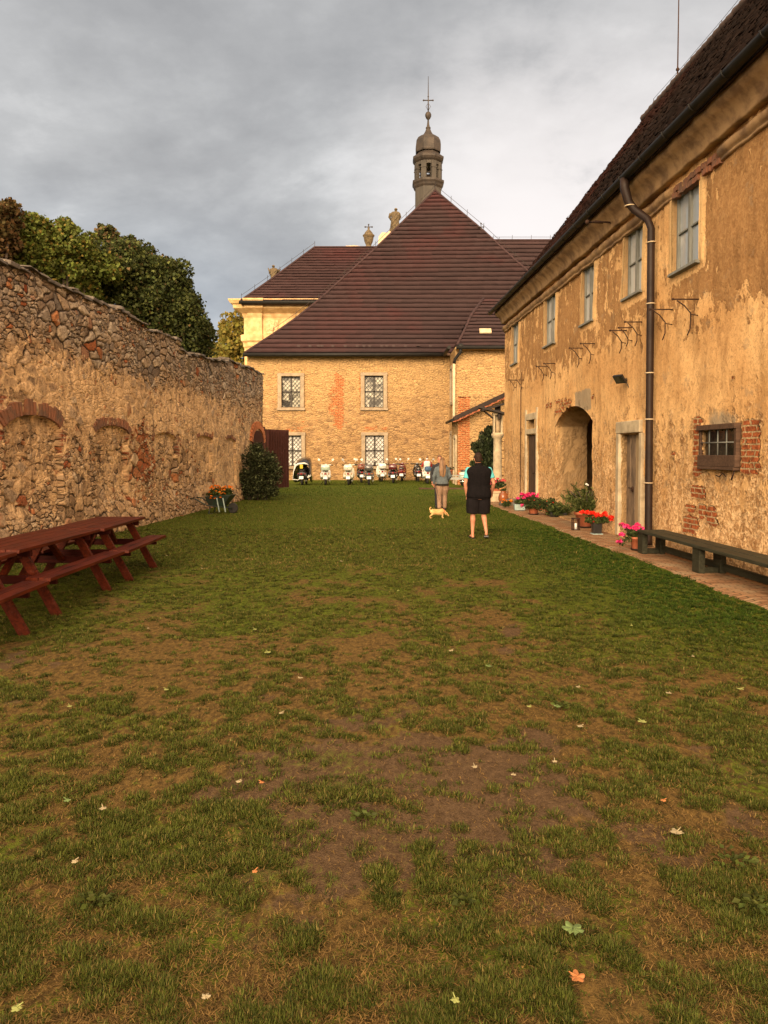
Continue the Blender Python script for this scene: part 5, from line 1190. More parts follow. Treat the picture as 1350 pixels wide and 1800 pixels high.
# ------------------------------------------------------------ lean-to porch, shrine column, climber, trellis
def build_porch():
    Y = 40.2; a = atY(801, 721, Y); b = atY(886, 681, Y); zl = atY(801, 737, Y); zr = atY(886, 697, Y); xl = atY(804.5, 800, Y).x; xr = 7.4
    Pz = thing('porch', 'low lean-to porch of stone and orange brick with a red-brown tiled roof against the church', 'porch', (5.5, 42, 0))
    sl = (zr.z-zl.z)/(zr.x-zl.x); top = lambda x: zl.z+(x-zl.x)*sl-.05
    mpf = lambda s, z, d: (s, Y-d, z)
    xb = atY(826, 800, Y).x
    grid_wall('front_wall', M['church'], Pz, (xl, xr), (-.05, 6.), .12, mpf, (), {'brick': lambda s, z: .95*sst(s, xb+.08, xb-.08), 'pale': lambda s, z: .55+0*s}, lambda s: np.maximum(top(s), .5), lambda s, z: (fbm(s, z, 3)-.5)*.08)
    so = [dict(s0=Y+.7, s1=Y+1.75, z0=.05, z1=2.55, depth=.2)]
    grid_wall('side_wall', M['church'], Pz, (Y, 43.7), (-.05, top(xl)), .12, lambda s, z, d: (xl-d, s, z), so, {'brick': lambda s, z: .2+0*s, 'pale': lambda s, z: .6+0*s})
    mb = MB(); mb.quad((xl+.18, so[0]['s0'], .05), (xl+.18, so[0]['s0'], 2.55), (xl+.18, so[0]['s1'], 2.55), (xl+.18, so[0]['s1'], .05)); mb.build('door', M['paledoor'], Pz, True)
    mb = MB()
    for s in (so[0]['s0']-.1, so[0]['s1']+.1): mb.bar((xl-.03, s, 0), (xl-.03, s, 2.7), .2, .1, (1,0,0))
    mb.bar((xl-.03, so[0]['s0'], 2.65), (xl-.03, so[0]['s1'], 2.65), .2, .1, (1,0,0)); mb.build('stone_surround', M['palestone'], Pz, True)
    L = lambda t: Vector((zl.x-.15+(xr+.2-zl.x)*t, 43.75, zl.z+.08+sl*((xr+.2-zl.x)*t-.15))); Rr = lambda t: Vector((L(t).x, Y-.45, L(t).z))
    roof_courses('roof', M['htile'], Pz, L, Rr, 16, .2, .03, .008, lambda p: .75, random.Random(8))
    mb = MB(); mb.bar(Rr(0)+Vector((0, -.02, .0)), Rr(1)+Vector((0, -.02, .0)), .1, .22, (0,0,1)); mb.build('barge_board', M['pipe'], Pz, True)
    mb = MB(); m = 22
    for k in range(m):     # tile verge showing under the board
        p = Rr((k+.5)/m); mb.box(p+Vector((0, .02, -.17-.02*(k % 2))), (.24, .2, .045), Matrix.Rotation(-math.atan(sl)+.18, 3, 'Y'))
    mb.build('verge_tiles', M['terracotta'], Pz, True)
    mb = MB(); mb.tube([Rr(0)+Vector((-.05, .1, -.06)), L(0)+Vector((-.05, 0, -.06))], .08, 8); mb.build('gutter', M['gutter'], Pz, True)
    # wayside shrine column with a niche and a dark little roof
    p = gnd(874, 879); sc = p.y/FOC; zz = lambda y: atY(874, y, p.y).z
    K = thing('shrine_column', 'slim stone shrine column with a niche figure under a small dark roof, at the house corner', 'shrine', p)
    mb = MB(); mb.lathe([(.26, 0), (.26, .25), (.20, .30), (.165, .36), (.155, zz(790)), (.15, zz(771)), (.20, zz(769)), (.23, zz(765)), (.23, zz(763))], (0,0,0), 14); mb.build('shaft', M['palestone'], K)
    mb = MB(); w = .17; z0, z1 = zz(763), zz(728)
    mb.box((0, .10, (z0+z1)/2), (2*w, .08, z1-z0)); mb.box((-w+.03, 0, (z0+z1)/2), (.06, .24, z1-z0)); mb.box((w-.03, 0, (z0+z1)/2), (.06, .24, z1-z0)); mb.box((0, 0, z1), (2*w+.04, .30, .08)); mb.box((0, 0, z0+.02), (2*w+.04, .30, .06)); mb.build('niche', M['palestone'], K, bevel=.01)
    mb = MB(); h = z1-z0-.16; rings = [ell((0, -.01, z0+.05+t*h), r, r*.8, 12) for t, r in ((0, .085), (.3, .08), (.55, .075), (.72, .085), (.8, .05), (.83, .03))]; mb.loft(rings); mb.ball((0, -.02, z0+.05+h*.91), (.042, .045, .055)); mb.build('figure', M['stone'], K)
    mb = MB(); mb.box((-.24, -.1, zz(722)), (1.0, .55, .07), Matrix.Rotation(R(14), 3, 'Y')); mb.box((-.2, -.1, zz(716)), (.86, .5, .07), Matrix.Rotation(R(-16), 3, 'Y')); mb.bar((-.12, 0, zz(737)), (-.55, -.12, zz(722)), .05, .06); mb.bar((.0, 0, zz(730)), (.0, 0, zz(714)), .2, .16); mb.build('small_roof', M['blackwood'], K)
    mb = MB(); mb.lathe([(.03, -.02), (.065, 0), (.085, .16), (.05, .20), (.015, .24)], (.03, -.24, zz(737)), 8, False); mb.tube([(.03, -.24, zz(737)+.22), (.03, -.24, zz(721))], .01, 5); mb.build('lantern', M['darkmetal'], K)
    # trellis ladder by the house corner
    s = rw(885, 800)[0]+.25; a = gnd(888, 878); T = thing('trellis', 'narrow wooden ladder trellis standing at the far corner of the house', 'trellis', (a.x, a.y+.6, 0)); zt = atY(886, 772, a.y+.6).z
    mb = MB()
    for dx in (-.10, .07): mb.bar((dx, 0, 0), (dx, .03, zt), .035, .03, (0,1,0))
    mb.build('upright', M['trellis'], T); mb = MB()
    for k in range(7): mb.bar((-.11, -.02, .25+k*(zt-.35)/6), (.08, -.02, .25+k*(zt-.35)/6), .03, .03)
    mb.build('rung', M['trellis'], T)
M['blackwood'] = mk('tarred_wood', (.020, .014, .012), .8, (.035, .024, .02), 6., .3)
build_porch()

# ------------------------------------------------------------ trees and bushes
def palette(n, base, var=.3, alt=None, p=.0, rng=RNG):
    c = np.array(base)[None, :]*(1+var*(rng.random((n, 1))*2-1))*(1+.10*(rng.random((n, 3))*2-1))
    if alt is not None:
        k = rng.random(n) < p; c[k] = np.array(alt)*(1+var*(rng.random((k.sum(), 1))*2-1))
    return np.clip(c, .002, 1)
def tree(label, base, blobs, n, size, colf, trunk_r=.28, seed=1, group=None):
    T = thing('tree', label, 'tree', base, 0, group); rng = np.random.default_rng(seed); P = blob_points(n, clumps(blobs, 12, rng, (.22, .48)), rng, .30, seed)
    leaf_mesh('crown', P-np.array(base), size*(.6+.8*rng.random(n)), colf(P, rng), M['leaf'], T, .85, rng=rng)
    mb = MB(); cs = [Vector(b[0])-Vector(base) for b in blobs]; top = max(c.z for c in cs)*.75; ctr = sum(cs, Vector())/len(cs)
    st = [Vector((0,0,-.1)), Vector((.05, 0, top*.3)), Vector((ctr.x*.35, ctr.y*.35, top*.6)), Vector((ctr.x*.7, ctr.y*.7, top))]
    mb.tube(st, [trunk_r*1.3, trunk_r, trunk_r*.7, trunk_r*.25], 10); rr = random.Random(seed)
    for c in cs:
        a = st[1].lerp(st[2], rr.random()); mb.tube([a, a.lerp(c, .5)+Vector((0, 0, -.2)), c], [trunk_r*.45, trunk_r*.28, trunk_r*.08], 7)
    mb.build('trunk', M['trunk'], T); return T
def blobs_px(lst):
    out = []
    for x, y, Y, r, *k in lst:
        p = atY(x, y, Y); f = k[0] if k else .85; out.append((tuple(p), (r, r*1.0, r*f)))
    return out
def build_trees():
    Y = 25.
    dark = blobs_px([(330,568,25,.72), (298,535,25,.85), (338,548,25,.28), (265,500,24.5,1.15), (235,455,24.5,.75), (190,432,24.5,.55), (280,480,25,.7), (300,500,25.5,.6), (316,505,25,.3), (326,528,25.,.36), (215,470,24,1.0), (170,480,24,1.1), (245,545,24.5,1.3), (310,590,25.5,1.3), (352,595,26,.6), (270,590,25.5,1.5), (200,540,25,1.4), (185,410,24.3,.32), (225,430,24.3,.34), (362,580,25.5,.3)])
    cd = lambda P, rng: np.where((rng.random(len(P)) < np.clip((P[:, 2]-7.8)*.25, 0.03, .30))[:, None], palette(len(P), (.13, .088, .040), .4, rng=rng), palette(len(P), (.045, .056, .017), .5, (.095, .108, .030), .26, rng=rng))
    tree('dark maple with browning tips rising over the middle of the stone wall', (-7.6, 26.5, 0), dark, 80000, .105, cd, .3, 5, 'maples behind the stone wall')
    light = blobs_px([(120,425,22,.65), (60,440,22,.9), (100,470,22.5,1.0), (20,470,22,1.1), (150,465,22.5,.8), (110,405,22,.40), (75,410,22,.35), (50,405,21.5,.55), (-30,450,22,1.3), (130,500,23,1.0), (40,520,22.5,1.2), (-60,520,22,1.6)])
    cl = lambda P, rng: palette(len(P), (.105, .125, .026), .45, (.20, .14, .032), .10, rng=rng)
    tree('yellow-green maple with lighter leaves left of the dark maple', (-9.6, 23., 0), light, 60000, .105, cl, .26, 6, 'maples behind the stone wall')
    rust = blobs_px([(12,375,20.5,.42), (0,400,20.5,.55), (-20,420,20.5,.7), (22,362,20.5,.22), (-45,385,20.5,.7), (5,475,20.,.28), (-60,450,20.5,1.2)])
    cr = lambda P, rng: palette(len(P), (.125, .072, .03), .4, (.075, .058, .022), .4, rng=rng)
    tree('rusty red-brown tree top at the far left above the wall', (-11.2, 20.5, 0), rust, 18000, .11, cr, .2, 7, 'maples behind the stone wall')
    far = blobs_px([(410,575,72,1.3), (425,600,72,1.9), (400,615,72,1.5), (385,620,74,1.2), (418,565,72,.9), (440,640,72,2.6), (396,590,73,.9), (375,632,74,1.0), (415,650,72,2.5), (390,665,72,2.5), (450,600,73,2.)])
    cf = lambda P, rng: palette(len(P), (.19, .165, .035), .35, (.27, .20, .045), .3, rng=rng)
    tree('yellowing autumn tree far behind, between the wall and the church', (-14.2, 72, 0), far, 9000, .34, cf, .3, 8)
    # dark shrub by the gate
    b = gnd(455, 879); rng = np.random.default_rng(9); S = thing('shrub', 'big dark green shrub against the far end of the stone wall, before the gate', 'shrub', b)
    bl = [((-.15, .1, .95), (.62, .5, .75)), ((.3, 0, .85), (.58, .5, .62)), ((-.35, .1, .55), (.5, .45, .6)), ((.15, 0, 1.45), (.42, .4, .5)), ((-.25, .1, 1.6), (.36, .35, .45)), ((.55, .1, 1.05), (.35, .35, .4)), ((.0, .05, .35), (.62, .5, .4)), ((-.1,.1,1.95), (.2,.2,.2)), ((.45,0,1.35), (.3,.3,.3))]
    n = 15000; P = blob_points(n, clumps(bl, 8, rng, (.25, .5)), rng, .34, 9); P[:, 2] = np.abs(P[:, 2])+.02
    leaf_mesh('foliage', P, .085*(.5+rng.random(n)), palette(n, (.036, .042, .018), .45, (.13, .15, .07), .22, rng=rng), M['leaf'], S, .5, rng=rng)
    mb = MB()
    for k in range(14): a = random.uniform(-.5, .5); mb.tube([(a*.8, random.uniform(-.2, .3), 0), (a, random.uniform(-.2, .3), .6), (a*1.15, 0, 1.2)], [.02, .016, .008], 6)
    mb.build('stems', M['trunk'], S)
    # dark climber beside the shrine column
    b = gnd(853, 880); b.y += 1.2; b.x = atY(853, 800, b.y).x; S = thing('climbing_plant', 'tall dark glossy climber between the porch wall and the shrine column', 'climber', b)
    bl = blobs_px([(855,772,b.y,.30,1.2), (848,790,b.y,.36,1.2), (860,800,b.y,.34,1.2), (852,820,b.y,.38,1.3), (858,845,b.y,.34,1.2), (862,758,b.y,.18,1.1), (842,812,b.y,.25,1.2), (850,865,b.y,.3,1.)])
    n = 9000; P = blob_points(n, clumps(bl, 6, rng), rng, .28, 4)-np.array(b); leaf_mesh('foliage', P, .12*(.5+rng.random(n)), palette(n, (.020, .027, .010), .45, (.06, .075, .03), .13, rng=rng), M['leaf'], S, .6, rng=rng, dirs=np.tile([0, -.4, -1.], (n, 1)))
    mb = MB(); [mb.tube([(dx, 0, 0), (dx*1.6, 0, 1.2), (dx, .0, 2.6)], .025, 6) for dx in (-.12, .05, .15)]; mb.build('stems', M['trunk'], S)
build_trees()
# open plank gate leaf at the end of the wall
def build_gate():
    a, b = gnd(468, 861), gnd(507, 858.5); h = atY(487, 755, (a.y+b.y)/2).z; G = thing('wooden_gate', 'dark red-brown plank gate leaf standing open at the end of the stone wall', 'gate', a)
    d = b-a; L = d.length; u = d.normalized(); n = 9; mb = MB()
    for k in range(n): p = u*(L*(k+.5)/n); mb.bar(p+Vector((0, random.uniform(-.006, .006), .06)), p+Vector((0, 0, h-random.uniform(0, .012))), L/n-.012, .045, (0, 1, 0))
    mb.build('planks', M['gate'], G); mb = MB()
    for z in (.5, h-.5): mb.bar(Vector((0, .05, z)), u*L+Vector((0, .05, z)), .1, .05, (0,1,0))
    mb.bar(Vector((.02, .05, .5)), u*L+Vector((0, .05, h-.5)), .1, .05, (0,1,0)); mb.build('ledges', M['gate'], G)
    mb = MB()
    for z in (.5, h-.5): mb.bar(Vector((-.08, -.035, z)), u*L*.55+Vector((0, -.035, z)), .05, .012, (0,1,0))
    mb.build('strap_hinge', M['iron'], G); mb = MB(); mb.box((-.12, .05, h/2+.05), (.14, .14, h+.1)); mb.build('gate_post', M['gate'], G)
build_gate()
# ------------------------------------------------------------ picnic tables
def build_tables():
    def table(loc, rz, lab, L):
        T = thing('picnic_table', lab, 'picnic table', loc, rz, 'red picnic tables in a row beside the stone wall')
        # long axis Y; table height .75, seats .45
        mb = MB(); n = 5
        for k in range(n): mb.box((-.30+.15*k, random.uniform(-.004, .004), .735), (.143, L, .038), None, .985)
        mb.build('tabletop', M['redwood'], T, bevel=.004)
        for s in (-1, 1):
            mb = MB()
            for k in range(2): mb.box((s*(.49+.135*k), 0, .445), (.128, L, .038), None, .985)
            mb.build('seat', M['redwood'], T, bevel=.004)
        fy = L/2-.30
        for y in (-fy, fy):
            mb = MB(); mb.box((0, y, .69), (.70, .045, .09)); mb.build('table_beam', M['redwood_x'], T, bevel=.004)
            mb = MB(); mb.box((0, y, .395), (1.24, .045, .09)); mb.build('seat_beam', M['redwood_x'], T, bevel=.004)
            for s in (-1, 1):
                mb = MB(); yo = y+.047*(1 if y > 0 else -1)*-1; mb.bar((s*.60, yo, -.01), (s*.20, yo, .72), .045, .10, (1, 0, .5)); mb.build('leg', M['redwood'], T, bevel=.004)
        for y in (-fy, fy):
            mb = MB(); mb.bar((0, y*.96, .40), (0, y*.45, .70), .045, .07, (1, 0, 0)); mb.build('brace', M['redwood'], T)
        return T
    cx = -4.10
    table((cx+.02, 10.62, .0), R(1.5), 'farthest of the three red picnic tables by the stone wall', 1.85)
    table((cx+.0, 8.62, 0), R(-1.), 'middle one of the three red picnic tables by the stone wall', 2.1)
    table((cx+.06, 6.40, 0), R(1.), 'nearest red picnic table, cut off at the left edge of the photo', 2.0)
build_tables()
def build_bench():
    s1 = 12.75; s0 = 5.6; B = thing('long_bench', 'long low dark green plank bench standing on the brick path against the house', 'bench', RW((s0+s1)/2, 0, .4)); B.rotation_euler = (0, 0, -math.atan(RM)); L = s1-s0
    for x, w in ((-.12, .22), (.115, .22)):
        mb = MB(); mb.box((x, 0, .408), (w, L, .046), None, .98); mb.build('seat_plank', M['bench'], B, bevel=.006)
    for y in np.arange(L/2-.10, -L/2, -2.05):
        mb = MB(); mb.box((-.16, y, .205), (.09, .22, .35)); mb.build('leg', M['bench'], B, bevel=.006)
        mb = MB(); mb.box((.15, y, .205), (.09, .22, .35)); mb.build('leg', M['bench'], B, bevel=.006)
        mb = MB(); mb.box((0, y, .07), (.24, .10, .08)); mb.build('foot_beam', M['bench'], B)
    mb = MB(); mb.box((.16, 0, .12), (.04, L-.3, .10)); mb.build('stretcher', M['bench'], B)
build_bench()

# ------------------------------------------------------------ pots and flowers by the house
def pot_lathe(mb, r0, r1, h, rim=.03):
    mb.lathe([(r0*.9, 0), (r0, .01), (r1*.96, h*.82), (r1*1.10, h*.83), (r1*1.10, h), (r1*.94, h), (r1*.90, h*.86), (.01, h*.86)], (0,0,0), 20)
def bouquet(name, label, loc, heads, petal, r=.035, leafn=900, leafc=(.045, .060, .018), spread=(.2,.2,.16), lz=.0, leafs=.05, cat='flowers', group=None):
    """a plant: leaf mound plus flower heads of many petals"""
    F = thing(name, label, cat, loc, 0, group); rng = np.random.default_rng(int(abs(loc[1])*1000)); H = np.array(heads)
    P = blob_points(leafn, [((0, 0, lz), spread)], rng, .5, 2); P[:, 2] = np.maximum(P[:, 2], -.03)
    c = H.mean(0); k = rng.integers(0, len(H), leafn//3); t = rng.random((leafn//3, 1)); Q = H[k]*t+np.array([0, 0, lz])*(1-t)+rng.normal(size=(leafn//3, 3))*.03-np.array([0,0,.03])
    leaf_mesh('leaves', np.concatenate([P, Q]), leafs*(.6+.8*rng.random(len(P)+len(Q))), palette(len(P)+len(Q), leafc, .4, tuple(min(1, 2.2*v) for v in leafc), .25, rng=rng), M['leaf'], F, .8, rng=rng)
    n = 46; D = rng.normal(size=(len(H), n, 3)); D /= np.linalg.norm(D, axis=2)[..., None]; D[..., 2] = np.abs(D[..., 2])*1.0-.25
    rr = r*(.75+.5*rng.random((len(H), 1, 1))); X = (H[:, None]+D*rr*(.6+.4*rng.random((len(H), n, 1)))).reshape(-1, 3)
    leaf_mesh('blossoms', X, r*.85*(.7+.6*rng.random(len(X))), palette(len(X), petal, .30, tuple(min(1., v*1.5+.03) for v in petal), .2, rng=rng), M['petal'], F, .95, rng=rng)
    mb = MB()
    for h in heads[::2]: mb.tube([(h[0]*.3, h[1]*.3, -.04), (h[0]*.8, h[1]*.8, h[2]*.6), h], .004, 4)
    mb.build('stems', M['stem'], F); return F
M['stem'] = mk('plant_stem', (.06, .085, .03), .7)
def pot(label, loc, r0, r1, h, mat='terracotta', saucer=True, cat='flower pot', name='flower_pot'):
    P = thing(name, label, cat, loc); mb = MB(); pot_lathe(mb, r0, r1, h); mb.build('body', M[mat], P)
    mb = MB(); mb.lathe([(r1*.92, h*.87), (r1*.5, h*.90), (.01, h*.91)], (0,0,0), 16); mb.build('earth', M['soil'], P)
    if saucer: mb = MB(); mb.lathe([(r0*1.1, 0), (r0*1.35, .035), (r0*1.25, .035), (r0*1.1, .012)], (0,0,0), 20); mb.build('saucer', M['pipe'], P)
    return P
def rheads(n, c, s, rng=random): return [(c[0]+rng.uniform(-1, 1)*s[0], c[1]+rng.uniform(-1, 1)*s[1], c[2]+rng.uniform(-1, 1)*s[2]) for _ in range(n)]
PINK, RED, ORANGE = (.78, .045, .20), (.80, .028, .012), (.80, .22, .015)
def build_pots():
    zp = .03
    g = gnd(1119.5, 970); p = Vector((g.x, g.y, zp)); k = p.y/FOC
    pot('orange terracotta pot of pink geraniums by the downpipe and bench end', p, .085, .115, .24)
    bouquet('geranium', 'bright pink geranium in the orange pot beside the downpipe', p+Vector((0, 0, .24)), rheads(6, (.02, 0, .17), (.10, .08, .06))+rheads(4, (-.20, -.02, .17), (.07, .06, .05))+rheads(4, (-.28, -.04, -.02), (.06, .05, .08)), PINK, .05, 700, spread=(.18, .14, .10), lz=.05)
    g = gnd(1080, 966); mb = None
    g = gnd(1048.6, 941); p = Vector((g.x, g.y, zp)); B = thing('flower_pot', 'small square black pot of red geraniums between the archway and the pale door', 'flower pot', p)
    mb = MB(); mb.box((0, 0, .13), (.17, .17, .24), None, 1.12); mb.build('body', M['black'], B, bevel=.008); mb = MB(); mb.box((0, 0, .005), (.22, .22, .02)); mb.build('saucer', M['paleblue'], B)
    bouquet('geranium', 'scarlet red geranium in the square black pot', p+Vector((0, 0, .26)), rheads(13, (-.02, 0, .15), (.30, .10, .05))+rheads(3, (-.05, 0, .05), (.05, .05, .05))+rheads(2, (.26, 0, .05), (.04, .05, .05)), RED, .055, 900, spread=(.25, .16, .10), lz=.04, leafs=.06)
    # oleander in a big terracotta tub
    g = gnd(1021, 930); p = Vector((g.x+.12, g.y+.1, zp)); k = p.y/FOC
    pot('large wide terracotta tub with an oleander in front of the archway', p, .14, .23, .36)
    O = thing('oleander', 'green oleander bush with long narrow leaves and one white flower in the large tub', 'plant', p+Vector((0, 0, .34))); rng = np.random.default_rng(3); n = 1500; dirs = []; P = []
    for j in range(64):
        a = rng.random()*2*PI; el = .35+1.1*rng.random(); ln = .28+.42*rng.random(); d = np.array([math.cos(a)*math.cos(el)*1.15-.22, math.sin(a)*math.cos(el)*.7, math.sin(el)])
        for q in range(26):
            t = .25+.75*rng.random(); b = rng.normal(size=3)*.65; P.append(d*ln*t); dirs.append(d+b)
    P = np.array(P)*np.array([1.15, 1, 1.0]); dirs = np.array(dirs); dirs /= np.linalg.norm(dirs, axis=1)[:, None]
    leaf_mesh('foliage', P+dirs*.06, .15*(.6+.6*rng.random(len(P))), palette(len(P), (.075, .095, .028), .4, (.16, .17, .055), .3, rng=rng), M['leaf'], O, .17, dirs=dirs, rng=rng)
    mb = MB()
    for j in range(9): a = j*.7; mb.tube([(0, 0, -.02), (.12*math.cos(a), .1*math.sin(a), .25), (.28*math.cos(a)-.08, .2*math.sin(a), .5)], .008, 5)
    mb.build('stems', M['trunk'], O); mb = MB(); mb.ball((.0, -.1, .66), (.03, .03, .025)); mb.ball((.03, -.12, .64), .02); mb.build('white_flower', M['whitecloth'], O)
    g = gnd(1012, 934); S = thing('plant_stand', 'small grey metal lantern frame holding a white candle beside the large tub', 'lantern', (g.x, g.y, zp)); mb = MB()
    for dx, dy in ((-.07, -.06), (.07, -.06), (.07, .06), (-.07, .06)): mb.bar((dx, dy, 0), (dx, dy, .26), .018, .018)
    for z in (.01, .26): mb.box((0, 0, z), (.17, .15, .014))
    mb.build('frame', M['iron'], S); mb = MB(); mb.lathe([(.03, .015), (.03, .15), (.004, .155)], (0,0,0), 10); mb.build('candle', M['white'], S)
    # low trough of dark leaves, two pots with a bush, pink trough, boulder, jug, block
    g = gnd(978, 912); T = thing('planter', 'low dark trough of spreading green leaves left of the large tub', 'planter', (g.x+.1, g.y+.3, zp)); mb = MB(); mb.box((0, 0, .06), (.42, .24, .11), None, 1.1); mb.build('trough', M['black'], T, bevel=.01)
    n = 700; rng = np.random.default_rng(8); P = blob_points(n, [((0, 0, .18), (.32, .22, .18))], rng, .5); leaf_mesh('foliage', P, .12*(.5+rng.random(n)), palette(n, (.04, .055, .016), .4, (.09, .11, .03), .3, rng=rng), M['leaf'], T, .35, rng=rng)
    for x, y, lab, cc in ((968, 908, 'orange pot of a bushy dark plant, beside the low dark trough', 1), (939, 907, 'orange pot of a dark plant with small red flowers, nearer the far door', 0)):
        g = gnd(x, y); p = Vector((g.x, g.y+.1, zp)); pot(lab, p, .11, .15, .27)
        bouquet('potted_plant', ('bushy dark green plant in the orange pot beside the low dark trough' if cc else 'dark leafy plant with small red flowers in the orange pot left of the bushy one'), p+Vector((.05, -.05, .22)), rheads(6, (.0, -.1, .05), (.28, .08, .15)), (.55, .05, .02), .022, 1300, (.035, .045, .014), (.34, .22, .20), .06, .055, 'plant')
    g = gnd(925, 899); T = thing('planter', 'small grey planter box of pink geraniums near the far door', 'planter', (g.x-.05, g.y+.1, zp)); mb = MB(); mb.box((-.15, -.1, .10), (.3, .2, .18), None, 1.1); mb.build('box', M['paleblue'], T, bevel=.01); mb = MB(); mb.box((-.15, -.1, .18), (.27, .17, .03)); mb.build('earth', M['soil'], T)
    bouquet('geranium', 'large mound of deep pink geraniums in the grey planter near the far door', Vector((g.x, g.y, .24)), rheads(20, (.10, 0, .20), (.34, .12, .09))+rheads(2, (-.22, -.1, -.05), (.08, .05, .05)), PINK, .06, 1100, spread=(.34, .18, .12), lz=.06, leafs=.06)
    bouquet('marigold', 'small orange and yellow flowers beside the grey boulder', Vector((g.x-.42, g.y+1.0, .12)), rheads(9, (0, 0, .14), (.16, .1, .06)), ORANGE, .04, 350, spread=(.16, .12, .10), lz=.03)
    g = gnd(899, 890); T = thing('boulder', 'low dark grey boulder on the path near the far door', 'stone', (g.x+.02, g.y, zp)); mb = MB(); rr = random.Random(2)
    mb.loft([ell((0, 0, z), .42*r*(1+.06*rr.random()), .24*r, 14, 2.4) for z, r in ((-.02, .95), (.06, 1.), (.14, .88), (.20, .6), (.225, .2))]); mb.build('stone_body', M['capstone'], T)
    g = gnd(884.5, 886.5); J = thing('clay_jug', 'rounded brown glazed jug standing at the far corner of the house', 'jug', (g.x, g.y, zp)); mb = MB()
    mb.lathe([(.09, 0), (.12, .02), (.165, .14), (.17, .23), (.13, .34), (.08, .39), (.09, .43), (.07, .43), (.06, .38)], (0,0,0), 18); mb.build('body', M['glaze'], J)
    mb = MB(); mb.tube([(.08, 0, .41), (.15, 0, .40), (.17, 0, .33), (.14, 0, .29)], .018, 6); mb.build('handle', M['glaze'], J)
    bouquet('succulent', 'pale small succulent growing from the brown jug', Vector((g.x, g.y, zp+.43)), rheads(5, (0, 0, .06), (.1, .06, .04)), (.55, .30, .12), .03, 150, spread=(.1, .08, .06), lz=.02)
    g = gnd(872, 884); T = thing('stone_block', 'squat pale stone block carrying red and pink flowers beside the clay jug', 'stone', (g.x, g.y+.4, 0)); mb = MB(); mb.box((0, 0, .17), (.58, .42, .34), None, .93); mb.box((.0, 0, .36), (.66, .46, .07)); mb.build('block', M['palestone'], T, bevel=.03)
    mb = MB(); mb.box((0, 0, .44), (.5, .26, .12), None, 1.1); mb.build('bowl', M['terracotta'], T, bevel=.02)
    bouquet('geranium', 'coral pink geraniums on the stone block behind the clay jug', Vector((g.x, g.y+.4, .5)), rheads(6, (-.22, 0, .22), (.12, .1, .07))+rheads(9, (.2, 0, .28), (.2, .1, .09)), (.80, .12, .14), .055, 1100, (.028, .040, .016), (.42, .22, .20), .10, .07)
    # wheelbarrow planter by the yard wall
    g = gnd(386, 902); b = Vector((g.x, g.y, 0)); k = b.y/FOC; Wb = thing('wheelbarrow', 'dark green wheelbarrow with pale blue legs used as a flower planter by the stone wall', 'wheelbarrow', b, R(-6))
    mb = MB(); r0 = [(-.25, -.22, .22), (.18, -.22, .22), (.18, .22, .22), (-.25, .22, .22)]; r1 = [(-.34, -.30, .50), (.42, -.30, .54), (.42, .30, .54), (-.34, .30, .50)]; mb.hexa(r0, r1); mb.build('tray', M['barrow'], Wb, bevel=.012)
    mb = MB(); mb.lathe([(.13, -.03), (.15, -.02), (.15, .02), (.13, .03)], (0,0,0), 18); wo = mb.build('wheel', M['rubber'], Wb); wo.rotation_euler = (PI/2, 0, 0); wo.location = (.40, 0, .15)
    mb = MB(); mb.lathe([(.125, -.012), (.125, .012)], (0,0,0), 14); wr = mb.build('rim', M['paleblue'], wo)
    for s in (-1, 1):
        mb = MB(); mb.tube([(.40, s*.07, .15), (.1, s*.17, .19), (-.30, s*.24, .24), (-.62, s*.27, .42), (-.78, s*.27, .44)], .017, 7); mb.build('handle', M['barrow'], Wb)
        mb = MB(); mb.tube([(-.20, s*.23, .2), (-.24, s*.25, .0), (-.12, s*.25, .0)], .018, 6); mb.build('leg', M['barrow'], Wb)
    for dx in (.02, .20): mb = MB(); mb.bar((dx, -.30, .46), (dx+.08, -.31, .06), .03, .02, (0,1,0)); mb.build('front_strut', M['paleblue'], Wb)
    bouquet('marigold', 'mass of orange marigolds spilling out of the wheelbarrow', b+Vector((.03, 0, .50)), rheads(46, (.02, 0, .18), (.33, .22, .12))+rheads(5, (-.1, -.3, -.02), (.2, .04, .04)), ORANGE, .032, 2400, (.035, .05, .014), (.38, .27, .17), .06, .05)
build_pots()

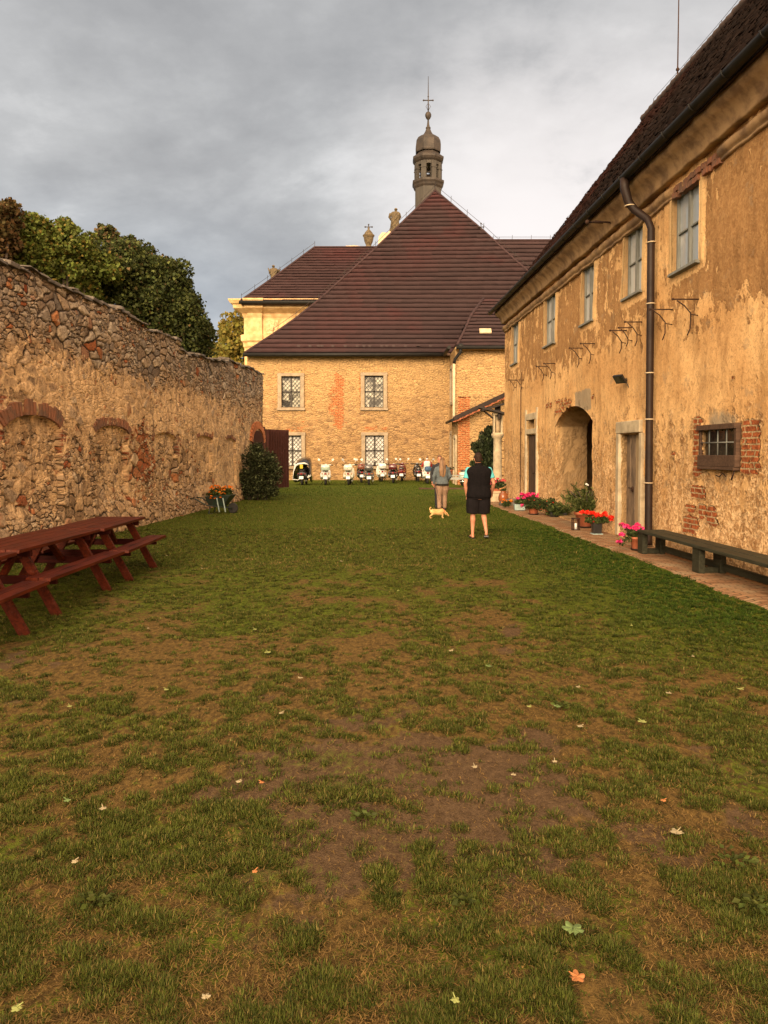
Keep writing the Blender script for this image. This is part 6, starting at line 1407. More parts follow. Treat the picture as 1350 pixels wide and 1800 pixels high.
# ------------------------------------------------------------ people
def limb(mb, pts, rad, n=12):
    mb.tube(pts, rad, n); mb.ball(pts[0], rad[0] if not hasattr(rad[0], '__len__') else max(rad[0]), n, 8); mb.ball(pts[-1], rad[-1] if not hasattr(rad[-1], '__len__') else min(rad[-1]), n, 8)
def V3(*a): return Vector(a)
def hand(mb, wrist, d, side, palm_n, s=1., curl=.5):
    """palm, four bent fingers and a thumb; d: direction of the fingers, side: towards the thumb"""
    d = d.normalized(); side = (side-d*side.dot(d)).normalized(); nrm = Vector(palm_n); nrm = (nrm-d*nrm.dot(d)); nrm = (nrm-side*nrm.dot(side)).normalized()
    c = wrist+d*.085*s; mb.tube([wrist, wrist+d*.03*s, c], [.024*s, (.036*s, .02*s), (.040*s, .018*s)], 10); mb.ball(c, (.03*s, .03*s, .03*s), 8, 6)
    for k, L in enumerate((.066, .075, .070, .055)):
        b = c+side*(.030-.020*k)*s; a1 = curl*.7; p1 = b+(d*math.cos(a1)+nrm*math.sin(a1))*L*.55*s; a2 = curl*1.7; p2 = p1+(d*math.cos(a2)+nrm*math.sin(a2))*L*.5*s
        mb.tube([b-d*.02*s, b, p1, p2], [.0095*s, .0095*s, .0088*s, .007*s], 7); mb.ball(p2, .007*s, 7, 5)
    b = wrist+d*.03*s+side*.03*s; p1 = b+(d*.6+side*.65+nrm*.3).normalized()*.04*s; p2 = p1+(d*.9+side*.15+nrm*.35).normalized()*.032*s
    mb.tube([wrist+d*.02*s, b, p1, p2], [.014*s, .013*s, .011*s, .008*s], 7); mb.ball(p2, .008*s, 7, 5)
FREEZE = []
def person(label, loc, rz, h, pose, look, wide=1., build='f'):
    """pose: joints in a 1.75 m figure that faces +Y; look: clothing"""
    S = h/1.75; Pn = thing('person', label, 'person', loc, rz)
    q = lambda p: Vector(p)*S
    hip, kn, an = pose['hip'], pose['knee'], pose['ankle']; sh, el, wr = pose['shoulder'], pose['elbow'], pose['wrist']; tz = pose.get('torso', 0.); zo = pose.get('sink', 0.)
    hd = Vector(pose.get('head', (0, .01, 1.63)))
    def torso(mb, grow, z0=.80, z1=1.50, wz=None):
        prof = [(.80, .165, .115, 0), (.90, .172, .125, -.01), (.98, .165, .122, 0), (1.08, .150, .112, .01), (1.22, .165, .118, .01), (1.34, .182, .115, 0), (1.42, .175, .098, -.005), (1.47, .12, .078, -.005), (1.50, .066, .062, 0)]
        zz = [p[0] for p in prof]; rings = []
        for z in np.linspace(z0, z1, 14):
            rx = np.interp(z, zz, [p[1] for p in prof]); ry = np.interp(z, zz, [p[2] for p in prof]); cy = np.interp(z, zz, [p[3] for p in prof])
            w = 1+(wide-1)*(1 if z < 1.46 else .3); rings.append([Vector(v)*S for v in ell((0, cy+tz*(z-.9), z+zo), rx*w+grow, ry*w+grow, 20, 2.3)])
        mb.loft(rings)
    mb = MB(); torso(mb, -.012)
    mb.tube([q((0, -.005, 1.44+zo)), q((hd.x*.4, 0, 1.50+zo)), q((hd.x, hd.y, hd.z-.06))], [.07*S, .058*S, .056*S], 12)
    mb.loft([[Vector(v)*S for v in ell((hd.x, hd.y+cy, hd.z+z), rx, ry, 18)] for z, rx, ry, cy in ((-.125, .030, .036, .045), (-.11, .046, .055, .03), (-.07, .060, .076, .012), (-.02, .070, .090, .0), (.03, .074, .096, -.004), (.08, .066, .084, -.006), (.11, .042, .055, -.006), (.122, .012, .018, -.006))])
    mb.loft([[Vector(v)*S for v in ((hd.x-.008, hd.y+.088, hd.z+.015), (hd.x+.008, hd.y+.088, hd.z+.015), (hd.x+.006, hd.y+.080, hd.z+.0))], [Vector(v)*S for v in ((hd.x-.016, hd.y+.088, hd.z-.035), (hd.x+.016, hd.y+.088, hd.z-.035), (hd.x, hd.y+.118, hd.z-.030))]])
    mb.tube([q((hd.x-.024, hd.y+.080, hd.z-.068)), q((hd.x, hd.y+.090, hd.z-.066)), q((hd.x+.024, hd.y+.080, hd.z-.068))], .007*S, 6)
    for s in (-1, 1): mb.ball(q((hd.x+s*.076, hd.y-.002, hd.z-.01)), (.012*S, .022*S, .034*S), 8, 6)
    for s, i in ((-1, 0), (1, 1)):
        limb(mb, [q(hip[i]), q(hip[i]).lerp(q(kn[i]), .5), q(kn[i])], [.082*S*wide, .068*S*wide, .052*S])
        k_, a_ = q(kn[i]), q(an[i]); back = V3(0, -.012*S, 0); limb(mb, [k_, k_.lerp(a_, .28)+back, k_.lerp(a_, .65), a_], [.052*S, .056*S, .040*S, .032*S])
        toe = Vector(pose['toe'][i])*S; heel = a_+(a_-toe).normalized()*.035*S; heel.z = min(heel.z, a_.z-.02*S)
        mb.tube([heel+V3(0, 0, -.025*S), a_+V3(0, 0, -.045*S), a_.lerp(toe, .6), toe], [.030*S, (.036*S, .034*S), (.042*S, .024*S), (.036*S, .014*S)], 10); mb.ball(heel+V3(0, 0, -.022*S), .032*S, 8, 6)
        a, b, c = q(sh[i]), q(el[i]), q(wr[i]); limb(mb, [a, a.lerp(b, .5), b], [.050*S, .044*S, .037*S]); limb(mb, [b, b.lerp(c, .35), c], [.037*S, .038*S, .026*S])
        hand(mb, c, c-b, V3(0, 1, 0) if abs((c-b).normalized().y) < .8 else V3(-s, 0, 0), V3(-s, .25, 0), S)
    FREEZE.append(mb.build('body', M['skin'], Pn, remesh=.0085*S))
    mb = MB()
    for s in (-1, 1): mb.ball(q((hd.x+s*.031, hd.y+.083, hd.z+.012)), .009*S, 8, 6)
    mb.build('eyes', M['eye'], Pn)
    # hair
    mb = MB()
    if look.get('long'):
        L = look['long']; rings = []
        for z, rx, ry, cy in ((.135, .02, .02, -.01), (.12, .055, .065, -.012), (.07, .084, .105, -.014), (.0, .090, .100, -.026), (-.07, .096, .085, -.062), (-.16, .112, .065, -.105), (-.28, .112, .050, -.128), (-.40, .088, .036, -.138), (-L, .045, .02, -.142)):
            rings.append([Vector(v)*S for v in ell((hd.x+.03*max(0, -z), hd.y+cy, hd.z+z), rx, ry, 18)])
        mb.loft(rings)
        for k in range(9): x = -.08+.02*k; mb.tube([q((hd.x+x*.8, hd.y-.10, hd.z+.03)), q((hd.x+x*1.15, hd.y-.10, hd.z-.12)), q((hd.x+x*1.25, hd.y-.15, hd.z-.30)), q((hd.x+x*1.1, hd.y-.155, hd.z-L+.03*(k % 3)))], [.02*S, .022*S, .020*S, .007*S], 7)
    else:
        mb.loft([[Vector(v)*S for v in ell((hd.x, hd.y+cy, hd.z+z), rx, ry, 18)] for z, rx, ry, cy in ((-.065, .058, .03, -.062), (-.04, .074, .066, -.038), (.0, .079, .076, -.030), (.04, .081, .088, -.020), (.085, .074, .092, -.008), (.118, .052, .066, -.006), (.134, .018, .022, -.006))])
    FREEZE.append(mb.build('hair', M[look['hair']], Pn, remesh=.011*S))
    # clothes
    def legs(mb, frac, r0, r1, full):
        for i in (0, 1):
            a, b, c = q(hip[i]), q(kn[i]), q(an[i])
            if full: limb(mb, [a, a.lerp(b, .5), b, b.lerp(c, .5), c+V3(0, 0, .03*S)], [r0*S, .93*r0*S, r1*S, .92*r1*S, r1*.85*S], 14)
            else: mb.tube([a+V3(0, 0, .04*S), a.lerp(b, .5), a.lerp(b, frac)], [r0*S, r0*1.02*S, r1*S], 14)
    mb = MB(); torso(mb, .014, .81, 1.04); legs(mb, look.get('leglen', .93), .098*wide*look.get('baggy', 1.), .088*wide*look.get('baggy', 1.) if not look.get('full') else .066*look.get('baggy', 1.), look.get('full'))
    FREEZE.append(mb.build('trousers' if look.get('full') else 'shorts', M[look['bottom']], Pn, remesh=.010*S))
    def sleeves(mb, frac, r0, r1):
        for i in (0, 1):
            a, b, c = q(sh[i]), q(el[i]), q(wr[i])
            if frac <= 1: pts = [a, a.lerp(b, .5*frac), a.lerp(b, frac)]; mb.tube(pts, [r0*S, r0*1.02*S, r1*S], 12)
            else: pts = [a, a.lerp(b, .5), b, b.lerp(c, .5), b.lerp(c, frac-1)]; mb.tube(pts, [r0*S, r0*.95*S, r0*.88*S, r1*1.05*S, r1*S], 12)
            mb.ball(a, r0*S, 10, 8)
    mb = MB(); sleeve = look['sleeve']
    if sleeve == 'short': torso(mb, .010, .98, 1.47); sleeves(mb, .62, .066, .068)
    else: torso(mb, .022, look.get('hem', .86), 1.49); sleeves(mb, 1.94, .068, .050); 
    mb.tube([q((0, -.003, 1.45+zo)), q((0, 0, 1.515+zo))], [.085*S, .066*S], 14)
    FREEZE.append(mb.build('shirt' if sleeve == 'short' else 'sweater', M[look['top']], Pn, remesh=.010*S))
    if look.get('vest'):
        mb = MB(); torso(mb, .034, .84, 1.485)
        for i in (0, 1): a = q(sh[i]); mb.ball(a+V3(-.035*S*(1 if a.x > 0 else -1), 0, -.005*S), (.062*S, .075*S, .07*S), 12, 8)
        mb.tube([q((0, -.003, 1.45)), q((0, 0, 1.55))], [.09*S, .070*S], 14)
        FREEZE.append(mb.build('vest', M[look['vest']], Pn, remesh=.010*S))
    if look.get('band'):
        mb = MB(); torso(mb, .026, look.get('hem', .86)-.015, look.get('hem', .86)+.05); FREEZE.append(mb.build('hem_band', M[look['band']], Pn))
    for i in (0, 1):
        a_ = q(an[i]); toe = Vector(pose['toe'][i])*S; d = (toe-a_); d.z = 0; d = d.normalized(); t = toe-q(an[i]); mb = MB()
        heel = Vector((a_.x, a_.y, max(.0, a_.z-.085*S)))-d*.05*S; tip = toe+d*.03*S+V3(0, 0, -.012*S)
        if look.get('shoe') == 'sandal':
            up = V3(0, 0, 1); mb.bar(heel, tip, .092*S, .022*S); mb.tube([heel.lerp(tip, .62)+V3(-.045*S, 0, .01), heel.lerp(tip, .60)+V3(0, 0, .06*S), heel.lerp(tip, .62)+V3(.045*S, 0, .01)], .012*S, 6)
            mb.tube([heel+V3(-.04*S, 0, .01)+d*.06*S, heel+V3(0, 0, .055*S)-d*.005, heel+V3(.04*S, 0, .01)+d*.06*S], .008*S, 6)
        else:
            mb.tube([heel+V3(0, 0, .045*S), heel.lerp(tip, .35)+V3(0, 0, .05*S), heel.lerp(tip, .75)+V3(0, 0, .035*S), tip+V3(0, 0, .025*S)], [.042*S, (.046*S, .05*S), (.050*S, .036*S), (.034*S, .022*S)], 12); mb.ball(heel+V3(0, 0, .04*S), .042*S, 8, 6)
        mb.build(look.get('shoe', 'shoe'), M[look.get('shoemat', 'black')], Pn)
    return Pn
def build_people():
    g = gnd(841, 946)
    man = dict(hip=[(-.095, 0, .90), (.095, 0, .90)], knee=[(-.115, .02, .50), (.105, .03, .50)], ankle=[(-.125, -.02, .085), (.125, -.20, .15)], toe=[(-.135, .15, .02), (.15, -.05, .03)],
        shoulder=[(-.215, 0, 1.40), (.215, 0, 1.40)], elbow=[(-.285, -.04, 1.12), (.305, -.05, 1.13)], wrist=[(-.245, .02, .89), (.29, .10, .92)], head=(-.012, .012, 1.632))
    person('man in a black vest, turquoise T-shirt, dark shorts and sandals walking away from the camera', (g.x, g.y, 0), R(3), 1.745, man, dict(hair='hairdark', sleeve='short', top='turq', vest='vest', bottom='shorts', leglen=.97, baggy=1.15, shoe='sandal', shoemat='black'), 1.32)
    g = gnd(777, 897)
    wom = dict(hip=[(-.085, 0, .90), (.085, 0, .90)], knee=[(-.09, .02, .49), (.10, .08, .50)], ankle=[(-.095, -.03, .08), (.10, .12, .085)], toe=[(-.10, .13, .02), (.11, .28, .02)],
        shoulder=[(-.19, 0, 1.385), (.19, 0, 1.385)], elbow=[(-.28, -.04, 1.12), (.27, -.04, 1.13)], wrist=[(-.27, .03, .88), (.20, .12, 1.0)], head=(0, .012, 1.63))
    person('woman with long blond hair in a blue-grey sweater and beige trousers, seen from behind', (g.x, g.y, 0), R(2), 1.60, wom, dict(hair='hairblond', long=.52, sleeve='long', top='sweater', band='black', hem=.84, bottom='khaki', full=True, baggy=1.28, shoemat='black'), 1.15)
    g = gnd(774, 893.5)
    oth = dict(wom); oth['wrist'] = [(-.25, .06, .86), (.25, .06, .86)]
    person('person in black facing the camera, mostly hidden behind the blond woman', (g.x, g.y+.3, 0), R(176), 1.66, oth, dict(hair='hairbrown', sleeve='long', top='navy', hem=.84, bottom='navy', full=True, baggy=1.05, shoemat='black'), 1.)
    g = gnd(752, 851)
    zo = -.12
    sit = dict(hip=[(-.10, -.02, .80), (.10, -.02, .80)], knee=[(-.17, .40, .72), (.17, .40, .72)], ankle=[(-.19, .40, .33), (.19, .40, .33)], toe=[(-.20, .55, .27), (.20, .55, .27)],
        shoulder=[(-.19, .02, 1.385+zo), (.19, .02, 1.385+zo)], elbow=[(-.30, .16, 1.16+zo), (.30, .16, 1.16+zo)], wrist=[(-.27, .42, 1.14+zo), (.27, .42, 1.14+zo)], head=(0, .03, 1.63+zo), sink=zo)
    # rides the white scooter that carries the blue bag
    return person('rider in a red jacket sitting on the white scooter at the right of the row', (g.x, g.y+.75, .03), 0, 1.62, sit, dict(hair='hairbrown', sleeve='long', top='redcloth', vest='whitecloth', bottom='navy', full=True, shoemat='black', hem=.9), 1.)
build_people()
def build_dog():
    g = gnd(770, 911); D = thing('dog', 'small cream terrier-like dog sniffing the grass with curled tail, by the woman', 'dog', (g.x, g.y, 0), R(-90+8)); D.scale = (.95, .84, .98); mb = MB()
    # faces +Y before the turn; body length about .5 m
    rings = [( -.22, .175, .055, .06), (-.18, .175, .078, .085), (-.08, .17, .080, .080), (.02, .165, .084, .088), (.11, .172, .084, .094), (.16, .19, .068, .076)]
    mb.loft([ellY((0, y, z), rx, rz_, 14) for y, z, rx, rz_ in rings]); mb.ball((0, -.22, .18), .05); mb.ball((0, .15, .185), .06)
    mb.tube([(0, .14, .20), (0, .20, .185), (0, .245, .145)], [.056, .048, .04], 12)
    mb.ball((0, .265, .125), (.045, .055, .042), 12, 8); mb.tube([(0, .29, .115), (0, .325, .085), (0, .345, .068)], [.030, .023, .017], 10); mb.ball((0, .347, .066), .017)
    for s in (-1, 1):
        mb.tube([(s*.04, .13, .16), (s*.045, .145, .10), (s*.044, .135, .055), (s*.044, .145, .012)], [.032, .021, .016, .015], 8); mb.tube([(s*.044, .14, .012), (s*.044, .175, .012)], [.017, .013], 8)
    for s, o in ((-1, .0), (1, -.05)):
        mb.tube([(s*.04, -.19, .17), (s*.045, -.17+o*.3, .115), (s*.042, -.225+o, .065), (s*.042, -.215+o, .012)], [.046, .030, .016, .015], 8); mb.tube([(s*.042, -.215+o, .012), (s*.042, -.18+o, .012)], [.017, .013], 8)
    mb.tube([(0, -.235, .20), (0, -.27, .25), (0, -.255, .30), (0, -.21, .305)], [.022, .021, .020, .010], 8)
    FREEZE.append(mb.build('body', M['fur'], D, remesh=.0075)); mb = MB()
    for s in (-1, 1): mb.loft([[(s*.028, .245, .165), (s*.05, .25, .155), (s*.05, .225, .155)], [(s*.05, .27, .125), (s*.066, .265, .120), (s*.06, .25, .118)]])
    mb.build('ears', M['brownleather'], D); mb = MB(); mb.ball((0, .356, .064), .011, 8, 6)
    for s in (-1, 1): mb.ball((s*.025, .302, .125), .006, 6, 4)
    mb.build('nose_and_eyes', M['black'], D); mb = MB(); mb.tube([(.052*math.cos(a), .19+.02*math.sin(a), .19+.055*math.sin(a)) for a in np.linspace(0, 2*PI, 13)[:-1]], .008, 5, closed=True); mb.build('collar', M['redcloth'], D)
    # lead from collar up to the woman's hand
    w = gnd(777, 897); L = thing('dog_lead', 'thin dark lead running from the dog up to the people beside it', 'lead', (g.x, g.y, 0)); a = Vector((.17, -.02, .24)); b = Vector((w.x-g.x-.20, w.y-g.y-.0, .80)); mb = MB(); mb.tube([a.lerp(b, t)+V3(0, 0, -.12*math.sin(PI*t)) for t in np.linspace(0, 1, 9)], .006, 5); mb.build('strap', M['maroon'], L)
build_dog()

# ------------------------------------------------------------ scooters, tails towards the lawn
def scooter(label, px, py, rz, paint, case=None, rack=True, screen=False, mirrors=True, cover=False, seatm='blackpaint', stripe=None, blue=False, loc=None):
    g = gnd(px, py) if loc is None else Vector(loc); S = thing('scooter', label, 'scooter', (g.x, g.y, 0), rz, 'scooters parked along the church wall'); S.scale = (1.14, 1, 1.03)
    # origin under the tail; rear wheel hub y=.28, front wheel hub y=1.50
    def wheel(y, nm):
        mb = MB(); mb.tube([(0, y+.185*math.cos(a), .235+.185*math.sin(a)) for a in np.linspace(0, 2*PI, 21)[:-1]], .052, 8, closed=True); w = mb.build(nm, M['rubber'], S)
        mb = MB(); mb.loft([[(x, y+r*math.cos(a), .235+r*math.sin(a)) for a in np.linspace(0, 2*PI, 17)[:-1]] for x, r in ((-.045, .04), (-.05, .12), (-.03, .15), (.03, .15), (.05, .12), (.045, .04))]); mb.build('rim', M['chrome'], w)
    wheel(.28, 'rear_wheel'); wheel(1.50, 'front_wheel')
    P = M[paint]; mb = MB()
    mb.loft([ellY((0, y, z), rx, rz_, 18, 2.6) for y, z, rx, rz_ in ((-.02, .55, .05, .06), (.02, .56, .14, .13), (.12, .55, .20, .19), (.35, .55, .225, .22), (.60, .54, .20, .22), (.78, .50, .15, .22), (.85, .44, .13, .17))])
    mb.loft([ellY((0, y, z), rx, rz_, 12, 4) for y, z, rx, rz_ in ((.78, .30, .17, .045), (1.15, .28, .17, .04), (1.28, .36, .17, .05))]); bd = mb.build('body', P, S)
    for s in (-1, 1):
        mb = MB(); mb.loft([ellY((s*.17, y, .50), rx, rz_, 14, 2.4) for y, rx, rz_ in ((.03, .03, .06), (.12, .075, .15), (.32, .095, .19), (.52, .075, .17), (.66, .02, .06))]); mb.build('side_panel', P, S)
    mb = MB(); mb.loft([ell((0, y, z), rx, ry, 16, 2.6) for z, y, rx, ry in ((.30, 1.24, .17, .05), (.45, 1.27, .225, .045), (.65, 1.25, .23, .04), (.85, 1.20, .19, .045), (.97, 1.16, .10, .05))]); mb.build('leg_shield', P, S)
    mb = MB(); mb.loft([[(x*rx, 1.50+.27*math.cos(a), .235+.27*math.sin(a)) for x in (-1, 1)]+[(x*rx, 1.50+.24*math.cos(a), .235+.24*math.sin(a)) for x in (1, -1)] for a, rx in zip(np.linspace(-.1, PI*.95, 12), np.linspace(.06, .085, 12))], True, False); mb.build('front_mudguard', P, S)
    mb = MB(); mb.loft([ell((0, y, z), rx, ry, 14) for z, y, rx, ry in ((.94, 1.16, .05, .05), (1.0, 1.15, .10, .08), (1.05, 1.15, .12, .09), (1.08, 1.14, .06, .05))]); mb.tube([(-.34, 1.06, 1.04), (-.2, 1.12, 1.05), (0, 1.15, 1.04), (.2, 1.12, 1.05), (.34, 1.06, 1.04)], [.022, .022, .03, .022, .022], 8); hb = mb.build('handlebar', P, S)
    for s in (-1, 1): mb = MB(); mb.tube([(s*.26, 1.09, 1.045), (s*.36, 1.05, 1.04)], .027, 8); mb.build('grip', M['rubber'], hb)
    mb = MB(); mb.loft([ellY((0, y, z), rx, rz_, 14, 3) for y, z, rx, rz_ in ((.10, .78, .10, .035), (.2, .79, .14, .05), (.45, .79, .15, .055), (.72, .80, .14, .055), (.88, .79, .08, .03))]); mb.build('seat', M[seatm] if seatm in M else M['black'], S)
    mb = MB(); mb.box((0, -.035, .60), (.115, .06, .09), None, .9); mb.build('tail_light', M['redlens'], S, bevel=.02)
    for s in (-1, 1): mb = MB(); mb.ball((s*.15, .0, .60), (.045, .03, .025), 10, 6); mb.build('indicator', M['amber'] if paint not in ('blackpaint',) else M['redlens'], S)
    mb = MB(); mb.loft([ellY((0, y, z), rx, rz_, 10, 3) for y, z, rx, rz_ in ((-.06, .37, .085, .03), (.0, .43, .11, .09), (.10, .45, .11, .10))]); mb.build('rear_mudguard', M['black'], S)
    mb = MB(); mb.box((0, -.075, .40), (.20, .012, .15), Matrix.Rotation(R(-14), 3, 'X')); mb.build('number_plate', M['plate'], S)
    mb = MB(); mb.tube([(.19, .0, .24), (.19, .3, .25), (.15, .5, .27)], [.045, .05, .03], 8); mb.build('exhaust', M['chrome'], S)
    mb = MB(); mb.tube([(-.10, .55, .25), (-.20, .50, .02)], .014, 6); mb.tube([(.10, .55, .25), (.20, .50, .02)], .014, 6); mb.build('stand', M['iron'], S)
    mb = MB(); mb.ball((0, 1.23, 1.04), (.07, .05, .07)); mb.build('headlight', M['pane'], S)
    if mirrors:
        for s in (-1, 1):
            mb = MB(); mb.tube([(s*.22, 1.10, 1.06), (s*.25, 1.12, 1.20), (s*.31, 1.10, 1.30)], .008, 6); st = mb.build('mirror', M['chrome'], S)
            mb = MB(); mb.loft([ellY((s*.34, y, 1.335), r, r*.95, 14) for y, r in ((1.12, .02), (1.10, .055), (1.085, .062), (1.08, .058))]); mb.build('mirror_glass', M['mirror'], st)
    if rack:
        mb = MB()
        for s in (-1, 1): mb.tube([(s*.10, .15, .70), (s*.10, -.02, .76), (s*.10, -.16, .77)], .011, 6); mb.tube([(s*.19, .08, .32), (s*.21, -.05, .34), (s*.20, -.06, .50)], .012, 6)
        mb.tube([(-.13, -.16, .77), (.13, -.16, .77)], .011, 6); mb.build('luggage_rack', M['chrome'], S)
    if case:
        mb = MB(); mb.loft([[(x, y, z) for x, y, z in ell((0, -.06, z), rx, ry, 20, 3.2)] for z, rx, ry in ((.78, .17, .14), (.80, .205, .17), (.92, .215, .18), (1.02, .20, .165), (1.07, .15, .12), (1.085, .05, .04))]); tc = mb.build('top_case', M[case], S)
        mb = MB(); mb.loft([ell((0, -.06, z), .219, .184, 20, 3.2) for z in (.915, .935)], False); mb.build('case_seam', M['chrome'], tc)
        if stripe: mb = MB(); mb.loft([ell((s_, -.065, z), .03, .184-.03*(z > .98), 12) for z, s_ in ((.86, 0), (.98, 0))]); mb.build('case_stripe', M[stripe], tc)
    if screen:
        mb = MB(); mb.loft([[(x, 1.25-.02*(1-abs(x)*2), .98) for x in (-.2, 0, .2)]+[(x, 1.256-.02*(1-abs(x)*2), .98) for x in (.2, 0, -.2)], [(x, 1.12, 1.45) for x in (-.24, 0, .24)]+[(x, 1.126, 1.45) for x in (.24, 0, -.24)], [(x, 1.06, 1.55) for x in (-.12, 0, .12)]+[(x, 1.066, 1.55) for x in (.12, 0, -.12)]], True, False); mb.build('windscreen', M['darkpane'], S)
    return S
M['amber'] = mk('amber_lens', (.55, .17, .02), .2); M['mirror'] = mk('mirror_face', (.75, .74, .70), .12, metal=.6)
def build_scooters():
    A = scooter('black scooter under a black and white rain cover with yellow tag, leftmost in the row', 530, 853, R(-4), 'blackpaint', mirrors=False, rack=False)
    mb = MB()      # the cover hangs from the handlebar over seat and screen, open at the back
    ring = lambda y, w, zt, zb: [(-w*1.25, y, zb), (-w*1.15, y, (zt+zb)/2), (-w*.95, y, zt-.12), (-w*.5, y, zt-.02), (w*.35, y, zt+.03), (w*.8, y, zt-.04), (w*1.0, y, zt-.2), (w*1.05, y, (zt+zb)/2), (w*1.1, y, zb)]
    rs = [ring(.16, .34, 1.12, .32), ring(.5, .36, 1.28, .16), ring(.9, .36, 1.42, .12), ring(1.25, .30, 1.46, .14), ring(1.5, .2, 1.0, .2)]; inn = [[(x*.96, y+.002, z-.015) for x, y, z in r] for r in rs]
    mb.loft([r+list(reversed(i)) for r, i in zip(rs, inn)], True, True); cv = mb.build('rain_cover', M['blackpaint'], A)
    mb = MB(); mb.tube([(-.44, .15, .32), (-.40, .14, .72), (-.31, .15, 1.02), (-.17, .155, 1.115), (.12, .16, 1.15), (.30, .16, 1.08)], [.02, .022, .05, .055, .05, .02], 8); mb.tube([(-.44, .15, .30), (-.2, .13, .27), (-.1, .1, .33)], .025, 6); mb.build('white_trim', M['white'], cv)
    mb = MB(); mb.box((-.02, .10, .98), (.14, .03, .20)); mb.build('yellow_tag', M['yellow'], cv); mb = MB(); mb.tube([(.30, .1, .42), (.36, .3, .5)], [.05, .07], 8); mb.build('white_panel', M['white'], A)
    scooter('white scooter with a pale mint green top case, second from the left', 572, 853, R(3), 'white', 'mint')
    scooter('cream scooter with a cream top case bearing a dark red stripe', 612, 853, R(-2), 'cream', 'cream', stripe='maroon')
    scooter('black scooter with a brown leather case, half hidden behind the dark grey scooter', 636, 849, R(4), 'blackpaint', 'brownleather')
    scooter('dark grey scooter with a grey top case, in front of the lower church window', 648.5, 853, R(2), 'greypaint', 'greypaint')
    scooter('white scooter with a white bundle on its rack, right of the dark grey one', 672, 847, R(6), 'white', 'white')
    scooter('black scooter carrying a dark red case, beside the white one with the bundle', 690.5, 850, R(-3), 'blackpaint', 'maroon')
    scooter('dark red scooter without case, right of the black one with the red case', 705.5, 846.5, R(-4), 'maroon', None)
    scooter('plain black scooter parked alone left of the rider', 736, 847, R(2), 'blackpaint', None, mirrors=False)
    r = scooter('white scooter with a blue bag, ridden by the person in the red jacket', 752, 851, 0, 'white', None)
    mb = MB(); mb.loft([ell((0, -.08, z), rx, ry, 14, 3) for z, rx, ry in ((.74, .16, .12), (.80, .20, .14), (.94, .19, .13), (1.0, .12, .09))]); B = mb.build('blue_bag', M['bluecloth'], None); tag(B, 'blue canvas bag strapped on the rack of the rider\'s white scooter', 'bag'); B.location = r.location
    g = gnd(826, 856); scooter('pale mint scooter standing sideways, mostly hidden behind the man in the vest', 0, 0, R(-82), 'mint', None, loc=(g.x-.5, g.y+.6, 0), rack=False)
    # grey bench and low kerb between woman and man
    g = gnd(803, 858); B = thing('garden_bench', 'small pale grey wooden bench between the woman and the man', 'bench', (g.x-.1, g.y+.2, 0)); mb = MB()
    for k in range(3): mb.box((.1, -.14+.14*k, .62), (1.3, .12, .04))
    mb.build('seat', M['greybench'], B); mb = MB(); mb.box((.1, -.2, .48), (1.25, .03, .12)); mb.build('apron', M['greybench'], B)
    for dx in (-.45, .65):
        for dy in (-.15, .15): mb = MB(); mb.bar((dx, dy, 0), (dx*.94, dy, .6), .06, .06); mb.build('leg', M['greybench'], B)
    g2 = gnd(780, 860); K = tag(MB().box((g2.x-.1, g2.y, .02), (2.2, .22, .10)).build('plank', M['oldframe'], None, bevel=.01), 'dark plank lying on the grass beyond the woman', 'plank')
    p = Vector((B.location.x-.22, B.location.y, .64)); pot('small terracotta pot standing on the grey bench', p, .10, .14, .26, saucer=False)
    bouquet('potted_plant', 'dark little plant in the pot on the grey bench', p+Vector((0, 0, .24)), rheads(4, (.1, 0, .1), (.12, .1, .05)), (.10, .02, .02), .03, 200, (.03, .035, .015), (.15, .12, .1), .03, .06, 'plant')
build_scooters()

# ------------------------------------------------------------ fallen leaves on the lawn
def build_weeds():
    rng = np.random.default_rng(21)
    for x, y, s, lab in ((1290,1520,.16,'broad-leaved weed clump at the right edge of the foreground lawn'), (1325,1600,.12,'smaller weed clump just below the broad-leaved one at right'), (985,1245,.09,'dark little weed rosette in the middle of the lawn at right'), (640,1440,.10,'weed rosette at the edge of the bare soil patch'), (170,1590,.11,'weed rosette among the dry grass at lower left'), (820,1590,.10,'weed rosette in front of the bare soil patch')):
        g = gnd(x, y); Wd = thing('weed', lab, 'weed', (g.x, g.y, 0), 0, 'weeds growing in the lawn'); n = 60; s *= .62; a = rng.random(n)*2*PI; r = s*rng.random(n)**.7; P = np.stack([r*np.cos(a), r*np.sin(a), .012+.025*rng.random(n)], 1); d = np.stack([np.cos(a), np.sin(a), .35*rng.random(n)], 1)
        leaf_mesh('leaves', P, .020+.022*rng.random(n), palette(n, (.055, .066, .014), .4, rng=rng), M['leaf'], Wd, .6, dirs=d, rng=rng)
build_weeds()
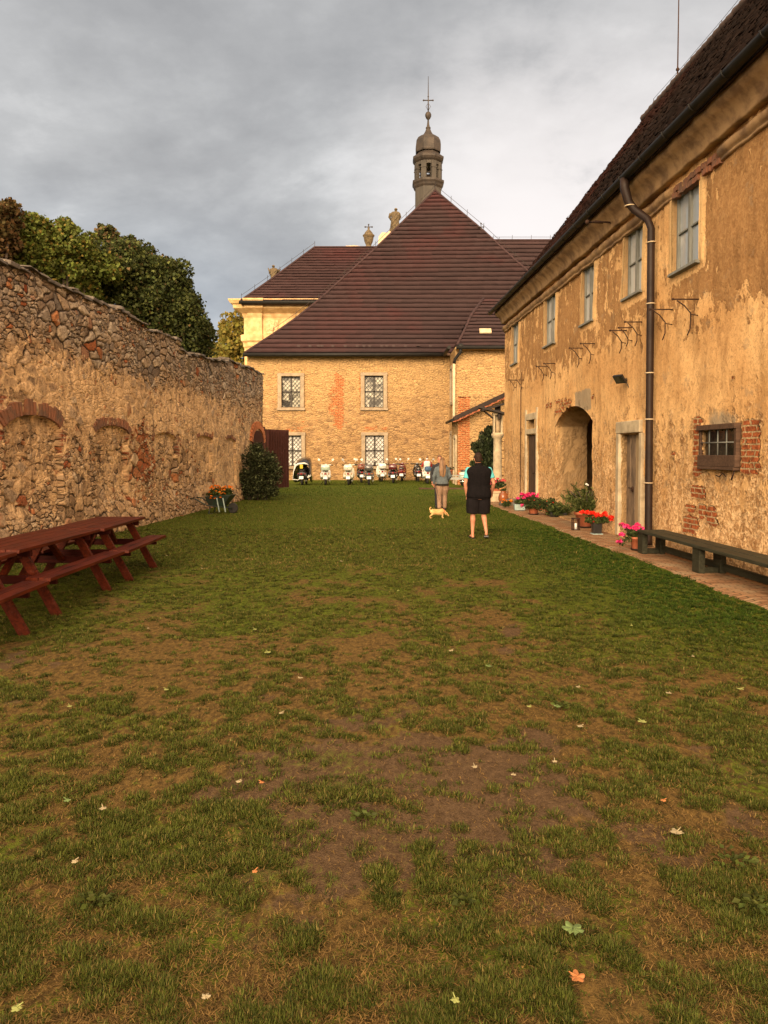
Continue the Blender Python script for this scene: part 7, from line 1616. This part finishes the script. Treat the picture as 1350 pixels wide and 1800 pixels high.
def build_leaves():
    spots = [(471,1153,.10,0),(528,1199,.07,2),(495,1262,.06,2),(860,1178,.10,1),(1016,1215,.06,2),(1175,1226,.07,2),(1020,1286,.07,2),(1128,1277,.10,0),(1302,1219,.08,0),(1190,1475,.10,2),(1166,1418,.05,3),(834,1358,.06,2),(1014,1735,.09,3),(1007,1649,.13,1),
             (420,1384,.06,2),(460,1386,.05,3),(181,1432,.06,2),(132,1527,.05,2),(118,1418,.06,1),(362,1769,.05,2),(30,1790,.06,0),(800,1775,.05,0),(980,1250,.09,1),(293,980,.06,2),(355,1003,.05,2),(261,1110,.05,2),(448,1112,.07,0),(793,1150,.07,2),(122,1250,.06,0),(292,1220,.06,0),(448,1545,.04,3),(903,1372,.05,2),(1218,1160,.05,2),(1110,1105,.05,0),(600,990,.08,2),(700,1043,.06,0),(930,1250,.06,0),(975,1348,.05,2)]
    cols = [((.26, .28, .08), 'pale yellow-green'), ((.13, .19, .055), 'green'), ((.33, .265, .155), 'bleached cream'), ((.40, .15, .045), 'orange-brown')]
    mats = [mk(n.replace(' ', '_')+'_leaf', c, .7, tuple(v*.6 for v in c), 25.) for c, n in cols]
    rr = random.Random(5)
    def where(x, y):
        v = 'in the foreground' if y > 1500 else ('in the middle of the lawn' if y > 1230 else 'on the farther lawn')
        h = 'at left' if x < 450 else ('at right' if x > 900 else 'at centre'); return v+' '+h
    seen = {}
    for x, y, s, k in spots:
        s *= .48; g = gnd(x, y); lab = f'{cols[k][1]} fallen leaf lying {where(x, y)}'
        L = thing('fallen_leaf', lab, 'leaf', (g.x, g.y, .012), rr.uniform(0, 6.28), 'fallen leaves on the lawn'); mb = MB()
        # lobed maple leaf, slightly cupped
        pts = []
        for j in range(25):
            a = -PI/2+2*PI*j/24; lobe = .5+.5*abs(math.cos(2.5*(a+PI/2))); r = s*(.26+.40*lobe**1.5)*(1 if j not in (0, 24) else .35); zc = .07*s*lobe*rr.uniform(.2, 2.)+.018
            pts.append((r*math.cos(a), r*math.sin(a), zc))
        cup = rr.uniform(.0, .22); pts = [(px, py, pz+cup*abs(px)) for px, py, pz in pts]
        low = [(px, py, pz-.002) for px, py, pz in pts]; n = len(pts)
        mb.add(pts+[(0, 0, .025)]+low, [(i, i+1, n) for i in range(n-1)]); mb.build('blade', mats[k], L)
        mb = MB(); mb.tube([(0, 0, .026), (0, -s*.35, .03), (.02*s, -s*.62, .035)], .0022, 4); mb.build('stalk', mats[k], L)
        seen.setdefault(lab, []).append(L)
build_leaves()
freeze(FREEZE)
